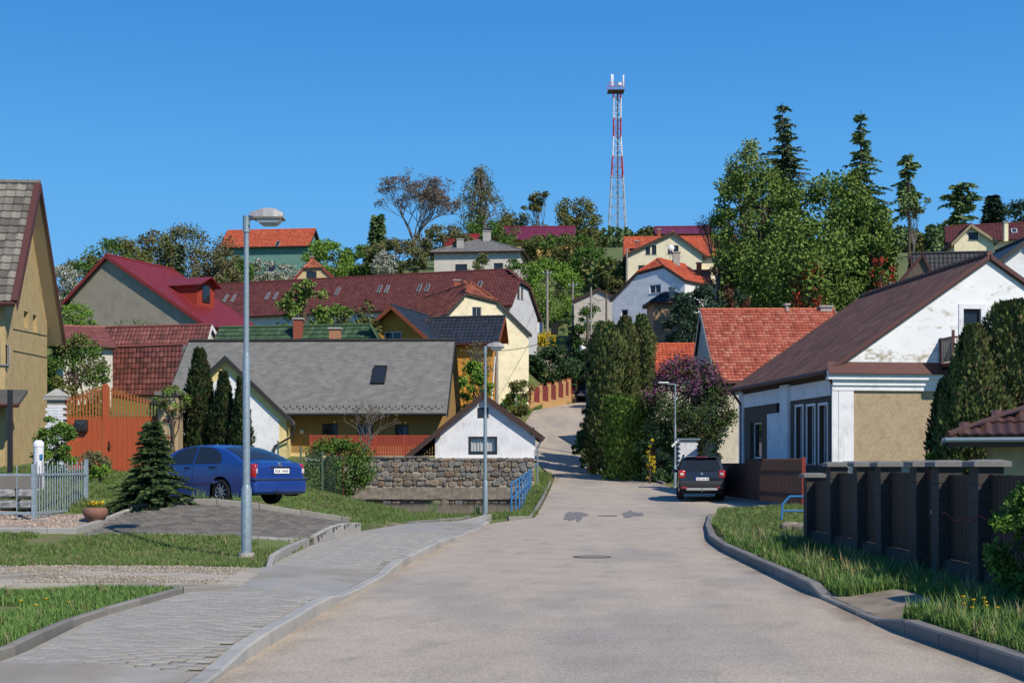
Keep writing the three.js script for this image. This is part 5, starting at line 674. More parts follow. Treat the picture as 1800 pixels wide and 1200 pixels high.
{ // blue liftback
  const T = car({ lab: 'blue liftback car parked on the grass behind the first street lamp', len: 4.5, roofH: 1.43, tum: .27, bot: .2, wheel: .31, axles: [1.36, -1.14], paint: new THREE.MeshPhysicalMaterial({ color: new THREE.Color(.008, .042, .235), roughness: .38, clearcoat: .8, clearcoatRoughness: .08, side: THREE.DoubleSide }),
    top: [[-2.24, .9], [-2.2, .975], [-2.1, 1.01], [-1.95, 1.03], [-1.82, 1.055], [-1.4, 1.24], [-.95, 1.375], [-.5, 1.425], [0, 1.435], [.4, 1.40], [.62, 1.34], [1.3, .98], [1.5, .93], [1.95, .82], [2.15, .72], [2.25, .58]], wid: [[-2.24, .74], [-2.16, .80], [-2.0, .84], [-1.5, .862], [0, .868], [1.4, .86], [1.9, .82], [2.15, .74], [2.25, .62]], belt: x => lerp(.93, .99, clamp((.8 - x) / 2.4, 0, 1)),
    side: [[[-.14, .965], [.98, .935], [.78, 1.09], [.5, 1.27], [.33, 1.335], [.02, 1.37], [-.12, 1.372]], [[-.2, .968], [-.18, 1.372], [-.5, 1.36], [-.8, 1.31], [-1.03, 1.2], [-1.13, 1.08], [-1.14, .985], [-.7, .975]]], rearGlass: [-1.78, -.98], frontGlass: [.5, 1.22], seams: [1.02, -.16, -1.0], handles: [[.04, .87], [-.86, .89]], mirror: [.86, 1.0],
    extra: ({ T, rb, plate, hw }) => {
      rb('rear_bumper', .34, .40, 1.66, .1, -2.12, .46, 0, T.children[0].material); rb('bumper_strip', .35, .055, 1.67, .02, -2.125, .6, 0, mat('#22324f', { r: .6, k: .8 })); rb('front_bumper', .34, .38, 1.6, .1, 2.1, .42, 0, T.children[0].material);
      for (const k of [1, -1]) { const l = rb('tail_light', .16, .33, .22, .05, -2.135, .80, k * .685, lampRed, k * -.42); rb('light_insert', .02, .11, .17, .008, -2.222, .80, k * .672, lampWhite, k * -.42, l); rb('head_light', .2, .14, .34, .04, 2.08, .68, k * .58, lampWhite, k * .3); }
      rb('plate_recess', .03, .17, .7, .01, -2.235, .80, 0, T.children[0].material); rb('handle_bar', .035, .035, .66, .01, -2.245, .885, 0, M.black); plate(-2.255, .80, -1, '8S8 1949');
      const e = new THREE.CylinderGeometry(.045, .045, .012, 18); e.rotateZ(Math.PI / 2); e.translate(-2.222, .945, 0); const em = part(T, 'emblem', e, M.chrome), q = new THREE.TorusGeometry(.047, .008, 6, 18); q.rotateY(Math.PI / 2); q.translate(-2.23, .945, 0); part(em, 'emblem_ring', q, M.chrome);
      part(T, 'aerial', new GB().tube([-.9, 1.38, 0], [-1.25, 1.72, 0], .006, .003, 5), M.black); part(T, 'tow_hook', new GB().path([[-2.2, .3, -.2], [-2.34, .27, -.2], [-2.36, .36, -.2]], .02, 8), M.black);
      for (const k of [1, -1]) part(T, 'side_moulding', new GB().box(-.1, .55, k * (hw(0, .55) + .004), 1.9, .05, .016), T.children[0].material);
      for (const k of [1, -1]) part(T, 'boot_seam', new GB().path([[-2.21, .66, k * .6], [-2.235, .88, k * .58], [-2.19, .99, k * .6], [-1.84, 1.055, k * .66]], .006, 4), M.black); part(T, 'boot_seam', new GB().tube([-2.235, .655, -.6], [-2.235, .655, .6], .006, .006, 4), M.black);
      rb('parcel_shelf', .5, .02, 1.1, .005, -1.5, .98, 0, M.black);
    } });
  T.rotation.set(0, Math.PI / 2 + .92, 0); // nose to the back left
  const p = W(452, 880, 32.4); T.position.set(-7.16, .70, -33.0); T.rotation.z = 0; org.set(T, [0, 0, 0]);
}
{ // dark compact SUV seen from behind
  const paint = new THREE.MeshPhysicalMaterial({ color: new THREE.Color(.012, .018, .028), roughness: .3, metalness: .1, clearcoat: 1, clearcoatRoughness: .05, side: THREE.DoubleSide });
  const T = car({ lab: 'dark grey SUV parked with its back to the camera by the brown fence', len: 4.2, roofH: 1.68, tum: .2, bot: .26, wheel: .335, axles: [1.28, -1.3], paint, top: [[-2.08, .86], [-2.06, 1.0], [-2.02, 1.1], [-1.9, 1.42], [-1.8, 1.6], [-1.68, 1.65], [-1.2, 1.68], [0, 1.69], [.35, 1.65], [.6, 1.54], [1.2, 1.1], [1.4, 1.05], [1.9, .97], [2.05, .86], [2.1, .6]], wid: [[-2.08, .84], [-2.0, .875], [-1.6, .895], [0, .897], [1.5, .89], [1.9, .84], [2.1, .66]], belt: x => 1.03,
    side: [[[-.1, 1.05], [.95, 1.03], [.75, 1.25], [.5, 1.47], [.3, 1.56], [-.1, 1.58]], [[-.18, 1.05], [-.18, 1.58], [-1.0, 1.57], [-1.0, 1.06]], [[-1.08, 1.08], [-1.08, 1.55], [-1.6, 1.52], [-1.66, 1.12]]], rearGlass: [-2.035, -1.8], frontGlass: [.5, 1.15], rearLift: .014, seams: [.98, -.14, -1.02], handles: [[0, .93], [-.9, .95]], mirror: [.85, 1.1], handleM: paint,
    extra: ({ T, rb, plate }) => {
      const plast = mat('#2a2d31', { r: .7, k: .8 }); rb('rear_bumper', .3, .34, 1.74, .09, -1.99, .56, 0, plast); rb('skid_plate', .12, .12, 1.2, .04, -2.08, .42, 0, mat('#b9bcc0', { r: .4, k: .8 })); rb('front_bumper', .3, .4, 1.66, .09, 1.96, .5, 0, plast);
      for (const k of [1, -1]) { const l = rb('tail_light', .16, .3, .26, .05, -2.03, .98, k * .755, lampRed, k * -.25); rb('light_insert', .03, .1, .14, .01, -2.105, .98, k * .745, lampWhite, k * -.25, l); rb('reflector', .02, .05, .2, .006, -2.14, .47, k * .66, lampRed); rb('head_light', .16, .16, .34, .05, 1.95, .86, k * .6, lampWhite); const rl = []; for (let i = 0; i <= 10; i++) rl.push([lerp(-1.5, .2, i / 10), 1.655 + .075 * Math.pow(Math.sin(Math.PI * i / 10), .35), k * .66]); part(T, 'roof_rail', new GB().path(rl, .02, 8), M.black); }
      rb('spoiler', .2, .04, 1.2, .015, -1.84, 1.625, 0, paint); rb('brake_light', .02, .02, .4, .006, -1.945, 1.62, 0, lampRed); plate(-2.105, .80, -1, '1SX 38 48', 0); part(T, 'rear_wiper', new GB().tube([-2.07, 1.13, 0], [-2.045, 1.17, .42], .012, .008, 6), M.black);
      const e = new THREE.CylinderGeometry(.05, .05, .014, 18); e.rotateZ(Math.PI / 2); e.translate(-2.1, 1.0, 0); part(T, 'emblem', e, M.chrome); part(T, 'tow_ball', new GB().path([[-2.0, .34, 0], [-2.22, .34, 0], [-2.24, .44, 0]], .022, 8), M.chrome); part(T, 'aerial', new GB().tube([-1.5, 1.68, 0], [-1.7, 1.85, 0], .005, .003, 5), M.black);
    } });
  T.rotation.y = Math.PI / 2 - .10; T.position.set(7.38, .335, -53.6);
}
{ // small dark car up the road, nose to the camera
  const paint = new THREE.MeshPhysicalMaterial({ color: new THREE.Color(.008, .012, .03), roughness: .3, clearcoat: 1, side: THREE.DoubleSide });
  const T = car({ lab: 'small dark car facing down the hill beside the red fence', len: 4.0, roofH: 1.47, tum: .28, bot: .2, wheel: .31, axles: [1.25, -1.2], paint, top: [[-2.0, .8], [-1.95, 1.0], [-1.7, 1.3], [-1.4, 1.42], [-.6, 1.47], [.1, 1.46], [.4, 1.40], [1.15, .99], [1.5, .92], [1.85, .8], [2, .55]], wid: [[-2.0, .76], [-1.8, .83], [-1, .865], [1.2, .86], [1.7, .8], [2, .62]], belt: () => .96, side: [[[-.1, .98], [.9, .96], [.4, 1.33], [-.1, 1.4]], [[-.18, .98], [-.18, 1.4], [-1.1, 1.36], [-1.3, 1.0]]], rearGlass: [-1.9, -1.55], frontGlass: [.42, 1.1], seams: [-.14], handles: [], mirror: [.8, 1.02],
    extra: ({ T, rb, plate }) => { rb('front_bumper', .3, .36, 1.6, .09, 1.86, .42, 0, paint); for (const k of [1, -1]) rb('head_light', .16, .14, .36, .04, 1.83, .74, k * .56, lampWhite, k * .35); rb('grille', .04, .09, .7, .015, 1.98, .66, 0, M.black); plate(2.03, .5, 1, '3S4 7712'); const e = new THREE.CylinderGeometry(.06, .06, .014, 16); e.rotateZ(Math.PI / 2); e.translate(2.0, .7, 0); part(T, 'emblem', e, M.chrome); } });
  T.rotation.set(0, -Math.PI / 2 - .12, 0, 'YXZ'); T.rotation.z = -.09; T.position.set(6.7, roadY(130) + .22, -130.2);
}

// ---------------------------------------------------------------- right: dark fence of block pillars and board panels
{
  R = rngOf(50); const X = 5.62, pxs = [1430, 1472, 1520, 1562, 1625, 1665, 1735], ds = pxs.map(p => X * F / (p - CX)), T = thing('board_fence', 'dark fence of block pillars, board panels and a gate on the right', 'fence', [X, .1, -20]);
  ds.push(14.2, 12.4, 10.6); const tops = [1.4, 1.6, 1.6, 1.6, 1.6, 1.6, 1.6, 1.6, 1.6, 1.6]; const y0 = -.1;
  ds.forEach((d, i) => {
    const h = tops[i], n = 8; for (let k = 0; k < n; k++) part(T, 'pillar_block', new GB().box(X, y0 + (h - y0) * (k + .5) / n, -d, .3 + (k % 2) * .004, (h - y0) / n - .008, .3, rr(-.01, .01)), M.fencePost); part(T, 'pillar_core', new GB().box(X, (y0 + h) / 2, -d, .28, h - y0, .28), M.fencePost);
    const c = new GB(), w = .23; const P = (a, b, y) => [X + a, h + y, -d + b]; c.box(X, h + .03, -d, .44, .06, .44); for (const [a, b] of [[0, 1], [1, 2], [2, 3], [3, 0]]) { const q = [[-.22, -.22], [.22, -.22], [.22, .22], [-.22, .22]], s = [[-.12, -.12], [.12, -.12], [.12, .12], [-.12, .12]]; c.quad(P(...q[a], .06), P(...q[b], .06), P(...s[b], .085), P(...s[a], .085)); } c.quad(P(-.12, -.12, .085), P(.12, -.12, .085), P(.12, .12, .085), P(-.12, .12, .085)); part(T, 'pillar_cap', c, M.fenceCap);
    if (i) {
      const a = ds[i - 1] - .15, b = d + .15, L = a - b, gate = i === 5, hb = (i === 1 ? 1.32 : 1.52) + rr(-.03, .02), lo = gate ? .08 : .42; if (!gate) part(T, 'base_wall', new GB().box(X + .02, .16, -(a + b) / 2, .2, .5, L), M.fencePost);
      const nb = Math.max(4, Math.round(L / .13)), bw = L / nb; const par = gate ? part(T, 'gate_frame', new GB().box(X + .035, .3, -(a + b) / 2, .04, .08, L).box(X + .035, 1.3, -(a + b) / 2, .04, .08, L), M.fenceBoard) : T; if (!gate) { part(T, 'cross_rail', new GB().box(X + .035, .6, -(a + b) / 2, .04, .08, L), M.fenceBoard); part(T, 'cross_rail', new GB().box(X + .035, 1.3, -(a + b) / 2, .04, .08, L), M.fenceBoard); }
      for (let k = 0; k < nb; k++) { const dd = b + bw * (k + .5); part(par, 'board', new GB().box(X - .005, (lo + hb) / 2, -dd, .025, hb - lo + rr(-.01, .01), bw - .012), R() < .5 ? M.fenceBoard : M.fenceBoard2); }
      if (gate) { part(T, 'letter_slot', new GB().box(X - .035, 1.0, -(a + b) / 2, .03, .05, .1), M.galvPlain); part(T, 'door_bell', new GB().box(X - .03, 1.1, -(a + b) / 2, .02, .04, .04), M.galvPlain); }
    }
  });
  const c = []; for (let i = 0; i <= 16; i++) c.push([X - .2, .98 + .03 * Math.cos(i * .45) + .02 * Math.sin(i), -lerp(17.2, 15.6, i / 16)]); single('cable', new GB().path(c, .006, 5), mat('#8c2f2a', { k: .8 }), 'thin red cable hanging along the dark fence near its gate', 'cable');
}
// brown picket fence in front of the white house
{
  R = rngOf(51); const T = thing('picket_fence', 'brown picket fence between the SUV and the old white house', 'fence', [8.9, .4, -49]), n = 74, A = [8.45, 56], B = [9.42, 44.2];
  for (let i = 0; i < n; i++) { const t = i / n, x = lerp(A[0], B[0], t), d = lerp(A[1], B[1], t), top = (t < .38 ? 1.72 : 1.86), y0 = G(x, d) + .05; const g = new GB(), a = .06; g.box(x, (y0 + top - .04) / 2, -d, .022, top - .04 - y0, .125, .08); g.tube([x, top - .04, -d], [x, top + .02, -d], .05, .01, 4, false); part(T, 'picket', g, M.picket); }
  for (const y of [.75, 1.5]) part(T, 'cross_rail', new GB().bar([A[0] + .06, y, -A[1]], [B[0] + .06, y, -B[1]], .05, .08), M.picket); part(T, 'end_post', new GB().box(B[0], .98, -B[1] + .1, .12, 1.85, .12), M.redTrim);
}
// blue railing by the pond
{
  const T = thing('railing', 'blue steel railing descending beside the road at the pond', 'railing', [.7, -.1, -60]), n = 13, P = t => { const d = lerp(48, 80, Math.pow(t, 1.05)), x = lerp(-.02, 1.55, Math.pow(t, .9)); return [x, lerp(-.1, .72, t) + .3 * t * (1 - t) * -.2, -d]; };
  const rail = h => { const g = new GB(), q = []; for (let i = 0; i <= n; i++) { const p = P(i / n); q.push([p[0], p[1] + h, p[2]]); } return g.path(q, .034, 8); };
  for (const h of [1.12, .58]) part(T, 'rail', rail(h), M.blueRail, .7); for (let i = 0; i <= n; i++) { const p = P(i / n); part(T, 'post', new GB().tube([p[0], p[1] - .3, p[2]], [p[0], p[1] + 1.1, p[2]], .034, .034, 8), M.blueRail, .7); }
}
{ const T = thing('hoop_rail', 'small bent blue hoop rail on the right grass island', 'railing', [6.9, .2, -34]), g = new GB(), y = G(6.75, 34) - .05; g.path([[6.7, y - .2, -34], [6.74, y + .52, -34], [6.92, y + .72, -34], [8.3, y + .72, -33.7], [8.4, y + .5, -33.7], [8.4, y - .2, -33.7]], .028, 8); part(T, 'hoop', g, M.blueRail, .7); part(T, 'cross_bar', new GB().tube([6.73, y + .36, -34], [8.38, y + .36, -33.7], .024, .024, 8), M.blueRail, .7); }

// ---------------------------------------------------------------- left: gate, pillars, mailbox, fences, bowl
{
  R = rngOf(52); const D = 42, s = F / D, X = px => (px - CX) / s, Y = py => EYE + (HY - py) / s, T = thing('wooden_gate', 'orange brown wooden double gate with arched slatted top', 'gate', [X(197), 1.45, -D]);
  const top = px => px < 186 ? lerp(697, 677, sm((px - 117) / 69)) : lerp(677, 707, Math.pow((px - 186) / 94, .9)), bw = .155;
  part(T, 'cross_rail', new GB().box((X(117) + X(280)) / 2, Y(735), -D - .03, X(280) - X(117), .14, .04), M.gate); part(T, 'cross_rail', new GB().box((X(117) + X(280)) / 2, Y(815), -D - .03, X(280) - X(117), .12, .04), M.gate);
  for (let x = X(117) + bw / 2, k = 0; x < X(280); x += bw, k++) { if (Math.abs(x - X(186)) < .1) continue; part(T, 'plank', new GB().box(x, (Y(736) + Y(829)) / 2, -D, bw - .006, Y(736) - Y(829), .03), M.gate); }
  for (let x = X(118); x < X(281); x += .098) { const px = CX + x * s; if (Math.abs(px - 185) < 5) continue; const t = Y(top(px)); part(T, 'slat', new GB().box(x, (t + Y(737)) / 2, -D + .005, .05, t - Y(737), .022), M.gateSlat); }
  part(T, 'meeting_stile', new GB().box(X(185), (Y(675) + Y(829)) / 2, -D + .02, .16, Y(675) - Y(829), .06), M.gate); part(T, 'top_arch', (() => { const g = new GB(); for (let px = 117; px < 279; px += 6) g.bar([X(px), Y(top(px)) - .12, -D - .02], [X(px + 6), Y(top(px + 6)) - .12, -D - .02], .05, .03); return g; })(), M.gate);
  const hd = part(T, 'lock_plate', new GB().box(X(192), Y(783), -D + .06, .05, .26, .012), M.black); part(hd, 'handle', new GB().path([[X(192), Y(784), -D + .07], [X(192), Y(784), -D + .12], [X(199), Y(785), -D + .12]], .012, 6), M.black);
  const mb = thing('mailbox', 'dark grey letter box hanging on the orange gate', 'mailbox', [X(144), Y(758), -D + .1]); part(mb, 'box', new GB().add(new RoundedBoxGeometry(.38, .36, .16, 2, .02), new THREE.Matrix4().setPosition(X(144), Y(748), -D + .1)), M.frameDark, .5); part(mb, 'flap', new GB().box(X(144), Y(742), -D + .185, .36, .06, .012), mat('#3a4045', { r: .4, k: .8 })); part(mb, 'slot', new GB().bar([X(138), Y(743), -D + .195], [X(144), Y(746), -D + .195], .01, .008).bar([X(144), Y(746), -D + .195], [X(150), Y(743), -D + .195], .01, .008), M.galvPlain);
  const p1 = thing('gate_pillar', 'white painted brick gate pillar with stone cap left of the gate', 'pillar', [X(100), 1.4, -D]); for (let k = 0; k < 26; k++) { const y = 1.2 + k * .088; if (y > Y(704)) break; for (const e of [0, 1]) part(p1, 'brick', new GB().box(X(100) + (e - .5) * .27 + (k % 2 ? .03 : -.03), y + .04, -D, .26, .078, .44), M.white); } part(p1, 'core', new GB().box(X(100), (1.1 + Y(703)) / 2, -D, .5, Y(703) - 1.1, .42), M.mortar); { const c = new GB(); c.box(X(100), Y(700), -D, .66, .12, .6); slab(c, [[X(100) - .33, Y(697), -D + .3], [X(100) + .33, Y(697), -D + .3], [X(100) + .05, Y(683), -D], [X(100) - .05, Y(683), -D]], .02); slab(c, [[X(100) - .33, Y(697), -D - .3], [X(100) - .33, Y(697), -D + .3], [X(100) - .05, Y(683), -D], [X(100) - .05, Y(683), -D]], .02); slab(c, [[X(100) + .33, Y(697), -D + .3], [X(100) + .33, Y(697), -D - .3], [X(100) + .05, Y(683), -D], [X(100) + .05, Y(683), -D]], .02); part(p1, 'cap', c, M.concrete); }
  const p2 = thing('gate_pillar', 'beige plastered pillar with mossy top right of the gate', 'pillar', [X(299), 1.3, -D]); part(p2, 'shaft', new GB().box(X(299), (1.0 + Y(695)) / 2, -D, .62, Y(695) - 1.0, .6), mat('#c4ad8a', { t: 'rough', s: 1.2, b: .02, k: .95 })); part(p2, 'cap', new GB().box(X(299), Y(692), -D, .8, .12, .75), M.concreteDark); for (const [a, b] of [[-.1, .4], [.02, 1.0], [-.06, 1.5], [.05, .1]]) part(p2, 'exposed_brick', new GB().box(X(299) + a, 1.5 + b, -D + .3, .22, .07, .03), M.brickRed);
  single('pole', new GB().box(X(80), (1.2 + Y(695)) / 2, -D + 3, .12, Y(695) - 1.2, .12), M.frameDark, 'dark square metal post beside the white marker post', 'post');
  const gp = W(67, 830, 34), gx = thing('marker_post', 'white plastic marker post with cap and small blue label', 'post', [gp.x, G(gp.x, 34), -34]); part(gx, 'tube', new GB().tube([gp.x, .4, -34], [gp.x, 2.1, -34], .125, .125, 20), M.whitePlain, .8); part(gx, 'cap', new GB().tube([gp.x, 2.1, -34], [gp.x, 2.2, -34], .135, .13, 20).tube([gp.x, 2.2, -34], [gp.x, 2.26, -34], .13, .07, 20), M.whitePlain, .8); part(gx, 'label', new GB().box(gp.x + .1, 1.85, -33.9, .06, .12, .06), mat('#3f88b8', { k: .8 }));
}
{ // light grey-blue spiked fence round the corner plot
  R = rngOf(53); const m = mat('#a9bccb', { r: .5, k: .85, t: 'galv', s: .6 }), c = W(59, 920, 30.5), e = W(151, 905, 33.4), a = { x: c.x - 6.5, d: 30.3 }, T = thing('spiked_fence', 'pale blue grey spiked steel fence at the left corner plot', 'fence', [c.x, .35, -30.5]), y0 = .42, h = 1.22;
  part(T, 'corner_post', new GB().box(c.x, y0 + h / 2 - .1, -30.5, .09, h + .25, .09), m); part(T, 'end_post', new GB().box(e.x, y0 + h / 2 + .02, -33.4, .08, h + .25, .08), m);
  for (const [p, q, n] of [[[a.x, a.d], [c.x, 30.5], 17], [[c.x, 30.5], [e.x, 33.4], 21]]) { for (const y of [.14, 1.0]) part(T, 'rail', new GB().bar([p[0], y0 + y, -p[1]], [q[0], y0 + y, -q[1]], .04, .05), m); for (let i = 1; i < n; i++) { const t = i / n, x = lerp(p[0], q[0], t), d = lerp(p[1], q[1], t), tp = y0 + 1.15 + .1 * (i % 2); part(T, 'picket', new GB().tube([x, y0 + .02, -d], [x, tp, -d], .013, .013, 6).tube([x, tp, -d], [x, tp + .07, -d], .018, .002, 6), m); } }
  // rock-faced block wall behind it
  const w = thing('block_wall', 'low wall of rock-faced grey blocks behind the spiked fence', 'wall', [-13.5, .4, -32]), ms = ['#8f9298', '#82858b', '#9b9da1', '#777b82'].map(k => mat(k, { t: 'stone', s: .7, b: .03, k: 1.2 })), X1 = W(57, 880, 32).x; let y = .3;
  for (let r = 0; r < 3; r++) { let x = X1; while (x > -19) { const L = rr(.35, .55), g = new GB(), cx = x - L / 2, cy = y + .13, n = 4, H = .125; const q = (i, j) => [cx + (i / n - .5) * (L - .02), cy + (j / n - .5) * (2 * H - .02), -32 + ((i % n) && (j % n) ? .05 + .05 * R() : 0)]; const grid = []; for (let i = 0; i <= n; i++) { grid.push([]); for (let j = 0; j <= n; j++) grid[i].push(q(i, j)); } for (let i = 0; i < n; i++) for (let j = 0; j < n; j++) g.quad(grid[i][j], grid[i + 1][j], grid[i + 1][j + 1], grid[i][j + 1]); g.box(cx, cy, -32.15, L - .02, 2 * H - .02, .3); part(w, 'block', g, pick(ms)); x -= L; } y += .27; }
  part(w, 'coping', new GB().box((X1 - 19) / 2 + .1, y + .14, -32.15, X1 + 19, .34, .34), M.concreteDark);
}
{ // flower bowl
  const p = W(167, 914, 28), y0 = .44, T = thing('flower_bowl', 'brown stone bowl planted with yellow flowers', 'planter', [p.x, y0, -28]); const prof = [[0, 0], [.16, 0], [.17, .04], [.15, .06], [.2, .1], [.245, .18], [.25, .24], [.23, .3], [.19, .325], [.18, .3], [0, .28]].map(q => new THREE.Vector2(q[0], q[1])), g = new THREE.LatheGeometry(prof, 28); g.translate(p.x, y0, -28); autoUV(g); part(T, 'bowl', g, mat('#9a6f5c', { t: 'stone', s: .3, k: 1.05, r: .8 }));
  R = rngOf(54); const fl = new GB(), gr = new GB(); for (let i = 0; i < 70; i++) { const a = rr(0, 6.28), r = Math.sqrt(R()) * .18, x = p.x + Math.cos(a) * r, z = -28 + Math.sin(a) * r, y = y0 + .36 + rr(0, .08); gr.tri([x - .03, y0 + .28, z], [x + .03, y0 + .28, z], [x + rr(-.03, .03), y, z + rr(-.03, .03)]); if (i < 42) { for (let k = 0; k < 5; k++) { const t = k * 1.2566; fl.tri([x, y + .012, z], [x + Math.cos(t) * .036, y + .03, z + Math.sin(t) * .036], [x + Math.cos(t + 1) * .036, y + .004, z + Math.sin(t + 1) * .036]); } } } part(T, 'foliage', gr, mat('#4f6a2a', { k: .7 })); part(T, 'blossoms', fl, mat('#f2cf1c', { k: .85 }));
}
// wire fence beside the pond bank
{
  const T = thing('wire_fence', 'green wire mesh fence with rusty post beside the car', 'fence', [-6.6, .6, -47]), m = mat('#5f7a68', { r: .6, k: .7 }), A = [-7.8, 45.5], B = [-6.0, 48.5]; for (let i = 0; i <= 3; i++) { const t = i / 3, x = lerp(A[0], B[0], t), d = lerp(A[1], B[1], t), y = G(x, d); part(T, 'post', new GB().tube([x, y - .2, -d], [x, y + 1.5, -d], .03, .03, 8), i === 3 ? mat('#5b2e22', { k: .8 }) : m); }
  const g = new GB(); for (let i = 0; i <= 40; i++) { const t = i / 40, x = lerp(A[0], B[0], t), d = lerp(A[1], B[1], t), y = G(x, d); g.tube([x, y + .05, -d], [x, y + 1.45, -d], .004, .004, 3, false); } for (let k = 0; k <= 16; k++) { const y = k / 16 * 1.4 + .05; g.tube([A[0], G(...A) + y, -A[1]], [B[0], G(...B) + y, -B[1]], .004, .004, 3, false); } part(T, 'mesh', g, m);
}
// ---------------------------------------------------------------- up the road: brick fence, sign, poles, mast
{
  R = rngOf(55); const T = thing('brick_post_fence', 'fence of yellow brick posts and red panels along the upper road', 'fence', [3, 8, -120]), pts = [[905, 716, 113], [935, 713, 115.5], [950, 712, 117], [965, 709, 119], [978, 706, 121.5], [991, 702, 124], [1000, 699, 126.5], [1012, 696, 129]], bm = mat('#cfa673', { t: 'rough', s: .5, k: 1 }), pm = mat('#8a3a36', { t: 'wood', s: .7, k: .9 });
  const q = pts.map(([px, py, d]) => { const w = W(px, py, d); return [w.x, w.y - .15, d]; });
  q.forEach(([x, y, d], i) => { const p = part(T, 'brick_post', new GB().box(x, y + .2, -d, .36, 3.4, .36), bm); part(p, 'post_cap', new GB().box(x, y + 1.93, -d, .46, .07, .46), M.brickRed); if (i) { const [a, b, c] = q[i - 1], yy = Math.max(y, b); part(T, 'base_wall', new GB().bar([a, (b + y) / 2 - .75, -c], [x, (b + y) / 2 - .75, -d], .26, 2.3), bm); const n = 8; for (let k = 0; k < n; k++) { const t = (k + .5) / n, X = lerp(a, x, t), D = lerp(c, d, t), L = Math.hypot(x - a, d - c) / n; const g = new GB(); g.box(0, (b + y) / 2 + 1.08, 0, L * .94, 1.35, .03); const gg = g.geo(); gg.rotateY(-Math.atan2(d - c, x - a) * -1); gg.translate(X, 0, -D); part(T, 'board', gg, pm); } } });
  const sg = W(907, 720, 108), sp = thing('road_sign', 'round blue road sign seen from behind on a grey pole', 'sign', [sg.x, sg.y - .6, -108]); part(sp, 'pole', new GB().tube([sg.x, sg.y - 1, -108], [sg.x, sg.y + 2.1, -108], .04, .04, 8), M.galv); const disc = new THREE.CylinderGeometry(.36, .36, .02, 24); disc.rotateX(Math.PI / 2); disc.translate(sg.x + .1, sg.y + 1.75, -108.05); part(sp, 'disc', disc, mat('#2c4a72', { r: .5, k: .7 }));
}
function utilityPole(label, px, pyTop, d, r, m, extra) { const w = W(px, pyTop, d), y0 = GY(w.x, d) - .4, T = thing('utility_pole', label, 'utility pole', [w.x, y0 + .4, -d]); part(T, 'shaft', new GB().tube([w.x, y0, -d], [w.x, w.y, -d], r, r * .65, 10), m, .8); extra?.(T, w); return T; }
const insul = (T, w, d, dy = .3) => { part(T, 'cross_arm', new GB().box(w.x, w.y - dy, -d, .9, .07, .07), M.galvPlain); for (const e of [-.4, 0, .4]) part(T, 'insulator', new GB().tube([w.x + e, w.y - dy + .03, -d], [w.x + e, w.y - dy + .17, -d], .04, .025, 6), M.frameWhite); };
utilityPole('old wooden utility pole with loudspeaker horns beside the conifers', 1033, 553, 82, .13, M.woodPole, (T, w) => { for (const k of [-1, 1]) part(T, 'loudspeaker', new GB().tube([w.x + k * .12, w.y - 2.0, -81.9], [w.x + k * .42, w.y - 2.02, -81.8], .05, .17, 12), M.whitePlain); part(T, 'cross_arm', new GB().box(w.x, w.y - .4, -82, .5, .06, .06), M.galvPlain); });
utilityPole('taller concrete pole right behind the wooden loudspeaker pole', 1039, 505, 84, .09, M.pole);
utilityPole('concrete utility pole above the yellow forsythia', 962, 474, 137, .17, M.pole, (T, w) => insul(T, w, 137));
utilityPole('slimmer utility pole right of the forsythia by the ivy', 1007, 494, 139, .14, M.pole, (T, w) => insul(T, w, 139, .4));
utilityPole('leaning concrete pole behind the lamp at the pond', 873, 613, 88, .15, M.pole, (T, w) => { part(T, 'white_conduit', new GB().tube([w.x - .1, w.y - .5, -87.8], [w.x - .35, w.y - 3.6, -87.8], .05, .05, 8), M.whitePlain); });
utilityPole('wooden pole at the corner of the white terracotta house', 1066, 515, 126, .13, M.woodPole);
utilityPole('concrete pole in front of the cream gabled house', 1102, 437, 147, .14, M.pole);
{ // overhead wires
  const wire = (a, b, sag, label) => { const q = []; for (let i = 0; i <= 16; i++) { const t = i / 16; q.push([lerp(a.x, b.x, t), lerp(a.y, b.y, t) - sag * 4 * t * (1 - t), -lerp(a.d, b.d, t)]); } single('overhead_wire', new GB().path(q, .02, 4), M.black, label, 'wire'); };
  wire(W(962, 482, 137), W(1038, 512, 84), .7, 'overhead wire from the forsythia pole to the pole behind the loudspeakers'); wire(W(1007, 503, 139), W(1102, 445, 147), .4, 'overhead wire rising from the ivy pole to the cream gable'); wire(W(1038, 518, 84), W(1066, 520, 126), .4, 'overhead wire from the loudspeaker poles to the terracotta house'); wire(W(873, 616, 88), W(1033, 560, 82), .5, 'overhead wire crossing the upper road from the leaning pole');
}
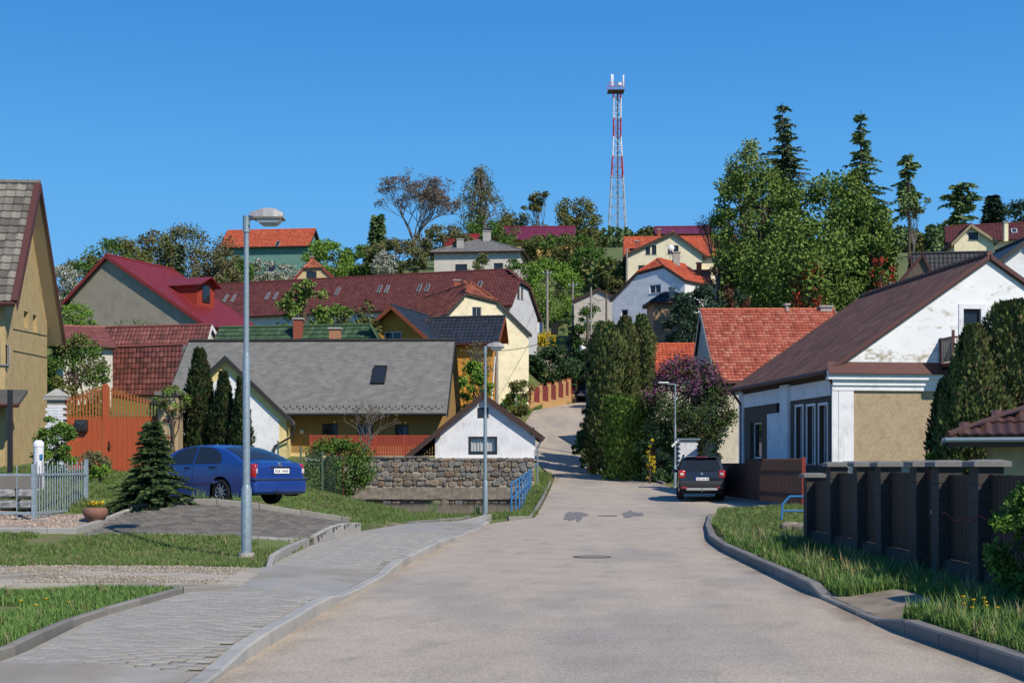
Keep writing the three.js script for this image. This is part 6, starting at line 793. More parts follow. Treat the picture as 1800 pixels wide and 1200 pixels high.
{ // transmitter mast
  const d = 307, base = W(1085, 418, d), T = thing('transmitter_mast', 'tall red and white lattice transmitter mast on the hilltop', 'mast', [base.x, base.y, -d]), yOf = py => EYE + (HY - py) * d / F, half = py => lerp(1.95, .82, clamp((412 - py) / (412 - 240), 0, 1)) + (py < 240 ? 0 : 0), red = mat('#c23a4a', { r: .6, k: .8 }), wh = mat('#e6e9ee', { r: .6, k: .9 }), gy = mat('#b4bcc6', { r: .6, k: .85 });
  const bands = [[162, 174, red], [174, 208, wh], [208, 241, red], [241, 275, wh], [275, 310, red], [310, 362, gy], [362, 420, gy]];
  for (const [a, b, m] of bands) { const g = new GB(), n = Math.max(1, Math.round((b - a) / 17)); for (let k = 0; k < n; k++) { const p = lerp(a, b, k / n), q = lerp(a, b, (k + 1) / n), y0 = yOf(p), y1 = yOf(q), h0 = half(p), h1 = half(q), C = [[-1, -1], [1, -1], [1, 1], [-1, 1]]; C.forEach(([i, j], s) => { const [i2, j2] = C[(s + 1) % 4]; g.tube([base.x + i * h0, y0, -d + j * h0], [base.x + i * h1, y1, -d + j * h1], .13, .13, 6); g.tube([base.x + i * h1, y1, -d + j * h1], [base.x + i2 * h1, y1, -d + j2 * h1], .06, .06, 4); if ((k + s) % 2) g.tube([base.x + i * h0, y0, -d + j * h0], [base.x + i2 * h1, y1, -d + j2 * h1], .055, .055, 4); else g.tube([base.x + i2 * h0, y0, -d + j2 * h0], [base.x + i * h1, y1, -d + j * h1], .055, .055, 4); }); } part(T, 'mast_section', g, m); }
  part(T, 'ladder', new GB().box(base.x + .1, (yOf(162) + yOf(418)) / 2, -d, .35, yOf(162) - yOf(418), .1), mat('#7f8894', { k: .8 }));
  const pf = part(T, 'platform', new GB().box(base.x - .3, yOf(161), -d, 3.7, .2, 3.2), M.darkTrim), rg = new GB(); for (const z of [-1.5, 1.5]) { rg.box(base.x - .3, yOf(154), -d + z, 3.7, .07, .07); rg.box(base.x - .3, yOf(148), -d + z, 3.7, .07, .07); for (let k = 0; k < 6; k++) rg.box(base.x - 2.1 + k * .72, (yOf(161) + yOf(148)) / 2, -d + z, .06, yOf(148) - yOf(161), .06); } part(pf, 'guard_rail', rg, red);
  for (const [px, t, b] of [[1075, 131, 153], [1077, 132, 152], [1095.5, 133, 154]]) part(T, 'panel_antenna', new GB().add(new RoundedBoxGeometry(.36, yOf(t) - yOf(b), .25, 2, .08), new THREE.Matrix4().setPosition((px - CX) * d / F, (yOf(t) + yOf(b)) / 2, -d + (px % 2) * .4)), wh, .6);
  const ds = new THREE.CylinderGeometry(.4, .4, .25, 20); ds.rotateX(Math.PI / 2); ds.translate((1089 - CX) * d / F, yOf(151), -d + 1.7); part(T, 'dish_antenna', ds, M.whitePlain);
}
{ // far bits: satellite dish, bins, electricity box, retaining wall
  const a = W(1179, 438, 129.6), T = thing('satellite_dish', 'white satellite dish on the chimney of the white house', 'satellite dish', [a.x, a.y, -129.6]), g = new THREE.SphereGeometry(.42, 16, 8, 0, 6.2832, 0, .9); g.rotateX(1.25); g.translate(a.x, a.y, -129.5); part(T, 'dish', g, M.whitePlain); part(T, 'bracket', new GB().tube([a.x, a.y - .9, -129.9], [a.x, a.y, -129.9], .03), M.galvPlain);
  const b = W(947, 583, 138), B = thing('meter_cabinet', 'white meter cabinet left of the forsythia pole', 'cabinet', [b.x, b.y - .3, -138]); part(B, 'box', new GB().box(b.x, b.y + .3, -138, .9, 1.3, .5), M.palewall); part(B, 'door', new GB().box(b.x, b.y + .35, -137.74, .7, .9, .02), M.whitePlain);
  const c = W(975, 583, 138), Cn = thing('wheelie_bin', 'black wheeled bin right of the forsythia pole', 'bin', [c.x, c.y - .3, -138]); part(Cn, 'body', new GB().box(c.x, c.y + .2, -138, .75, 1.0, .7), M.rubber); part(Cn, 'lid', new GB().box(c.x, c.y + .74, -138, .8, .08, .78), M.frameDark);
  R = rngOf(56); const rw = thing('retaining_wall', 'low rubble wall below the forsythia above the ivy', 'wall', [4, 12, -134]), ms = ['#a39683', '#8f8678', '#b0a592'].map(k => mat(k, { t: 'stone', s: 1, b: .03, k: 1 })); for (let r = 0; r < 3; r++) for (let x = 1.3; x < 8.4;) { const w = rr(.4, .8); part(rw, 'stone', new GB().box(x + w / 2, 12.55 + r * .33 + rr(-.02, .02), -134 + rr(-.04, .04), w - .04, .3, .5, rr(-.04, .04)), pick(ms)); x += w; } part(rw, 'core', new GB().box(4.8, 11.7, -134.25, 7.2, 3.4, .4), M.mortar);
  const e = W(1209, 802, 62), E = thing('brick_cabinet', 'white brick meter housing with flat lid behind the SUV', 'cabinet', [e.x, .6, -62]); for (let r = 0; r < 21; r++) for (let k = 0; k < 3; k++) part(E, 'brick', new GB().box(e.x - .27 + k * .27 + (r % 2 ? .03 : -.03), .62 + r * .105, -62, .258, .095, .6), M.white); part(E, 'core', new GB().box(e.x, 1.6, -62, .78, 2.1, .52), M.mortar); part(E, 'lid', new GB().box(e.x, 2.84, -62, 1.05, .07, .8), M.galvPlain);
  const s = thing('boulder_heap', 'heap of earth and stones below the blue hoop rail', 'stones', [7, .1, -31]); for (let i = 0; i < 14; i++) { const q = new THREE.IcosahedronGeometry(rr(.1, .22), 1), p = q.attributes.position; for (let k = 0; k < p.count; k++) { const f = .8 + .4 * hash2(Math.round(p.getX(k) * 90), Math.round(p.getY(k) * 90 + p.getZ(k) * 70), i); p.setXYZ(k, p.getX(k) * f * 1.3, p.getY(k) * f * .7, p.getZ(k) * f); } const X = rr(6.3, 7.6), D = rr(30.2, 31.3); q.translate(X, G(X, D) + .06, -D); q.computeVertexNormals(); autoUV(q); part(s, 'stone', q, pick(ms)); }
}
// right: garden shed with brown tiles, every tile of the visible slopes its own piece
{
  R = rngOf(57); const D = 27, x0 = W(1667, 770, D).x, eY = W(1667, 768, D).y, T = thing('garden_house', 'cream garden house with brown tiled hip roof at the right', 'garden house', [x0, .3, -D]), w = 7, dp = 5, rise = 1.28, ms = ['#5f423c', '#573b36', '#684942'].map(c => mat(c, { t: 'rough', s: .5, k: .85, r: .55 })), rows = 5;
  const wx0 = W(1730, 800, D + .5).x; part(T, 'wall', new GB().box((wx0 + x0 + w - .6) / 2, (eY + .0) / 2, -D - dp / 2, x0 + w - .6 - wx0, eY - .05, dp - 1.2), mat('#cbb894', { t: 'plaster', s: 2, k: .9, b: .003 }));
  const rb = new GB(); const E = [[x0, eY, -D], [x0 + w, eY, -D], [x0 + w, eY, -D - dp], [x0, eY, -D - dp]], ap = [x0 + w / 2, eY + rise, -D - dp / 2]; for (let i = 0; i < 4; i++) slab(rb, [E[i], E[(i + 1) % 4], ap], .09); const roof = part(T, 'roof', rb, M.soffit); part(T, 'gutter', new GB().tube([x0 - .05, eY - .06, -D + .07], [x0 + w, eY - .06, -D + .07], .05, .05, 8).tube([x0 - .07, eY - .06, -D + .05], [x0 - .07, eY - .06, -D - dp], .05, .05, 8), M.galvPlain); part(T, 'fascia', new GB().box(x0 + w / 2, eY - .13, -D + .02, w, .14, .03), M.frameBrown);
  const cw = .21, mk = (q) => { const g = new GB(), n = 5; const rl = q; for (let k = 0; k < n; k++) { const a = k / n, b = (k + 1) / n, hh = t => .035 * (.5 - .5 * Math.cos(t * 6.2832)), X0 = (a - .5) * cw, X1 = (b - .5) * cw; g.quad([X0, 0, .05 + hh(a)], [X1, 0, .05 + hh(b)], [X1, rl + .03, .015 + hh(b)], [X0, rl + .03, .015 + hh(a)]); g.quad([X0, 0, hh(a)], [X1, 0, hh(b)], [X1, 0, .05 + hh(b)], [X0, 0, .05 + hh(a)]); } return g.geo(); };
  const o = org.get(T); for (let sidei = 0; sidei < 4; sidei++) { const a = V3(...E[sidei]), b = V3(...E[(sidei + 1) % 4]), U = b.clone().sub(a), L = U.length(); U.normalize(); const mid = a.clone().add(b).multiplyScalar(.5), S = V3(...ap).sub(mid), ls = S.length(); S.normalize(); let N = U.clone().cross(S); if (N.y < 0) N.negate(); const rh = ls / rows, ge = mk(rh), Bm = new THREE.Matrix4().makeBasis(U, S, U.clone().cross(S)), flip = U.clone().cross(S).y < 0; const qt = new THREE.Quaternion().setFromRotationMatrix(flip ? new THREE.Matrix4().makeBasis(U.clone().negate(), S, U.clone().negate().cross(S)) : Bm), cols = Math.round(L / cw); for (let r = 0; r < rows; r++) for (let c = 0; c < cols; c++) { const u = (c + .5) * L / cols, f = (r + .25) / rows; if (u < L / 2 * f || u > L - L / 2 * f) continue; const p = a.clone().addScaledVector(U, u).addScaledVector(S, r * rh).addScaledVector(N, .004), m = new THREE.Mesh(ge, pick(ms)); m.name = 'roof_tile'; m.position.set(p.x - o[0], p.y - o[1], p.z - o[2]); m.quaternion.copy(qt); m.castShadow = m.receiveShadow = true; roof.add(m); } }
  for (let i = 0; i < 4; i++) part(roof, 'hip_cap', new GB().tube([E[i][0], E[i][1] + .05, E[i][2]], [ap[0], ap[1] + .06, ap[2]], .07, .07, 7), ms[1]);
  T.rotation.y = -.3;
  const tb = W(1545, 812, 36), B = thing('cold_frame', 'low white box with pale blue lid behind the dark fence', 'box', [tb.x, .3, -36]); part(B, 'sides', new GB().box(tb.x, 1.0, -36, 1.35, 1.3, 1.0), M.cream); part(B, 'lid', new GB().box(tb.x, 1.72, -36, 1.55, .05, 1.3), mat('#a9bfd0', { r: .4, k: .8 }));
}
// ---------------------------------------------------------------- vegetation
class Leaves {
  constructor() { this.p = []; this.n = []; this.c = []; }
  leaf(x, y, z, ax, ay, az, bx, by, bz, col, j = .18) { // diamond from the base along a, width b
    const p = this.p, x2 = x + ax, y2 = y + ay, z2 = z + az, mx = x + ax * .45, my = y + ay * .45, mz = z + az * .45; p.push(x, y, z, mx + bx, my + by, mz + bz, x2, y2, z2, x, y, z, x2, y2, z2, mx - bx, my - by, mz - bz);
    let nx = az * by - ay * bz, ny = ax * bz - az * bx, nz = ay * bx - ax * by; const l = Math.hypot(nx, ny, nz) || 1; nx /= l; ny /= l; nz /= l; const k = 1.3 * (1 + (R() - .5) * 2 * j); for (let i = 0; i < 6; i++) { this.n.push(nx, ny, nz); this.c.push(col.r * k, col.g * k, col.b * k); }
  }
  rnd(x, y, z, l, w, col, up = 0) { const t = R() * 6.2832, u = (R() * 2 - 1) * (1 - Math.abs(up)) + up, s = Math.sqrt(Math.max(0, 1 - u * u)), ax = Math.cos(t) * s, ay = u, az = Math.sin(t) * s; let bx = R() - .5, by = R() - .5, bz = R() - .5; const d = bx * ax + by * ay + bz * az; bx -= d * ax; by -= d * ay; bz -= d * az; const q = Math.hypot(bx, by, bz) || 1; this.leaf(x, y, z, ax * l, ay * l, az * l, bx / q * w, by / q * w, bz / q * w, col); }
  geo() { const g = new THREE.BufferGeometry(); g.setAttribute('position', new THREE.Float32BufferAttribute(this.p, 3)); g.setAttribute('normal', new THREE.Float32BufferAttribute(this.n, 3)); g.setAttribute('color', new THREE.Float32BufferAttribute(this.c, 3)); g.setAttribute('uv', new THREE.Float32BufferAttribute(new Float32Array(this.p.length / 3 * 2), 2)); return g; }
}
const rgb = (r, g, b) => new THREE.Color(r, g, b);
const PAL = {
  maple: [rgb(.088, .142, .030), rgb(.112, .17, .037), rgb(.075, .124, .027), rgb(.13, .185, .047)], pale: [rgb(.14, .19, .07), rgb(.12, .17, .06), rgb(.17, .22, .09)], spring: [rgb(.11, .20, .03), rgb(.14, .23, .04), rgb(.09, .17, .03)], green: [rgb(.06, .12, .025), rgb(.08, .145, .03), rgb(.05, .10, .022)],
  olive: [rgb(.10, .11, .035), rgb(.085, .095, .03), rgb(.12, .125, .045)], bud: [rgb(.13, .115, .06), rgb(.11, .10, .055), rgb(.10, .12, .045)], twig: [rgb(.12, .10, .085)], blossom: [rgb(.40, .40, .385), rgb(.47, .46, .45), rgb(.3, .31, .28), rgb(.10, .14, .045), rgb(.11, .13, .05)], spruce: [rgb(.075, .11, .052), rgb(.095, .135, .062), rgb(.06, .09, .045)], larch: [rgb(.11, .165, .065), rgb(.09, .14, .058)],
  pine: [rgb(.025, .05, .03), rgb(.032, .06, .035)], thuja: [rgb(.085, .115, .036), rgb(.11, .14, .044), rgb(.06, .088, .03), rgb(.125, .11, .05)], thujaDark: [rgb(.028, .05, .018), rgb(.038, .065, .022), rgb(.05, .045, .02)], hedge: [rgb(.09, .15, .03), rgb(.075, .13, .025)], ivy: [rgb(.035, .07, .03), rgb(.045, .085, .038), rgb(.03, .06, .028)], forsythia: [rgb(.48, .38, .02), rgb(.43, .33, .02), rgb(.37, .31, .04)], lilac: [rgb(.04, .07, .025), rgb(.055, .09, .03), rgb(.05, .06, .025)], lilacFlower: [rgb(.14, .045, .11), rgb(.10, .033, .08), rgb(.175, .065, .145), rgb(.05, .07, .03), rgb(.06, .08, .03)], red: [rgb(.25, .03, .02), rgb(.19, .025, .02), rgb(.30, .05, .03)], copper: [rgb(.13, .055, .035), rgb(.10, .05, .03)], youngSpruce: [rgb(.055, .09, .034), rgb(.075, .115, .045), rgb(.04, .07, .028)], grassy: [rgb(.11, .19, .04)],
};
const basis = (x, d) => GY(x, d) - .06;
function plant(name, label, cat, group, px, pyTop, d, wpx, build) { const x = (px - CX) * d / F, y0 = basis(x, d), h = EYE + (HY - pyTop) * d / F - y0, w = wpx * d / F, T = thing(name, label, cat, [x, y0, -d], group); build(T, x, y0, -d, Math.max(h, .3), w); return T; }
const limb = (gb, a, b, r0, r1, n = 5, k = 3, wob = .08) => { const pts = []; const L = Math.hypot(b[0] - a[0], b[1] - a[1], b[2] - a[2]); for (let i = 0; i <= k; i++) { const t = i / k, e = i && i < k ? L * wob : 0; pts.push([lerp(a[0], b[0], t) + (R() - .5) * e, lerp(a[1], b[1], t) + (R() - .5) * e, lerp(a[2], b[2], t) + (R() - .5) * e]); } gb.path(pts, t => lerp(r0, r1, t), n); return pts; };
// broadleaf: trunk, limbs that carry clumps, leaves scattered round the clumps
const broad = (o = {}) => (T, x, y, z, h, w) => {
  const tr = new GB(), lv = new Leaves(), cb = h * (o.cb ?? .22), ch = h - cb, cy = y + cb + ch * .5, rx = w / 2, ry = ch / 2, nC = Math.round((o.clumps ?? 46) * 1.3), n = (o.n ?? 90) * 1.35, ls = (o.ls ?? .26) * .66, pal = PAL[o.pal ?? 'green'], pal2 = o.pal2 ? PAL[o.pal2] : null, rad = o.tr ?? Math.max(.05, h * .022), rz = rx * (o.deep ?? .9);
  const topT = [x + rr(-.05, .05) * w, y + h * (o.stem ?? .72), z]; const stem = limb(tr, [x, y - .2, z], topT, rad, rad * .3, 7, 5, .05);
  for (let i = 0; i < nC; i++) {
    const t = R() * 6.2832, u = R() * 2 - 1, s = Math.sqrt(1 - u * u), k = (o.shell ?? .55) + (1 - (o.shell ?? .55)) * Math.cbrt(R()), lob = 1 + (o.lobe ?? .28) * (fbm(Math.cos(t) * 1.7 + 5, u * 2.2 + x, 3, 0, 500 + (o.s ?? 1)) - .5) * 2, tp = o.taper ? 1 - o.taper * Math.max(0, u) : 1;
    const cx = x + Math.cos(t) * s * rx * k * lob * tp, cY = cy + u * ry * k * .98, cz = z + Math.sin(t) * s * rz * k * lob * tp, cr = (o.cr ?? .155) * Math.min(w, ch * 1.2) * rr(.65, 1.25);
    if (i % (o.limbEvery ?? 3) === 0) { const b = stem[clamp(1 + Math.floor(R() * 5), 1, 5)]; limb(tr, b, [cx, cY, cz], rad * .35, rad * .07, 4, 3, .12); }
    const flower = pal2 && (o.flowerTop ? u > o.flowerTop - R() * .5 && k > .75 : R() < (o.mix ?? .3)), P = flower ? pal2 : pal, m = Math.round(n * rr(.6, 1.3));
    for (let j = 0; j < m; j++) { const a = R() * 6.2832, v = R() * 2 - 1, q = Math.sqrt(1 - v * v), r = cr * Math.pow(R(), .45); lv.rnd(cx + Math.cos(a) * q * r, cY + v * r * .72, cz + Math.sin(a) * q * r, ls * rr(.7, 1.25), ls * rr(.26, .42), P[Math.floor(R() * P.length)], o.up ?? -.1); }
  }
  part(T, 'trunk', tr, o.bark ?? M.bark); part(T, 'crown', lv.geo(), M.leaf);
};
const bare = (o = {}) => (T, x, y, z, h, w) => {
  const tr = new GB(), lv = new Leaves(), pal = PAL[o.pal ?? 'twig']; let cnt = 0;
  const go = (p, dir, len, r, k) => { if (cnt++ > (o.max ?? 1500)) return; const q = [p[0] + dir[0] * len, p[1] + dir[1] * len, p[2] + dir[2] * len]; tr.tube(p, q, r, r * .68, k < 2 ? 6 : 3, false); if (k >= (o.depth ?? 6)) { for (let i = 0; i < (o.buds ?? 2); i++) lv.rnd(q[0] + rr(-.2, .2), q[1] + rr(-.2, .2), q[2] + rr(-.2, .2), (o.ls ?? .16), (o.ls ?? .16) * .3, pick(pal), .3); return; } const nb = k === 0 ? (o.main ?? 5) : R() < .3 ? 3 : 2; for (let i = 0; i < nb; i++) { const sp = (o.spread ?? .55) * (k ? 1 : .9), a = R() * 6.2832; let d = [dir[0] + Math.cos(a) * sp * rr(.6, 1.2) * (w / h) * 1.15, dir[1] + rr(-.12, .3) * sp, dir[2] + Math.sin(a) * sp * rr(.6, 1.2) * (w / h)]; const l = Math.hypot(...d); d = d.map(e => e / l); go(q, d, len * rr(.66, .86), r * .64, k + 1); } };
  const hh = h * .27; go([x, y - .2, z], [0, 1, 0], hh, Math.max(.03, h * .019), 0); part(T, 'trunk', tr, o.bark ?? M.barkGrey); part(T, 'crown', lv.geo(), M.leaf);
};
// conifer: whorls of branches with hanging needle sprays
const conifer = (o = {}) => (T, x, y, z, h, w) => {
  const tr = new GB(), lv = new Leaves(), pal = PAL[o.pal ?? 'spruce'], rad = Math.max(.04, h * .014), lean = o.lean ?? 0; tr.path([[x, y - .2, z], [x + lean * h * .3, y + h * .5, z], [x + lean * h, y + h, z]], t => lerp(rad, rad * .15, t), 7);
  const W0 = o.whorls ?? 22, b0 = o.from ?? .08; for (let k = 0; k < W0; k++) {
    const f = clamp((k + R()) / W0, 0, .995), yy = y + h * lerp(b0, .985, f), prof = o.prof ? o.prof(f) : Math.pow(1 - f, .8) * .98 + .03, nb = o.nb ?? 7;
    for (let i = 0; i < nb; i++) {
      if (R() < (o.gap ?? .1)) continue; const yy = y + h * lerp(b0, .985, clamp(f + rr(-1.6, 1.6) / W0, 0, .99)), a = R() * 6.2832, L = w / 2 * prof * rr(.5, 1.25), dr = ((o.droop ?? .18) + rr(-.12, .28) * (o.wild ?? 1)) * (1 - f * .6), bx = x + lean * h * Math.pow((yy - y) / h, 1.3), ex = bx + Math.cos(a) * L, ez = z + Math.sin(a) * L, ey = yy - L * dr + (o.rise ?? 0) * L; tr.tube([bx, yy, z], [ex, ey, ez], rad * .22, rad * .06, 3, false);
      const m = Math.max(4, Math.round(L / (o.step ?? .22))); for (let j = 0; j < m; j++) { const t = (j + .6) / m, px = lerp(bx, ex, t), py = lerp(yy, ey, t) + Math.sin(t * 3.1) * L * .04, pz = lerp(z, ez, t), nl = (o.needle ?? .42) * (.55 + .6 * (1 - t)) * rr(.7, 1.2); for (let q = 0; q < (o.per ?? 4); q++) { const sd = q % 2 ? 1 : -1, th = a + sd * rr(.5, 1.15), hx = Math.cos(th), hz = Math.sin(th), hy = -(o.hang ?? .8) * R() + .12, nw = nl * (o.nw ?? .22); const ro = rr(-1.35, 1.35), cr = Math.cos(ro) * nw, sr = Math.sin(ro) * nw; lv.leaf(px, py, pz, hx * nl, hy * nl, hz * nl, -hz * cr, sr, hx * cr, pal[Math.floor(R() * pal.length)]); } }
    }
  }
  part(T, 'trunk', tr, o.bark ?? M.bark); part(T, 'crown', lv.geo(), M.leaf);
};
// thuja: upright sprays over a column
const column = (o = {}) => (T, x, y, z, h, w) => {
  const lv = new Leaves(), pal = PAL[o.pal ?? 'thuja'], n = o.n ?? 5200, ls = o.ls ?? .24, tr = new GB().tube([x, y - .2, z], [x, y + h * .9, z], Math.max(.04, w * .06), .02, 6);
  const prof = o.prof ?? (f => Math.pow(Math.sin(Math.PI * Math.pow(clamp(f * .93 + .07, 0, 1), .62)), .62)); const sp = o.spires ?? 1;
  for (let i = 0; i < n; i++) {
    const f = Math.pow(R(), .9), a = R() * 6.2832, lob = 1 + (o.lobe ?? .22) * (fbm(Math.cos(a) * 1.6 + 3, Math.sin(a) * 1.6 + f * 5 * (h / w) * .4 + x, 3, 0, 700) - .5) * 2, r = w / 2 * prof(f) * lob * (R() < .72 ? rr(.8, 1.08) : R() < .25 ? rr(1.05, 1.2) : rr(.4, .9)), px = x + Math.cos(a) * r, pz = z + Math.sin(a) * r, py = y + f * h * .97; const up = rr(.5, 1), o2 = rr(.15, .8), l = ls * rr(.6, 1.3), ax = Math.cos(a + rr(-.6, .6)) * o2, az = Math.sin(a + rr(-.6, .6)) * o2, q = Math.hypot(ax, up, az), t = a + 1.57 + rr(-.9, .9), wd = l * rr(.2, .36); lv.leaf(px, py, pz, ax / q * l, up / q * l, az / q * l, Math.cos(t) * wd, rr(-.3, .3) * wd, Math.sin(t) * wd, pal[Math.floor(R() * pal.length)], .25);
  }
  part(T, 'trunk', tr, M.bark); part(T, 'crown', lv.geo(), M.leaf);
};
let vs = 900; const V = (kind, px, top, d, w, name, label, o, group) => { R = rngOf(vs++); return plant(name, label, name.includes('tree') || name.includes('spruce') || name.includes('larch') || name.includes('pine') || name.includes('maple') ? 'tree' : name.includes('hedge') ? 'hedge' : 'shrub', group, px, top, d, w, kind({ s: vs, ...o })); };
const GR = 'trees on the hillside', GS = 'shrubs on the hillside';
// right-hand clump
V(broad, 1335, 292, 106, 175, 'maple_tree', 'broad fresh green maple left in the big clump', { pal: 'maple', n: 105, clumps: 80, ls: .4, cb: .1, lobe: .6, cr: .125, shell: .45 }, GR);
V(broad, 1472, 305, 103, 195, 'maple_tree', 'broad fresh green maple right in the big clump', { pal: 'maple', n: 105, clumps: 85, ls: .4, cb: .08, lobe: .6, cr: .125, shell: .45 }, GR);
V(broad, 1405, 385, 98, 210, 'maple_tree', 'lower green maple filling the clump behind the orange barn', { pal: 'maple', n: 110, clumps: 80, ls: .4, cb: .05 }, GR);
V(broad, 1312, 238, 114, 105, 'lime_tree', 'tall pale green tree rising at the clump’s left', { pal: 'pale', n: 80, clumps: 60, ls: .36, cb: .3, shell: .4 }, GR);
V(broad, 1530, 345, 99, 90, 'maple_tree', 'narrow green tree at the right end of the clump', { pal: 'maple', n: 95, clumps: 50, ls: .4, cb: .1 }, GR);
V(conifer, 1376, 180, 124, 100, 'spruce_tree', 'ragged dark spruce topping the green clump', { whorls: 46, gap: .3, nb: 5, droop: .1, step: .2, needle: .6, per: 5, nw: .18, prof: f => Math.min(.95, (1 - f) * 2.4 + .14) }, GR);
V(conifer, 1514, 194, 122, 100, 'spruce_tree', 'tall spruce with spreading branches right of the clump', { whorls: 40, gap: .25, nb: 5, droop: .12, step: .2, needle: .58, per: 5, nw: .18, pal: 'larch', prof: f => Math.min(.98, (1 - f) * 2.1 + .06) }, GR);
V(conifer, 1599, 268, 160, 66, 'larch_tree', 'thin larch with tufted crown and bare trunk', { whorls: 15, from: .42, gap: .3, nb: 5, droop: .1, step: .3, needle: 1.0, pal: 'larch', prof: f => .5 + .45 * Math.abs(Math.sin(f * 8)) }, GR);
V(conifer, 1683, 322, 165, 84, 'larch_tree', 'wind-bent larch left of the cream skyline house', { whorls: 15, from: .3, gap: .3, nb: 5, droop: .05, step: .3, needle: 1.0, pal: 'larch', lean: .1, prof: f => .45 + .5 * Math.abs(Math.sin(f * 7)) }, GR);
V(bare, 1607, 346, 158, 56, 'young_tree', 'thin half-leafed tree beside the tufted larch', { pal: 'pale', max: 500, buds: 3, ls: .35 }, GR);
V(conifer, 1746, 343, 172, 60, 'pine_tree', 'dark pine above the maroon skyline roof', { pal: 'pine', whorls: 20, nb: 8, gap: .05, needle: 1.0, step: .35, prof: f => Math.pow(1 - f, .5) }, GR);
V(broad, 1788, 353, 172, 80, 'pine_tree', 'rounded dark pine at the right frame edge', { pal: 'pine', n: 60, clumps: 40, ls: .5 }, GR);
V(broad, 1424, 462, 95, 62, 'red_shrub', 'bright red leaved shrub in the clump above the orange barn', { pal: 'red', n: 16, clumps: 34, ls: .3, shell: .8 }, GS);
V(broad, 1549, 450, 95, 46, 'red_shrub', 'bright red leaved shrub at the clump’s right end', { pal: 'red', n: 9, clumps: 26, ls: .28, shell: .8 }, GS);
V(broad, 1276, 462, 106, 70, 'copper_shrub', 'copper brown shrub behind the terracotta wing', { pal: 'copper', n: 60, clumps: 30, ls: .28 }, GS);
V(bare, 1262, 372, 118, 60, 'copper_tree', 'bare reddish tree left of the maple clump', { max: 700, buds: 2, pal: 'copper' }, GR);
V(broad, 1225, 500, 92, 100, 'pine_tree', 'dense dark pine between the garden hut and the barn', { pal: 'pine', n: 110, clumps: 60, ls: .3, cb: .05 }, GR);
V(broad, 1290, 505, 93, 60, 'copper_shrub', 'brownish conifer shrub against the orange barn', { pal: 'copper', pal2: 'pine', mix: .5, n: 60, clumps: 30, ls: .26 }, GS);
// conifers and lilac right of the road
V(column, 1065, 563, 75, 62, 'thuja_tree', 'broadest columnar thuja nearest the wooden poles', { n: 12000, ls: .26, lobe: .5, prof: f => f > .86 ? .3 + (1 - f) * 4.4 : .86 + .1 * Math.sin(f * 9) }, 'columnar thujas right of the road');
V(column, 1100, 553, 77, 40, 'thuja_tree', 'slim columnar thuja in the middle of the three', { n: 8000, ls: .25, lobe: .4, prof: f => f > .84 ? .25 + (1 - f) * 4.2 : .92 }, 'columnar thujas right of the road');
V(column, 1129, 550, 78, 40, 'thuja_tree', 'slim columnar thuja on the right of the three', { n: 8000, ls: .25, lobe: .4, prof: f => f > .84 ? .25 + (1 - f) * 4.2 : .92 }, 'columnar thujas right of the road');
V(column, 1099, 693, 70.5, 66, 'thuja_hedge', 'low lighter green clipped thuja below the tall columns', { pal: 'hedge', n: 5000, ls: .22, prof: f => f > .85 ? .9 : 1 }, GS);
V(broad, 1043, 695, 76, 44, 'dark_shrub', 'dark shrub at the foot of the wooden poles', { pal: 'ivy', n: 70, clumps: 30, ls: .22, cb: .02 }, GS);
V(broad, 1025, 752, 78, 32, 'verge_shrub', 'low green shrub at the road bend below the poles', { pal: 'green', n: 50, clumps: 20, ls: .2, cb: .02 }, GS);
V(broad, 1211, 624, 69, 142, 'lilac_tree', 'lilac with purple blossom behind the slim street lamp', { pal: 'lilac', pal2: 'lilacFlower', flowerTop: .5, n: 120, clumps: 100, ls: .2, cb: .22, shell: .6 }, GR);
V(broad, 1152, 742, 68.5, 66, 'dark_shrub', 'dark shrub in the shade left of the slim lamp', { pal: 'ivy', n: 80, clumps: 34, ls: .2, cb: .02 }, GS);
V(broad, 1143, 766, 67, 18, 'forsythia', 'small fading yellow forsythia by the shaded hedge', { pal: 'forsythia', n: 26, clumps: 12, ls: .14, cb: .1 }, GS);
V(broad, 1262, 772, 62, 24, 'garden_shrub', 'pale green shrub at the cream barn wall', { pal: 'pale', n: 36, clumps: 14, ls: .16, cb: .05 }, GS);
// upper road
V(broad, 924, 624, 126, 66, 'ivy_hedge', 'left part of the dark ivy hedge above the red fence', { pal: 'ivy', n: 90, clumps: 44, ls: .36, cb: .02, deep: .5 }, GS);
V(broad, 972, 611, 128, 84, 'ivy_hedge', 'middle part of the dark ivy hedge above the red fence', { pal: 'ivy', n: 100, clumps: 50, ls: .36, cb: .02, deep: .5 }, GS);
V(broad, 1020, 614, 131, 60, 'ivy_hedge', 'right part of the dark ivy hedge behind the small car', { pal: 'ivy', n: 90, clumps: 40, ls: .36, cb: .02, deep: .5 }, GS);
V(broad, 961, 584, 136, 40, 'forsythia', 'bright yellow forsythia in bloom below the concrete pole', { pal: 'forsythia', n: 80, clumps: 30, ls: .26, cb: .02 }, GS);
V(broad, 1003, 540, 134, 34, 'ivy_shrub', 'ivy climbing the slimmer utility pole', { pal: 'ivy', n: 60, clumps: 30, ls: .34, cb: .02 }, GS);
V(broad, 1037, 533, 133, 50, 'round_shrub', 'rounded green shrub before the low grey shed', { pal: 'green', n: 80, clumps: 36, ls: .32, cb: .02 }, GS);
V(broad, 903, 690, 112, 44, 'verge_shrub', 'green weeds behind the blue road sign', { pal: 'spring', n: 50, clumps: 26, ls: .26, cb: .02 }, GS);
V(broad, 833, 634, 84, 66, 'garden_shrub', 'fresh green shrubs between the grey roof and ochre house', { pal: 'spring', n: 80, clumps: 40, ls: .28, cb: .05 }, GS);
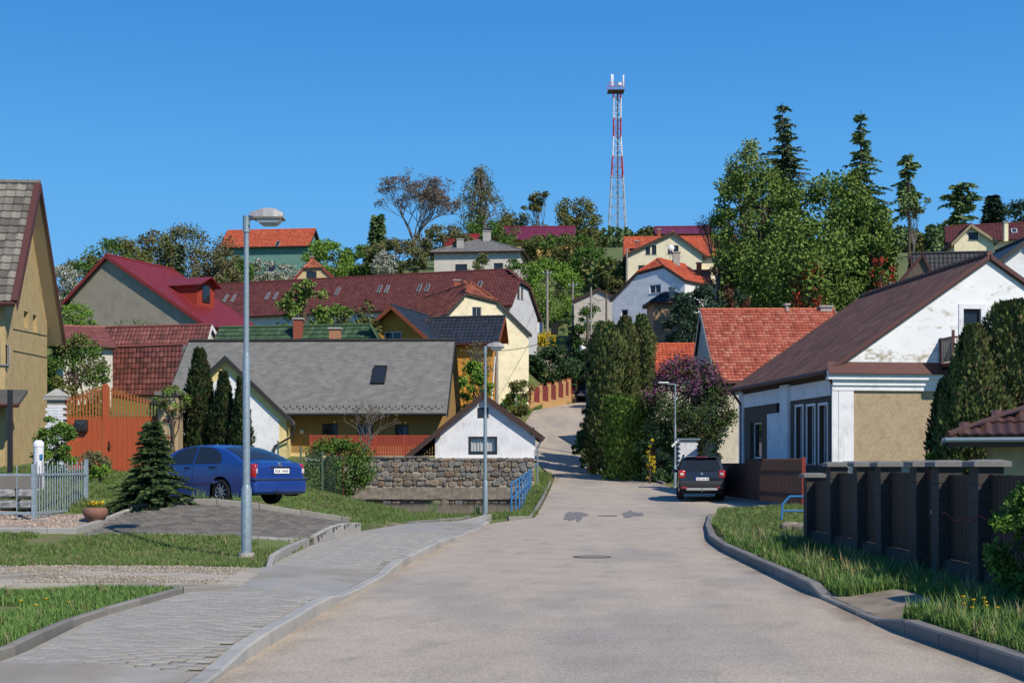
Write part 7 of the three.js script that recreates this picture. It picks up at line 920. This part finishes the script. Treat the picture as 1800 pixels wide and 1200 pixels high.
V(bare, 853, 615, 87, 50, 'bare_shrub', 'bare twiggy shrub in front of the ochre wall', { max: 500, buds: 1, pal: 'bud' }, GS);
V(broad, 915, 665, 104, 50, 'garden_shrub', 'olive shrub behind the brick post fence', { pal: 'olive', n: 60, clumps: 26, ls: .26, cb: .02 }, GS);
// hilltop and hillside behind
V(broad, 845, 286, 235, 92, 'poplar_tree', 'tall airy tree just coming into leaf on the skyline', { n: 26, clumps: 90, pal: 'olive', ls: .5, cb: .12, taper: .55, shell: .35, limbEvery: 1, stem: .95, lobe: .4, bark: M.barkGrey }, GR);
V(bare, 728, 318, 205, 150, 'bare_tree', 'large leafless tree on the skyline left of centre', { max: 6000, depth: 8, main: 8, buds: 2, ls: .3, spread: .52 }, GR);
V(conifer, 663, 378, 196, 52, 'spruce_tree', 'slender spruce left of the leafless tree', { pal: 'larch', needle: 1.1, step: .4 }, GR);
V(bare, 948, 347, 235, 44, 'young_tree', 'small airy tree behind the purple red roof', { max: 500, buds: 3, pal: 'olive', ls: .5 }, GR);
V(broad, 1016, 346, 232, 82, 'weeping_tree', 'dark drooping tree left of the mast', { pal: 'olive', n: 60, clumps: 50, ls: .6, cb: .15, up: -.5 }, GR);
V(broad, 908, 374, 240, 80, 'round_tree', 'low olive tree behind the purple red roof', { pal: 'olive', n: 60, clumps: 40, ls: .6, cb: .1 }, GR);
V(broad, 860, 382, 212, 90, 'round_tree', 'green tree behind the grey hip roof', { pal: 'green', n: 60, clumps: 44, ls: .55, cb: .1 }, GR);
V(broad, 780, 398, 190, 100, 'budding_tree', 'brownish budding tree left of the hip roof', { pal: 'bud', n: 60, clumps: 50, ls: .5, shell: .4 }, GR);
V(broad, 700, 425, 180, 120, 'budding_tree', 'broad brownish thicket below the leafless tree', { pal: 'bud', pal2: 'olive', mix: .4, n: 70, clumps: 60, ls: .46, cb: .05 }, GR);
V(broad, 636, 432, 180, 84, 'round_tree', 'fresh green tree right of the sand coloured gable', { pal: 'green', n: 80, clumps: 46, ls: .46, cb: .05 }, GR);
V(broad, 674, 443, 172, 44, 'cherry_tree', 'small white blossoming cherry above the long roof', { pal: 'blossom', n: 60, clumps: 26, ls: .34 }, GR);
V(broad, 572, 425, 166, 84, 'birch_tree', 'fresh green birch right of the teal house', { pal: 'spring', n: 70, clumps: 46, ls: .42, cb: .15, up: -.4 }, GR);
V(broad, 455, 455, 166, 60, 'cherry_tree', 'white blossoming cherry below the teal house', { pal: 'blossom', n: 60, clumps: 30, ls: .34 }, GR);
V(broad, 497, 466, 163, 60, 'cherry_tree', 'second white blossoming cherry near the sand coloured gable', { pal: 'blossom', n: 55, clumps: 26, ls: .34 }, GR);
V(broad, 412, 448, 160, 64, 'round_tree', 'green shrub tree left of the blossoming cherries', { pal: 'green', n: 80, clumps: 40, ls: .42, cb: .02 }, GR);
V(broad, 338, 397, 150, 130, 'budding_tree', 'tall brownish budding tree behind the dark red metal roof', { pal: 'bud', pal2: 'olive', mix: .35, n: 85, clumps: 70, ls: .4, cb: .05 }, GR);
V(broad, 272, 408, 146, 84, 'budding_tree', 'olive budding tree over the dark red ridge', { pal: 'olive', pal2: 'bud', mix: .3, n: 80, clumps: 50, ls: .4, cb: .05 }, GR);
V(broad, 385, 430, 145, 80, 'budding_tree', 'brown thicket right of the tall budding tree', { pal: 'bud', n: 70, clumps: 44, ls: .4, cb: .02 }, GR);
V(broad, 208, 420, 138, 110, 'round_tree', 'olive green tree left over the grey gable', { pal: 'olive', pal2: 'green', mix: .4, n: 90, clumps: 60, ls: .38, cb: .05 }, GR);
V(broad, 150, 448, 132, 84, 'round_tree', 'green tree at the left of the grey gable', { pal: 'green', pal2: 'olive', mix: .4, n: 80, clumps: 46, ls: .36, cb: .02 }, GR);
V(broad, 112, 462, 122, 64, 'cherry_tree', 'white blossoming cherry behind the steep beige house', { pal: 'blossom', n: 70, clumps: 36, ls: .26 }, GR);
V(conifer, 316, 428, 116, 24, 'spruce_tree', 'small dark spruce behind the dark red ridge', { needle: .5, step: .3 }, GR);
V(broad, 985, 412, 186, 140, 'round_tree', 'broad olive green trees below the purple red roof', { pal: 'olive', pal2: 'green', mix: .5, n: 90, clumps: 70, ls: .46, cb: .02 }, GR);
V(broad, 1042, 436, 172, 80, 'round_tree', 'dark green tree left of the cream gabled house', { pal: 'green', n: 70, clumps: 46, ls: .44, cb: .02 }, GR);
V(broad, 966, 452, 150, 96, 'willow_tree', 'yellow green willow above the forsythia', { pal: 'spring', n: 90, clumps: 60, ls: .36, cb: .05, up: -.4 }, GR);
V(broad, 905, 455, 152, 50, 'round_tree', 'green tree behind the end of the long roof', { pal: 'green', n: 60, clumps: 34, ls: .36 }, GR);
V(broad, 847, 443, 148, 50, 'spruce_tree', 'dark bushy conifer before the hip roofed house', { pal: 'thuja', n: 80, clumps: 34, ls: .32, taper: .6 }, GR);
V(broad, 1080, 470, 152, 40, 'round_shrub', 'shrubs on the bank left of the cream gable', { pal: 'olive', n: 50, clumps: 24, ls: .36 }, GS);
// middle ground left
V(broad, 535, 492, 96, 86, 'walnut_tree', 'fresh green tree before the long maroon roof', { pal: 'maple', n: 90, clumps: 52, ls: .38, cb: .1, lobe: .5 }, GR);
V(broad, 590, 530, 94, 74, 'walnut_tree', 'lower fresh green tree right of the first one', { pal: 'maple', n: 80, clumps: 40, ls: .36, cb: .05, lobe: .4 }, GR);
V(bare, 640, 548, 93, 60, 'bare_shrub', 'thin yellowish shrub left of the ochre gable', { max: 500, buds: 3, pal: 'olive', ls: .3 }, GS);
V(broad, 130, 588, 50, 116, 'apple_tree', 'leafy apple tree behind the orange gate', { pal: 'green', pal2: 'olive', mix: .4, n: 100, clumps: 70, ls: .15, cb: .2 }, GR);
V(broad, 135, 534, 99, 66, 'garden_shrub', 'light green shrub below the grey gable', { pal: 'spring', n: 80, clumps: 36, ls: .2 }, GS);
V(broad, 245, 558, 99, 120, 'garden_shrub', 'thin shoots along the foot of the grey gable', { pal: 'green', n: 16, clumps: 40, ls: .24, deep: .3 }, GS);
V(broad, 100, 728, 37.5, 66, 'willow_shrub', 'wispy green shrub behind the white marker post', { pal: 'green', pal2: 'spring', mix: .4, n: 70, clumps: 46, ls: .13, cb: .03, shell: .4 }, GS);
V(broad, 158, 795, 38.5, 64, 'lavender_shrub', 'low greyish shrub before the orange gate', { pal: 'bud', pal2: 'pale', mix: .4, n: 60, clumps: 28, ls: .1, cb: .02 }, GS);
V(broad, 176, 812, 37.4, 34, 'garden_plant', 'low fresh green plants at the foot of the gate', { pal: 'spring', n: 50, clumps: 16, ls: .1, cb: .02 }, GS);
V(broad, 303, 678, 41.6, 54, 'creeper', 'creeper with mossy top hanging over the beige pillar', { pal: 'olive', pal2: 'spring', mix: .4, n: 40, clumps: 30, ls: .1, cb: .72 }, GS);
V(conifer, 268, 738, 29.6, 172, 'young_spruce', 'young spruce on the lawn in front of the blue car', { pal: 'youngSpruce', whorls: 24, from: .02, nb: 9, droop: .16, step: .028, needle: .2, per: 7, nw: .13, gap: .0, hang: .5, wild: .25, prof: f => Math.pow(1 - f, 1.05) + (f > .8 ? .1 : .02) }, GR);
V(column, 350, 611, 43, 66, 'thuja_tree', 'tallest of three dark thujas behind the blue car', { pal: 'thujaDark', n: 9000, ls: .16, lobe: .4, prof: f => f > .55 ? (1 - f) * 1.5 + .1 : .8 - Math.abs(f - .3) * .2 }, 'dark thujas behind the blue car');
V(column, 392, 652, 42.5, 48, 'thuja_tree', 'middle dark thuja behind the blue car', { pal: 'thujaDark', n: 6500, ls: .15, lobe: .4, prof: f => f > .6 ? (1 - f) * 1.7 + .1 : .85 }, 'dark thujas behind the blue car');
V(column, 423, 662, 42, 40, 'thuja_tree', 'slim dark thuja partly hidden by the street lamp', { pal: 'thujaDark', n: 5000, ls: .15, lobe: .5, prof: f => f > .5 ? (1 - f) * 1.4 + .1 : .8 }, 'dark thujas behind the blue car');
V(broad, 592, 772, 49, 120, 'laurel_shrub', 'evergreen shrub by the wire fence beside the blue car', { pal: 'green', n: 90, clumps: 60, ls: .14, cb: .05, deep: .5 }, GS);
V(bare, 640, 690, 68.6, 96, 'pruned_tree', 'small pruned fruit tree in front of the balustrade', { max: 420, depth: 5, main: 5, spread: .9, buds: 1, pal: 'bud', ls: .1 }, GR);
// right foreground
V(column, 1712, 566, 33.5, 122, 'thuja_tree', 'left of two big thujas before the white balcony house', { n: 24000, ls: .13, lobe: .9, pal: 'thuja', prof: f => f > .45 ? 1.0 - (f - .45) * 1.55 : .95 + .1 * f }, 'big thujas by the garden house');
V(column, 1792, 522, 34.4, 180, 'thuja_tree', 'right of two big thujas at the frame edge', { n: 30000, ls: .13, lobe: .9, pal: 'thuja', prof: f => f > .75 ? .3 + (1 - f) * 2.6 : .95 }, 'big thujas by the garden house');
V(column, 1662, 664, 36, 60, 'thuja_tree', 'dark lower thuja by the pilaster of the white house', { n: 6000, ls: .15, lobe: .6, pal: 'thujaDark' }, 'big thujas by the garden house');
V(column, 1640, 800, 31, 34, 'juniper_shrub', 'small upright juniper behind the fence caps', { n: 1800, ls: .14, lobe: .4, pal: 'hedge' }, GS);
V(broad, 1838, 852, 14.3, 170, 'privet_shrub', 'leafy bright green bush at the right end of the fence', { pal: 'spring', pal2: 'green', mix: .4, n: 120, clumps: 70, ls: .075, cb: .02, shell: .6 }, GS);
// pine wood on the horizon
{
  const wood = (label, px0, px1, top, d, n, seed) => { R = rngOf(seed); const lv = new Leaves(); for (let i = 0; i < n; i++) { const px = lerp(px0, px1, R()), D = d + rr(-10, 14), x = (px - CX) * D / F, y0 = G(x, D), h = Math.max(1.5, EYE + (HY - top + rr(-10, 14)) * D / F - y0), r = h * rr(.16, .26), pal = PAL[R() < .4 ? 'olive' : 'larch']; const m = 110; for (let k = 0; k < m; k++) { const f = R(), a = R() * 6.28, q = r * (1.05 - f) * rr(.7, 1.1); lv.rnd(x + Math.cos(a) * q, y0 + f * h, -D + Math.sin(a) * q, .8, .22, pick(pal), -.1); } } const m = struct('pine_wood', lv.geo(), M.leaf, 'stuff', label, 'wood'); };
  wood('low dark pine wood on the horizon beside the mast', 1010, 1180, 412, 262, 60, 801); wood('dark pine wood on the right horizon behind the larches', 1535, 1680, 408, 205, 60, 802); wood('green scrub on the bank left of the cream gable', 1030, 1100, 470, 160, 26, 803);
}
// ---------------------------------------------------------------- grass, flowers
const tuft = (blades, h, wd, seed) => { R = rngOf(seed); const g = new GB(); for (let i = 0; i < blades; i++) { const a = R() * 6.2832, x = rr(-.04, .04), z = rr(-.04, .04), H = h * rr(.5, 1.1), b = H * rr(.15, .6), w = wd * rr(.7, 1.2), cx = Math.cos(a), sz = Math.sin(a), P = (t, s) => [x + cx * b * t * t - sz * w * s * (1 - t * .75), H * t, z + sz * b * t * t + cx * w * s * (1 - t * .75)]; g.quad(P(0, -1), P(0, 1), P(.55, 1), P(.55, -1)); g.tri(P(.55, -1), P(.55, 1), P(1, 0)); } return g.geo(); };
const TUFT = [tuft(9, .075, .005, 61), tuft(10, .2, .007, 62), tuft(8, .11, .006, 63), tuft(12, .34, .012, 64)];
const grassM = mat(new THREE.Color(1, 1, 1), { r: .7 });
function grass(name, label, poly, n, kind, cols, scale, skip) {
  R = rngOf(n + kind); const xs = poly.map(p => p[0]), ds = poly.map(p => p[1]), x0 = Math.min(...xs), x1 = Math.max(...xs), d0 = Math.min(...ds), d1 = Math.max(...ds), list = []; let tries = 0;
  while (list.length < n && tries++ < n * 12) { const x = rr(x0, x1), d = rr(d0, d1); if (!inPoly(poly, x, d) || sheets.some(s => s.in(x, d)) || inPoly(POND, x, d) || (skip && skip(x, d))) continue; const k = fbm(x * .9, d * .9, 3, 0, 811); if (k < .30 + R() * .1) continue; list.push([x, d, k]); }
  const im = new THREE.InstancedMesh(TUFT[kind], grassM, list.length), m = new THREE.Matrix4(), q = new THREE.Quaternion(), up = V3(0, 1, 0), c = new THREE.Color();
  list.forEach(([x, d, k], i) => { const s = scale * rr(.6, 1.3) * lerp(.75, 1.2, k); q.setFromAxisAngle(up, R() * 6.2832); m.compose(V3(x, G(x, d) + .005, -d), q, V3(s, s * rr(.8, 1.2), s)); im.setMatrixAt(i, m); const a = cols[Math.floor(R() * cols.length)], e = rr(.8, 1.2); c.setRGB(a[0] * e, a[1] * e, a[2] * e); im.setColorAt(i, c); });
  im.name = numbered(name); im.userData = { kind: 'stuff', label, category: 'grass' }; im.castShadow = im.receiveShadow = true; scene.add(im);
}
const GC = [[.10, .19, .035], [.12, .21, .04], [.085, .16, .03], [.15, .20, .05], [.17, .17, .07]], GL = [[.10, .20, .035], [.12, .24, .045], [.08, .17, .03], [.14, .22, .05]];
grass('lawn_grass', 'short lawn grass at the near left', [[-8, 9.5], [-4.2, 9.5], [-4.28, 12.4], [-4.28, 13.6], [-4.05, 16.5], [-8, 16.7]], 26000, 0, GL, 1.25);
grass('lawn_grass', 'short lawn grass round the first street lamp', [[-12, 20.9], [-3.75, 20.6], [-3.95, 26.4], [-12, 27]], 26000, 0, GC, 1.2);
grass('lawn_grass', 'mown grass round the young spruce and the blue car', [[-16, 34], [-9.2, 31.8], [-8.4, 29.4], [-3.8, 31.7], [-3.2, 35], [-2.9, 38], [-6, 47], [-9, 50], [-18, 41]], 42000, 2, GC, 1.1, (x, d) => x > -9 && d > 33.9 && d < 37 && R() < .7);
grass('bank_grass', 'grass on the near pond bank', [[-5.2, 38], [-2.7, 37.5], [-1.2, 42.8], [.1, 44.5], [.2, 47.2], [-1.8, 46.4], [-4.2, 46.3], [-6.6, 47]], 9000, 1, GC, .7);
grass('verge_grass', 'long grass on the strip under the blue railing', [[-.1, 43], [.75, 42.3], [1.6, 60], [2.1, 72], [1.3, 72], [.3, 50]], 5000, 1, GC, .8);
grass('verge_grass', 'lush verge grass before the dark fence', [[4.1, 8.5], [5.4, 8.5], [5.42, 27], [4.9, 29.5], [4.25, 27], [3.95, 17], [4.0, 14]], 19000, 1, GL, 1.0, (x, d) => d > 13.9 && d < 16.4 && x < 4.7);
grass('island_grass', 'short grass on the right island', [[4.6, 29], [5.5, 27], [9.2, 27], [9.2, 44], [6.6, 43.5], [5.3, 36]], 22000, 2, GC, 1.0, (x, d) => x > 6.2 && x < 7.8 && d > 30 && d < 31.4);
grass('verge_grass', 'grass under the conifers right of the road', [[8.6, 67], [10, 66], [9.5, 74], [5.5, 84], [4.9, 80], [6.9, 75]], 6000, 1, GC, .9);
grass('verge_grass', 'grass below the brick post fence', [[1.0, 108], [1.9, 114], [3.5, 121], [6, 127.5], [5.2, 128], [2, 119.5], [0, 113]], 4000, 3, GL, 1.3);
grass('dry_stalks', 'dry pale stalks scattered through the right verge', [[4.1, 8.5], [5.4, 8.5], [5.42, 27], [4.9, 29.5], [4.25, 27], [3.95, 17], [4.0, 14]], 420, 3, [[.30, .24, .12], [.22, .22, .09], [.12, .17, .05]], .8, (x, d) => d > 13.4 && d < 17 && x < 4.8);
grass('dry_stalks', 'dry pale stalks scattered through the left lawns', [[-9, 10], [-4.3, 10], [-4, 26], [-12, 27]], 500, 3, [[.28, .24, .12], [.2, .2, .08]], .42, (x, d) => d > 16.6 && d < 20.8);
function dandelion(px, py, d, label, grp) { const x = (px - CX) * d / F, y = EYE + (HY - py) * d / F, y0 = Math.min(G(x, d), y - .06), T = thing('dandelion', label, 'flower', [x, y0, -d], grp); part(T, 'stem', new GB().tube([x, y0, -d], [x + .01, y, -d], .004, .003, 5), mat('#7f9a4a', { k: .7 })); const g = new GB(); for (let k = 0; k < 12; k++) { const a = k / 12 * 6.2832, b = a + .4; g.tri([x, y + .006, -d], [x + Math.cos(a) * .022, y + .012, -d + Math.sin(a) * .022], [x + Math.cos(b) * .022, y + .002, -d + Math.sin(b) * .022]); } g.tube([x, y - .008, -d], [x, y + .008, -d], .008, .02, 8); part(T, 'blossom', g, M.dandelion ??= mat('#f2c41a', { k: .85 })); }
R = rngOf(66);
const GDV = 'dandelions in the verge', DV = [[4.32, 11.3, 'lone dandelion nearest the camera on the right verge'], [4.45, 11.8, 'dandelion on the right verge behind the nearest one'], [4.28, 12.7], [4.36, 12.9], [4.44, 12.8], [4.33, 13.1], [4.52, 13.0], [4.4, 13.3], [4.58, 13.25], [4.48, 12.6], [4.9, 15.6, 'dandelion beside the dropped kerb on the right verge'], [4.4, 17.6, 'dandelion beyond the dropped kerb on the right verge'], [4.32, 18.4, 'farthest dandelion on the right verge']];
for (const [x, d, lab] of DV) { const y = G(x, d) + rr(.2, .3); dandelion(CX + x * F / d, HY - (y - EYE) * F / d, d, lab ?? 'yellow dandelion in the small cluster on the right verge', GDV); }
for (const [x, d, lab] of [[-4.75, 14.6, 'dandelion in the near lawn closest to the edging kerb'], [-5.1, 14.9], [-5.3, 14.7], [-5.0, 14.3], [-4.9, 16.2, 'dandelion at the far edge of the near lawn']]) dandelion(CX + x * F / d, HY - (G(x, d) + .09 - EYE) * F / d, d, lab ?? 'yellow dandelion in the loose group in the near lawn', 'dandelions in the left lawn');
// clumps of daffodil leaves, reeds
for (const [px, d, s, lab] of [[352, 27.9 + 2.6, 1, 'clump of daffodil leaves left of the lamp below the car'], [414, 30.9, .9, 'clump of daffodil leaves just left of the street lamp'], [508, 31.6, 1, 'clump of daffodil leaves right of the lamp below the bumper'], [345, 32, .8, 'farther clump of daffodil leaves beside the spruce'], [760, 46.6, 1.6, 'tuft of reeds standing at the pond edge'], [838, 46.3, 1.2, 'tuft of dry reeds at the foot of the pond lamp']]) { const x = (px - CX) * d / F; R = rngOf(px); const g = new GB(); for (let i = 0; i < 34; i++) { const a = R() * 6.28, r = R() * .13 * s, X = x + Math.cos(a) * r, Z = -d + Math.sin(a) * r, H = rr(.2, .42) * s, b = rr(.02, .16) * s, Y = G(x, d) - .03, w = .009; g.quad([X - w, Y, Z], [X + w, Y, Z], [X + w * .8 + Math.cos(a) * b * .4, Y + H * .6, Z + Math.sin(a) * b * .4], [X - w * .8 + Math.cos(a) * b * .4, Y + H * .6, Z + Math.sin(a) * b * .4]); g.tri([X - w * .8 + Math.cos(a) * b * .4, Y + H * .6, Z + Math.sin(a) * b * .4], [X + w * .8 + Math.cos(a) * b * .4, Y + H * .6, Z + Math.sin(a) * b * .4], [X + Math.cos(a) * b, Y + H, Z + Math.sin(a) * b]); } single(px > 700 ? 'reed_tuft' : 'daffodil_leaves', g, mat(rgb(.11, .19, .07), {}), lab, 'plant'); }

// loose gravel
function gravel(name, label, poly, n, y, cols, r0, r1) {
  R = rngOf(n); const g = new THREE.IcosahedronGeometry(1, 0), xs = poly.map(p => p[0]), ds = poly.map(p => p[1]), im = new THREE.InstancedMesh(g, mat(new THREE.Color(1, 1, 1), { r: .95 }), n), m = new THREE.Matrix4(), q = new THREE.Quaternion(), c = new THREE.Color(); let i = 0, tries = 0;
  while (i < n && tries++ < n * 30) { const x = rr(Math.min(...xs), Math.max(...xs)), d = rr(Math.min(...ds), Math.max(...ds)); if (!inPoly(poly, x, d) || fbm(x * 1.2, d * 2, 3, 0, 821) < .34 + R() * .22) continue; const s = rr(r0, r1); q.setFromEuler(new THREE.Euler(R() * 6, R() * 6, R() * 6)); m.compose(V3(x, y(x, d) + s * .3, -d), q, V3(s, s * rr(.5, .9), s * rr(.7, 1.2))); im.setMatrixAt(i, m); const k = pick(cols), e = rr(.75, 1.2); c.setRGB(k[0] * e, k[1] * e, k[2] * e); im.setColorAt(i, c); i++; }
  im.count = i; im.name = numbered(name); im.userData = { kind: 'stuff', label, category: 'gravel' }; im.castShadow = im.receiveShadow = true; scene.add(im);
}
gravel('gravel', 'loose pale gravel on the track between the lawns', [[-9.5, 17.1], [-3.7, 17.1], [-3.9, 20.2], [-9.5, 20.6]], 9000, (x, d) => Math.max(G(x, d), .05) + .04 + .02 * fbm(x, d, 3, 0, 113), [[.34, .29, .23], [.27, .235, .19], [.40, .36, .30], [.22, .19, .155]], .005, .016);
gravel('gravel', 'pinkish gravel in the bed of the flower bowl', [[-13, 27.5], [-8.7, 27.2], [-9.0, 31], [-13, 31.8]], 6000, (x, d) => Math.max(G(x, d) + .05, .385), [[.42, .33, .27], [.33, .25, .2], [.5, .42, .36], [.25, .18, .14]], .008, .026);
renderer.render(scene, camera);
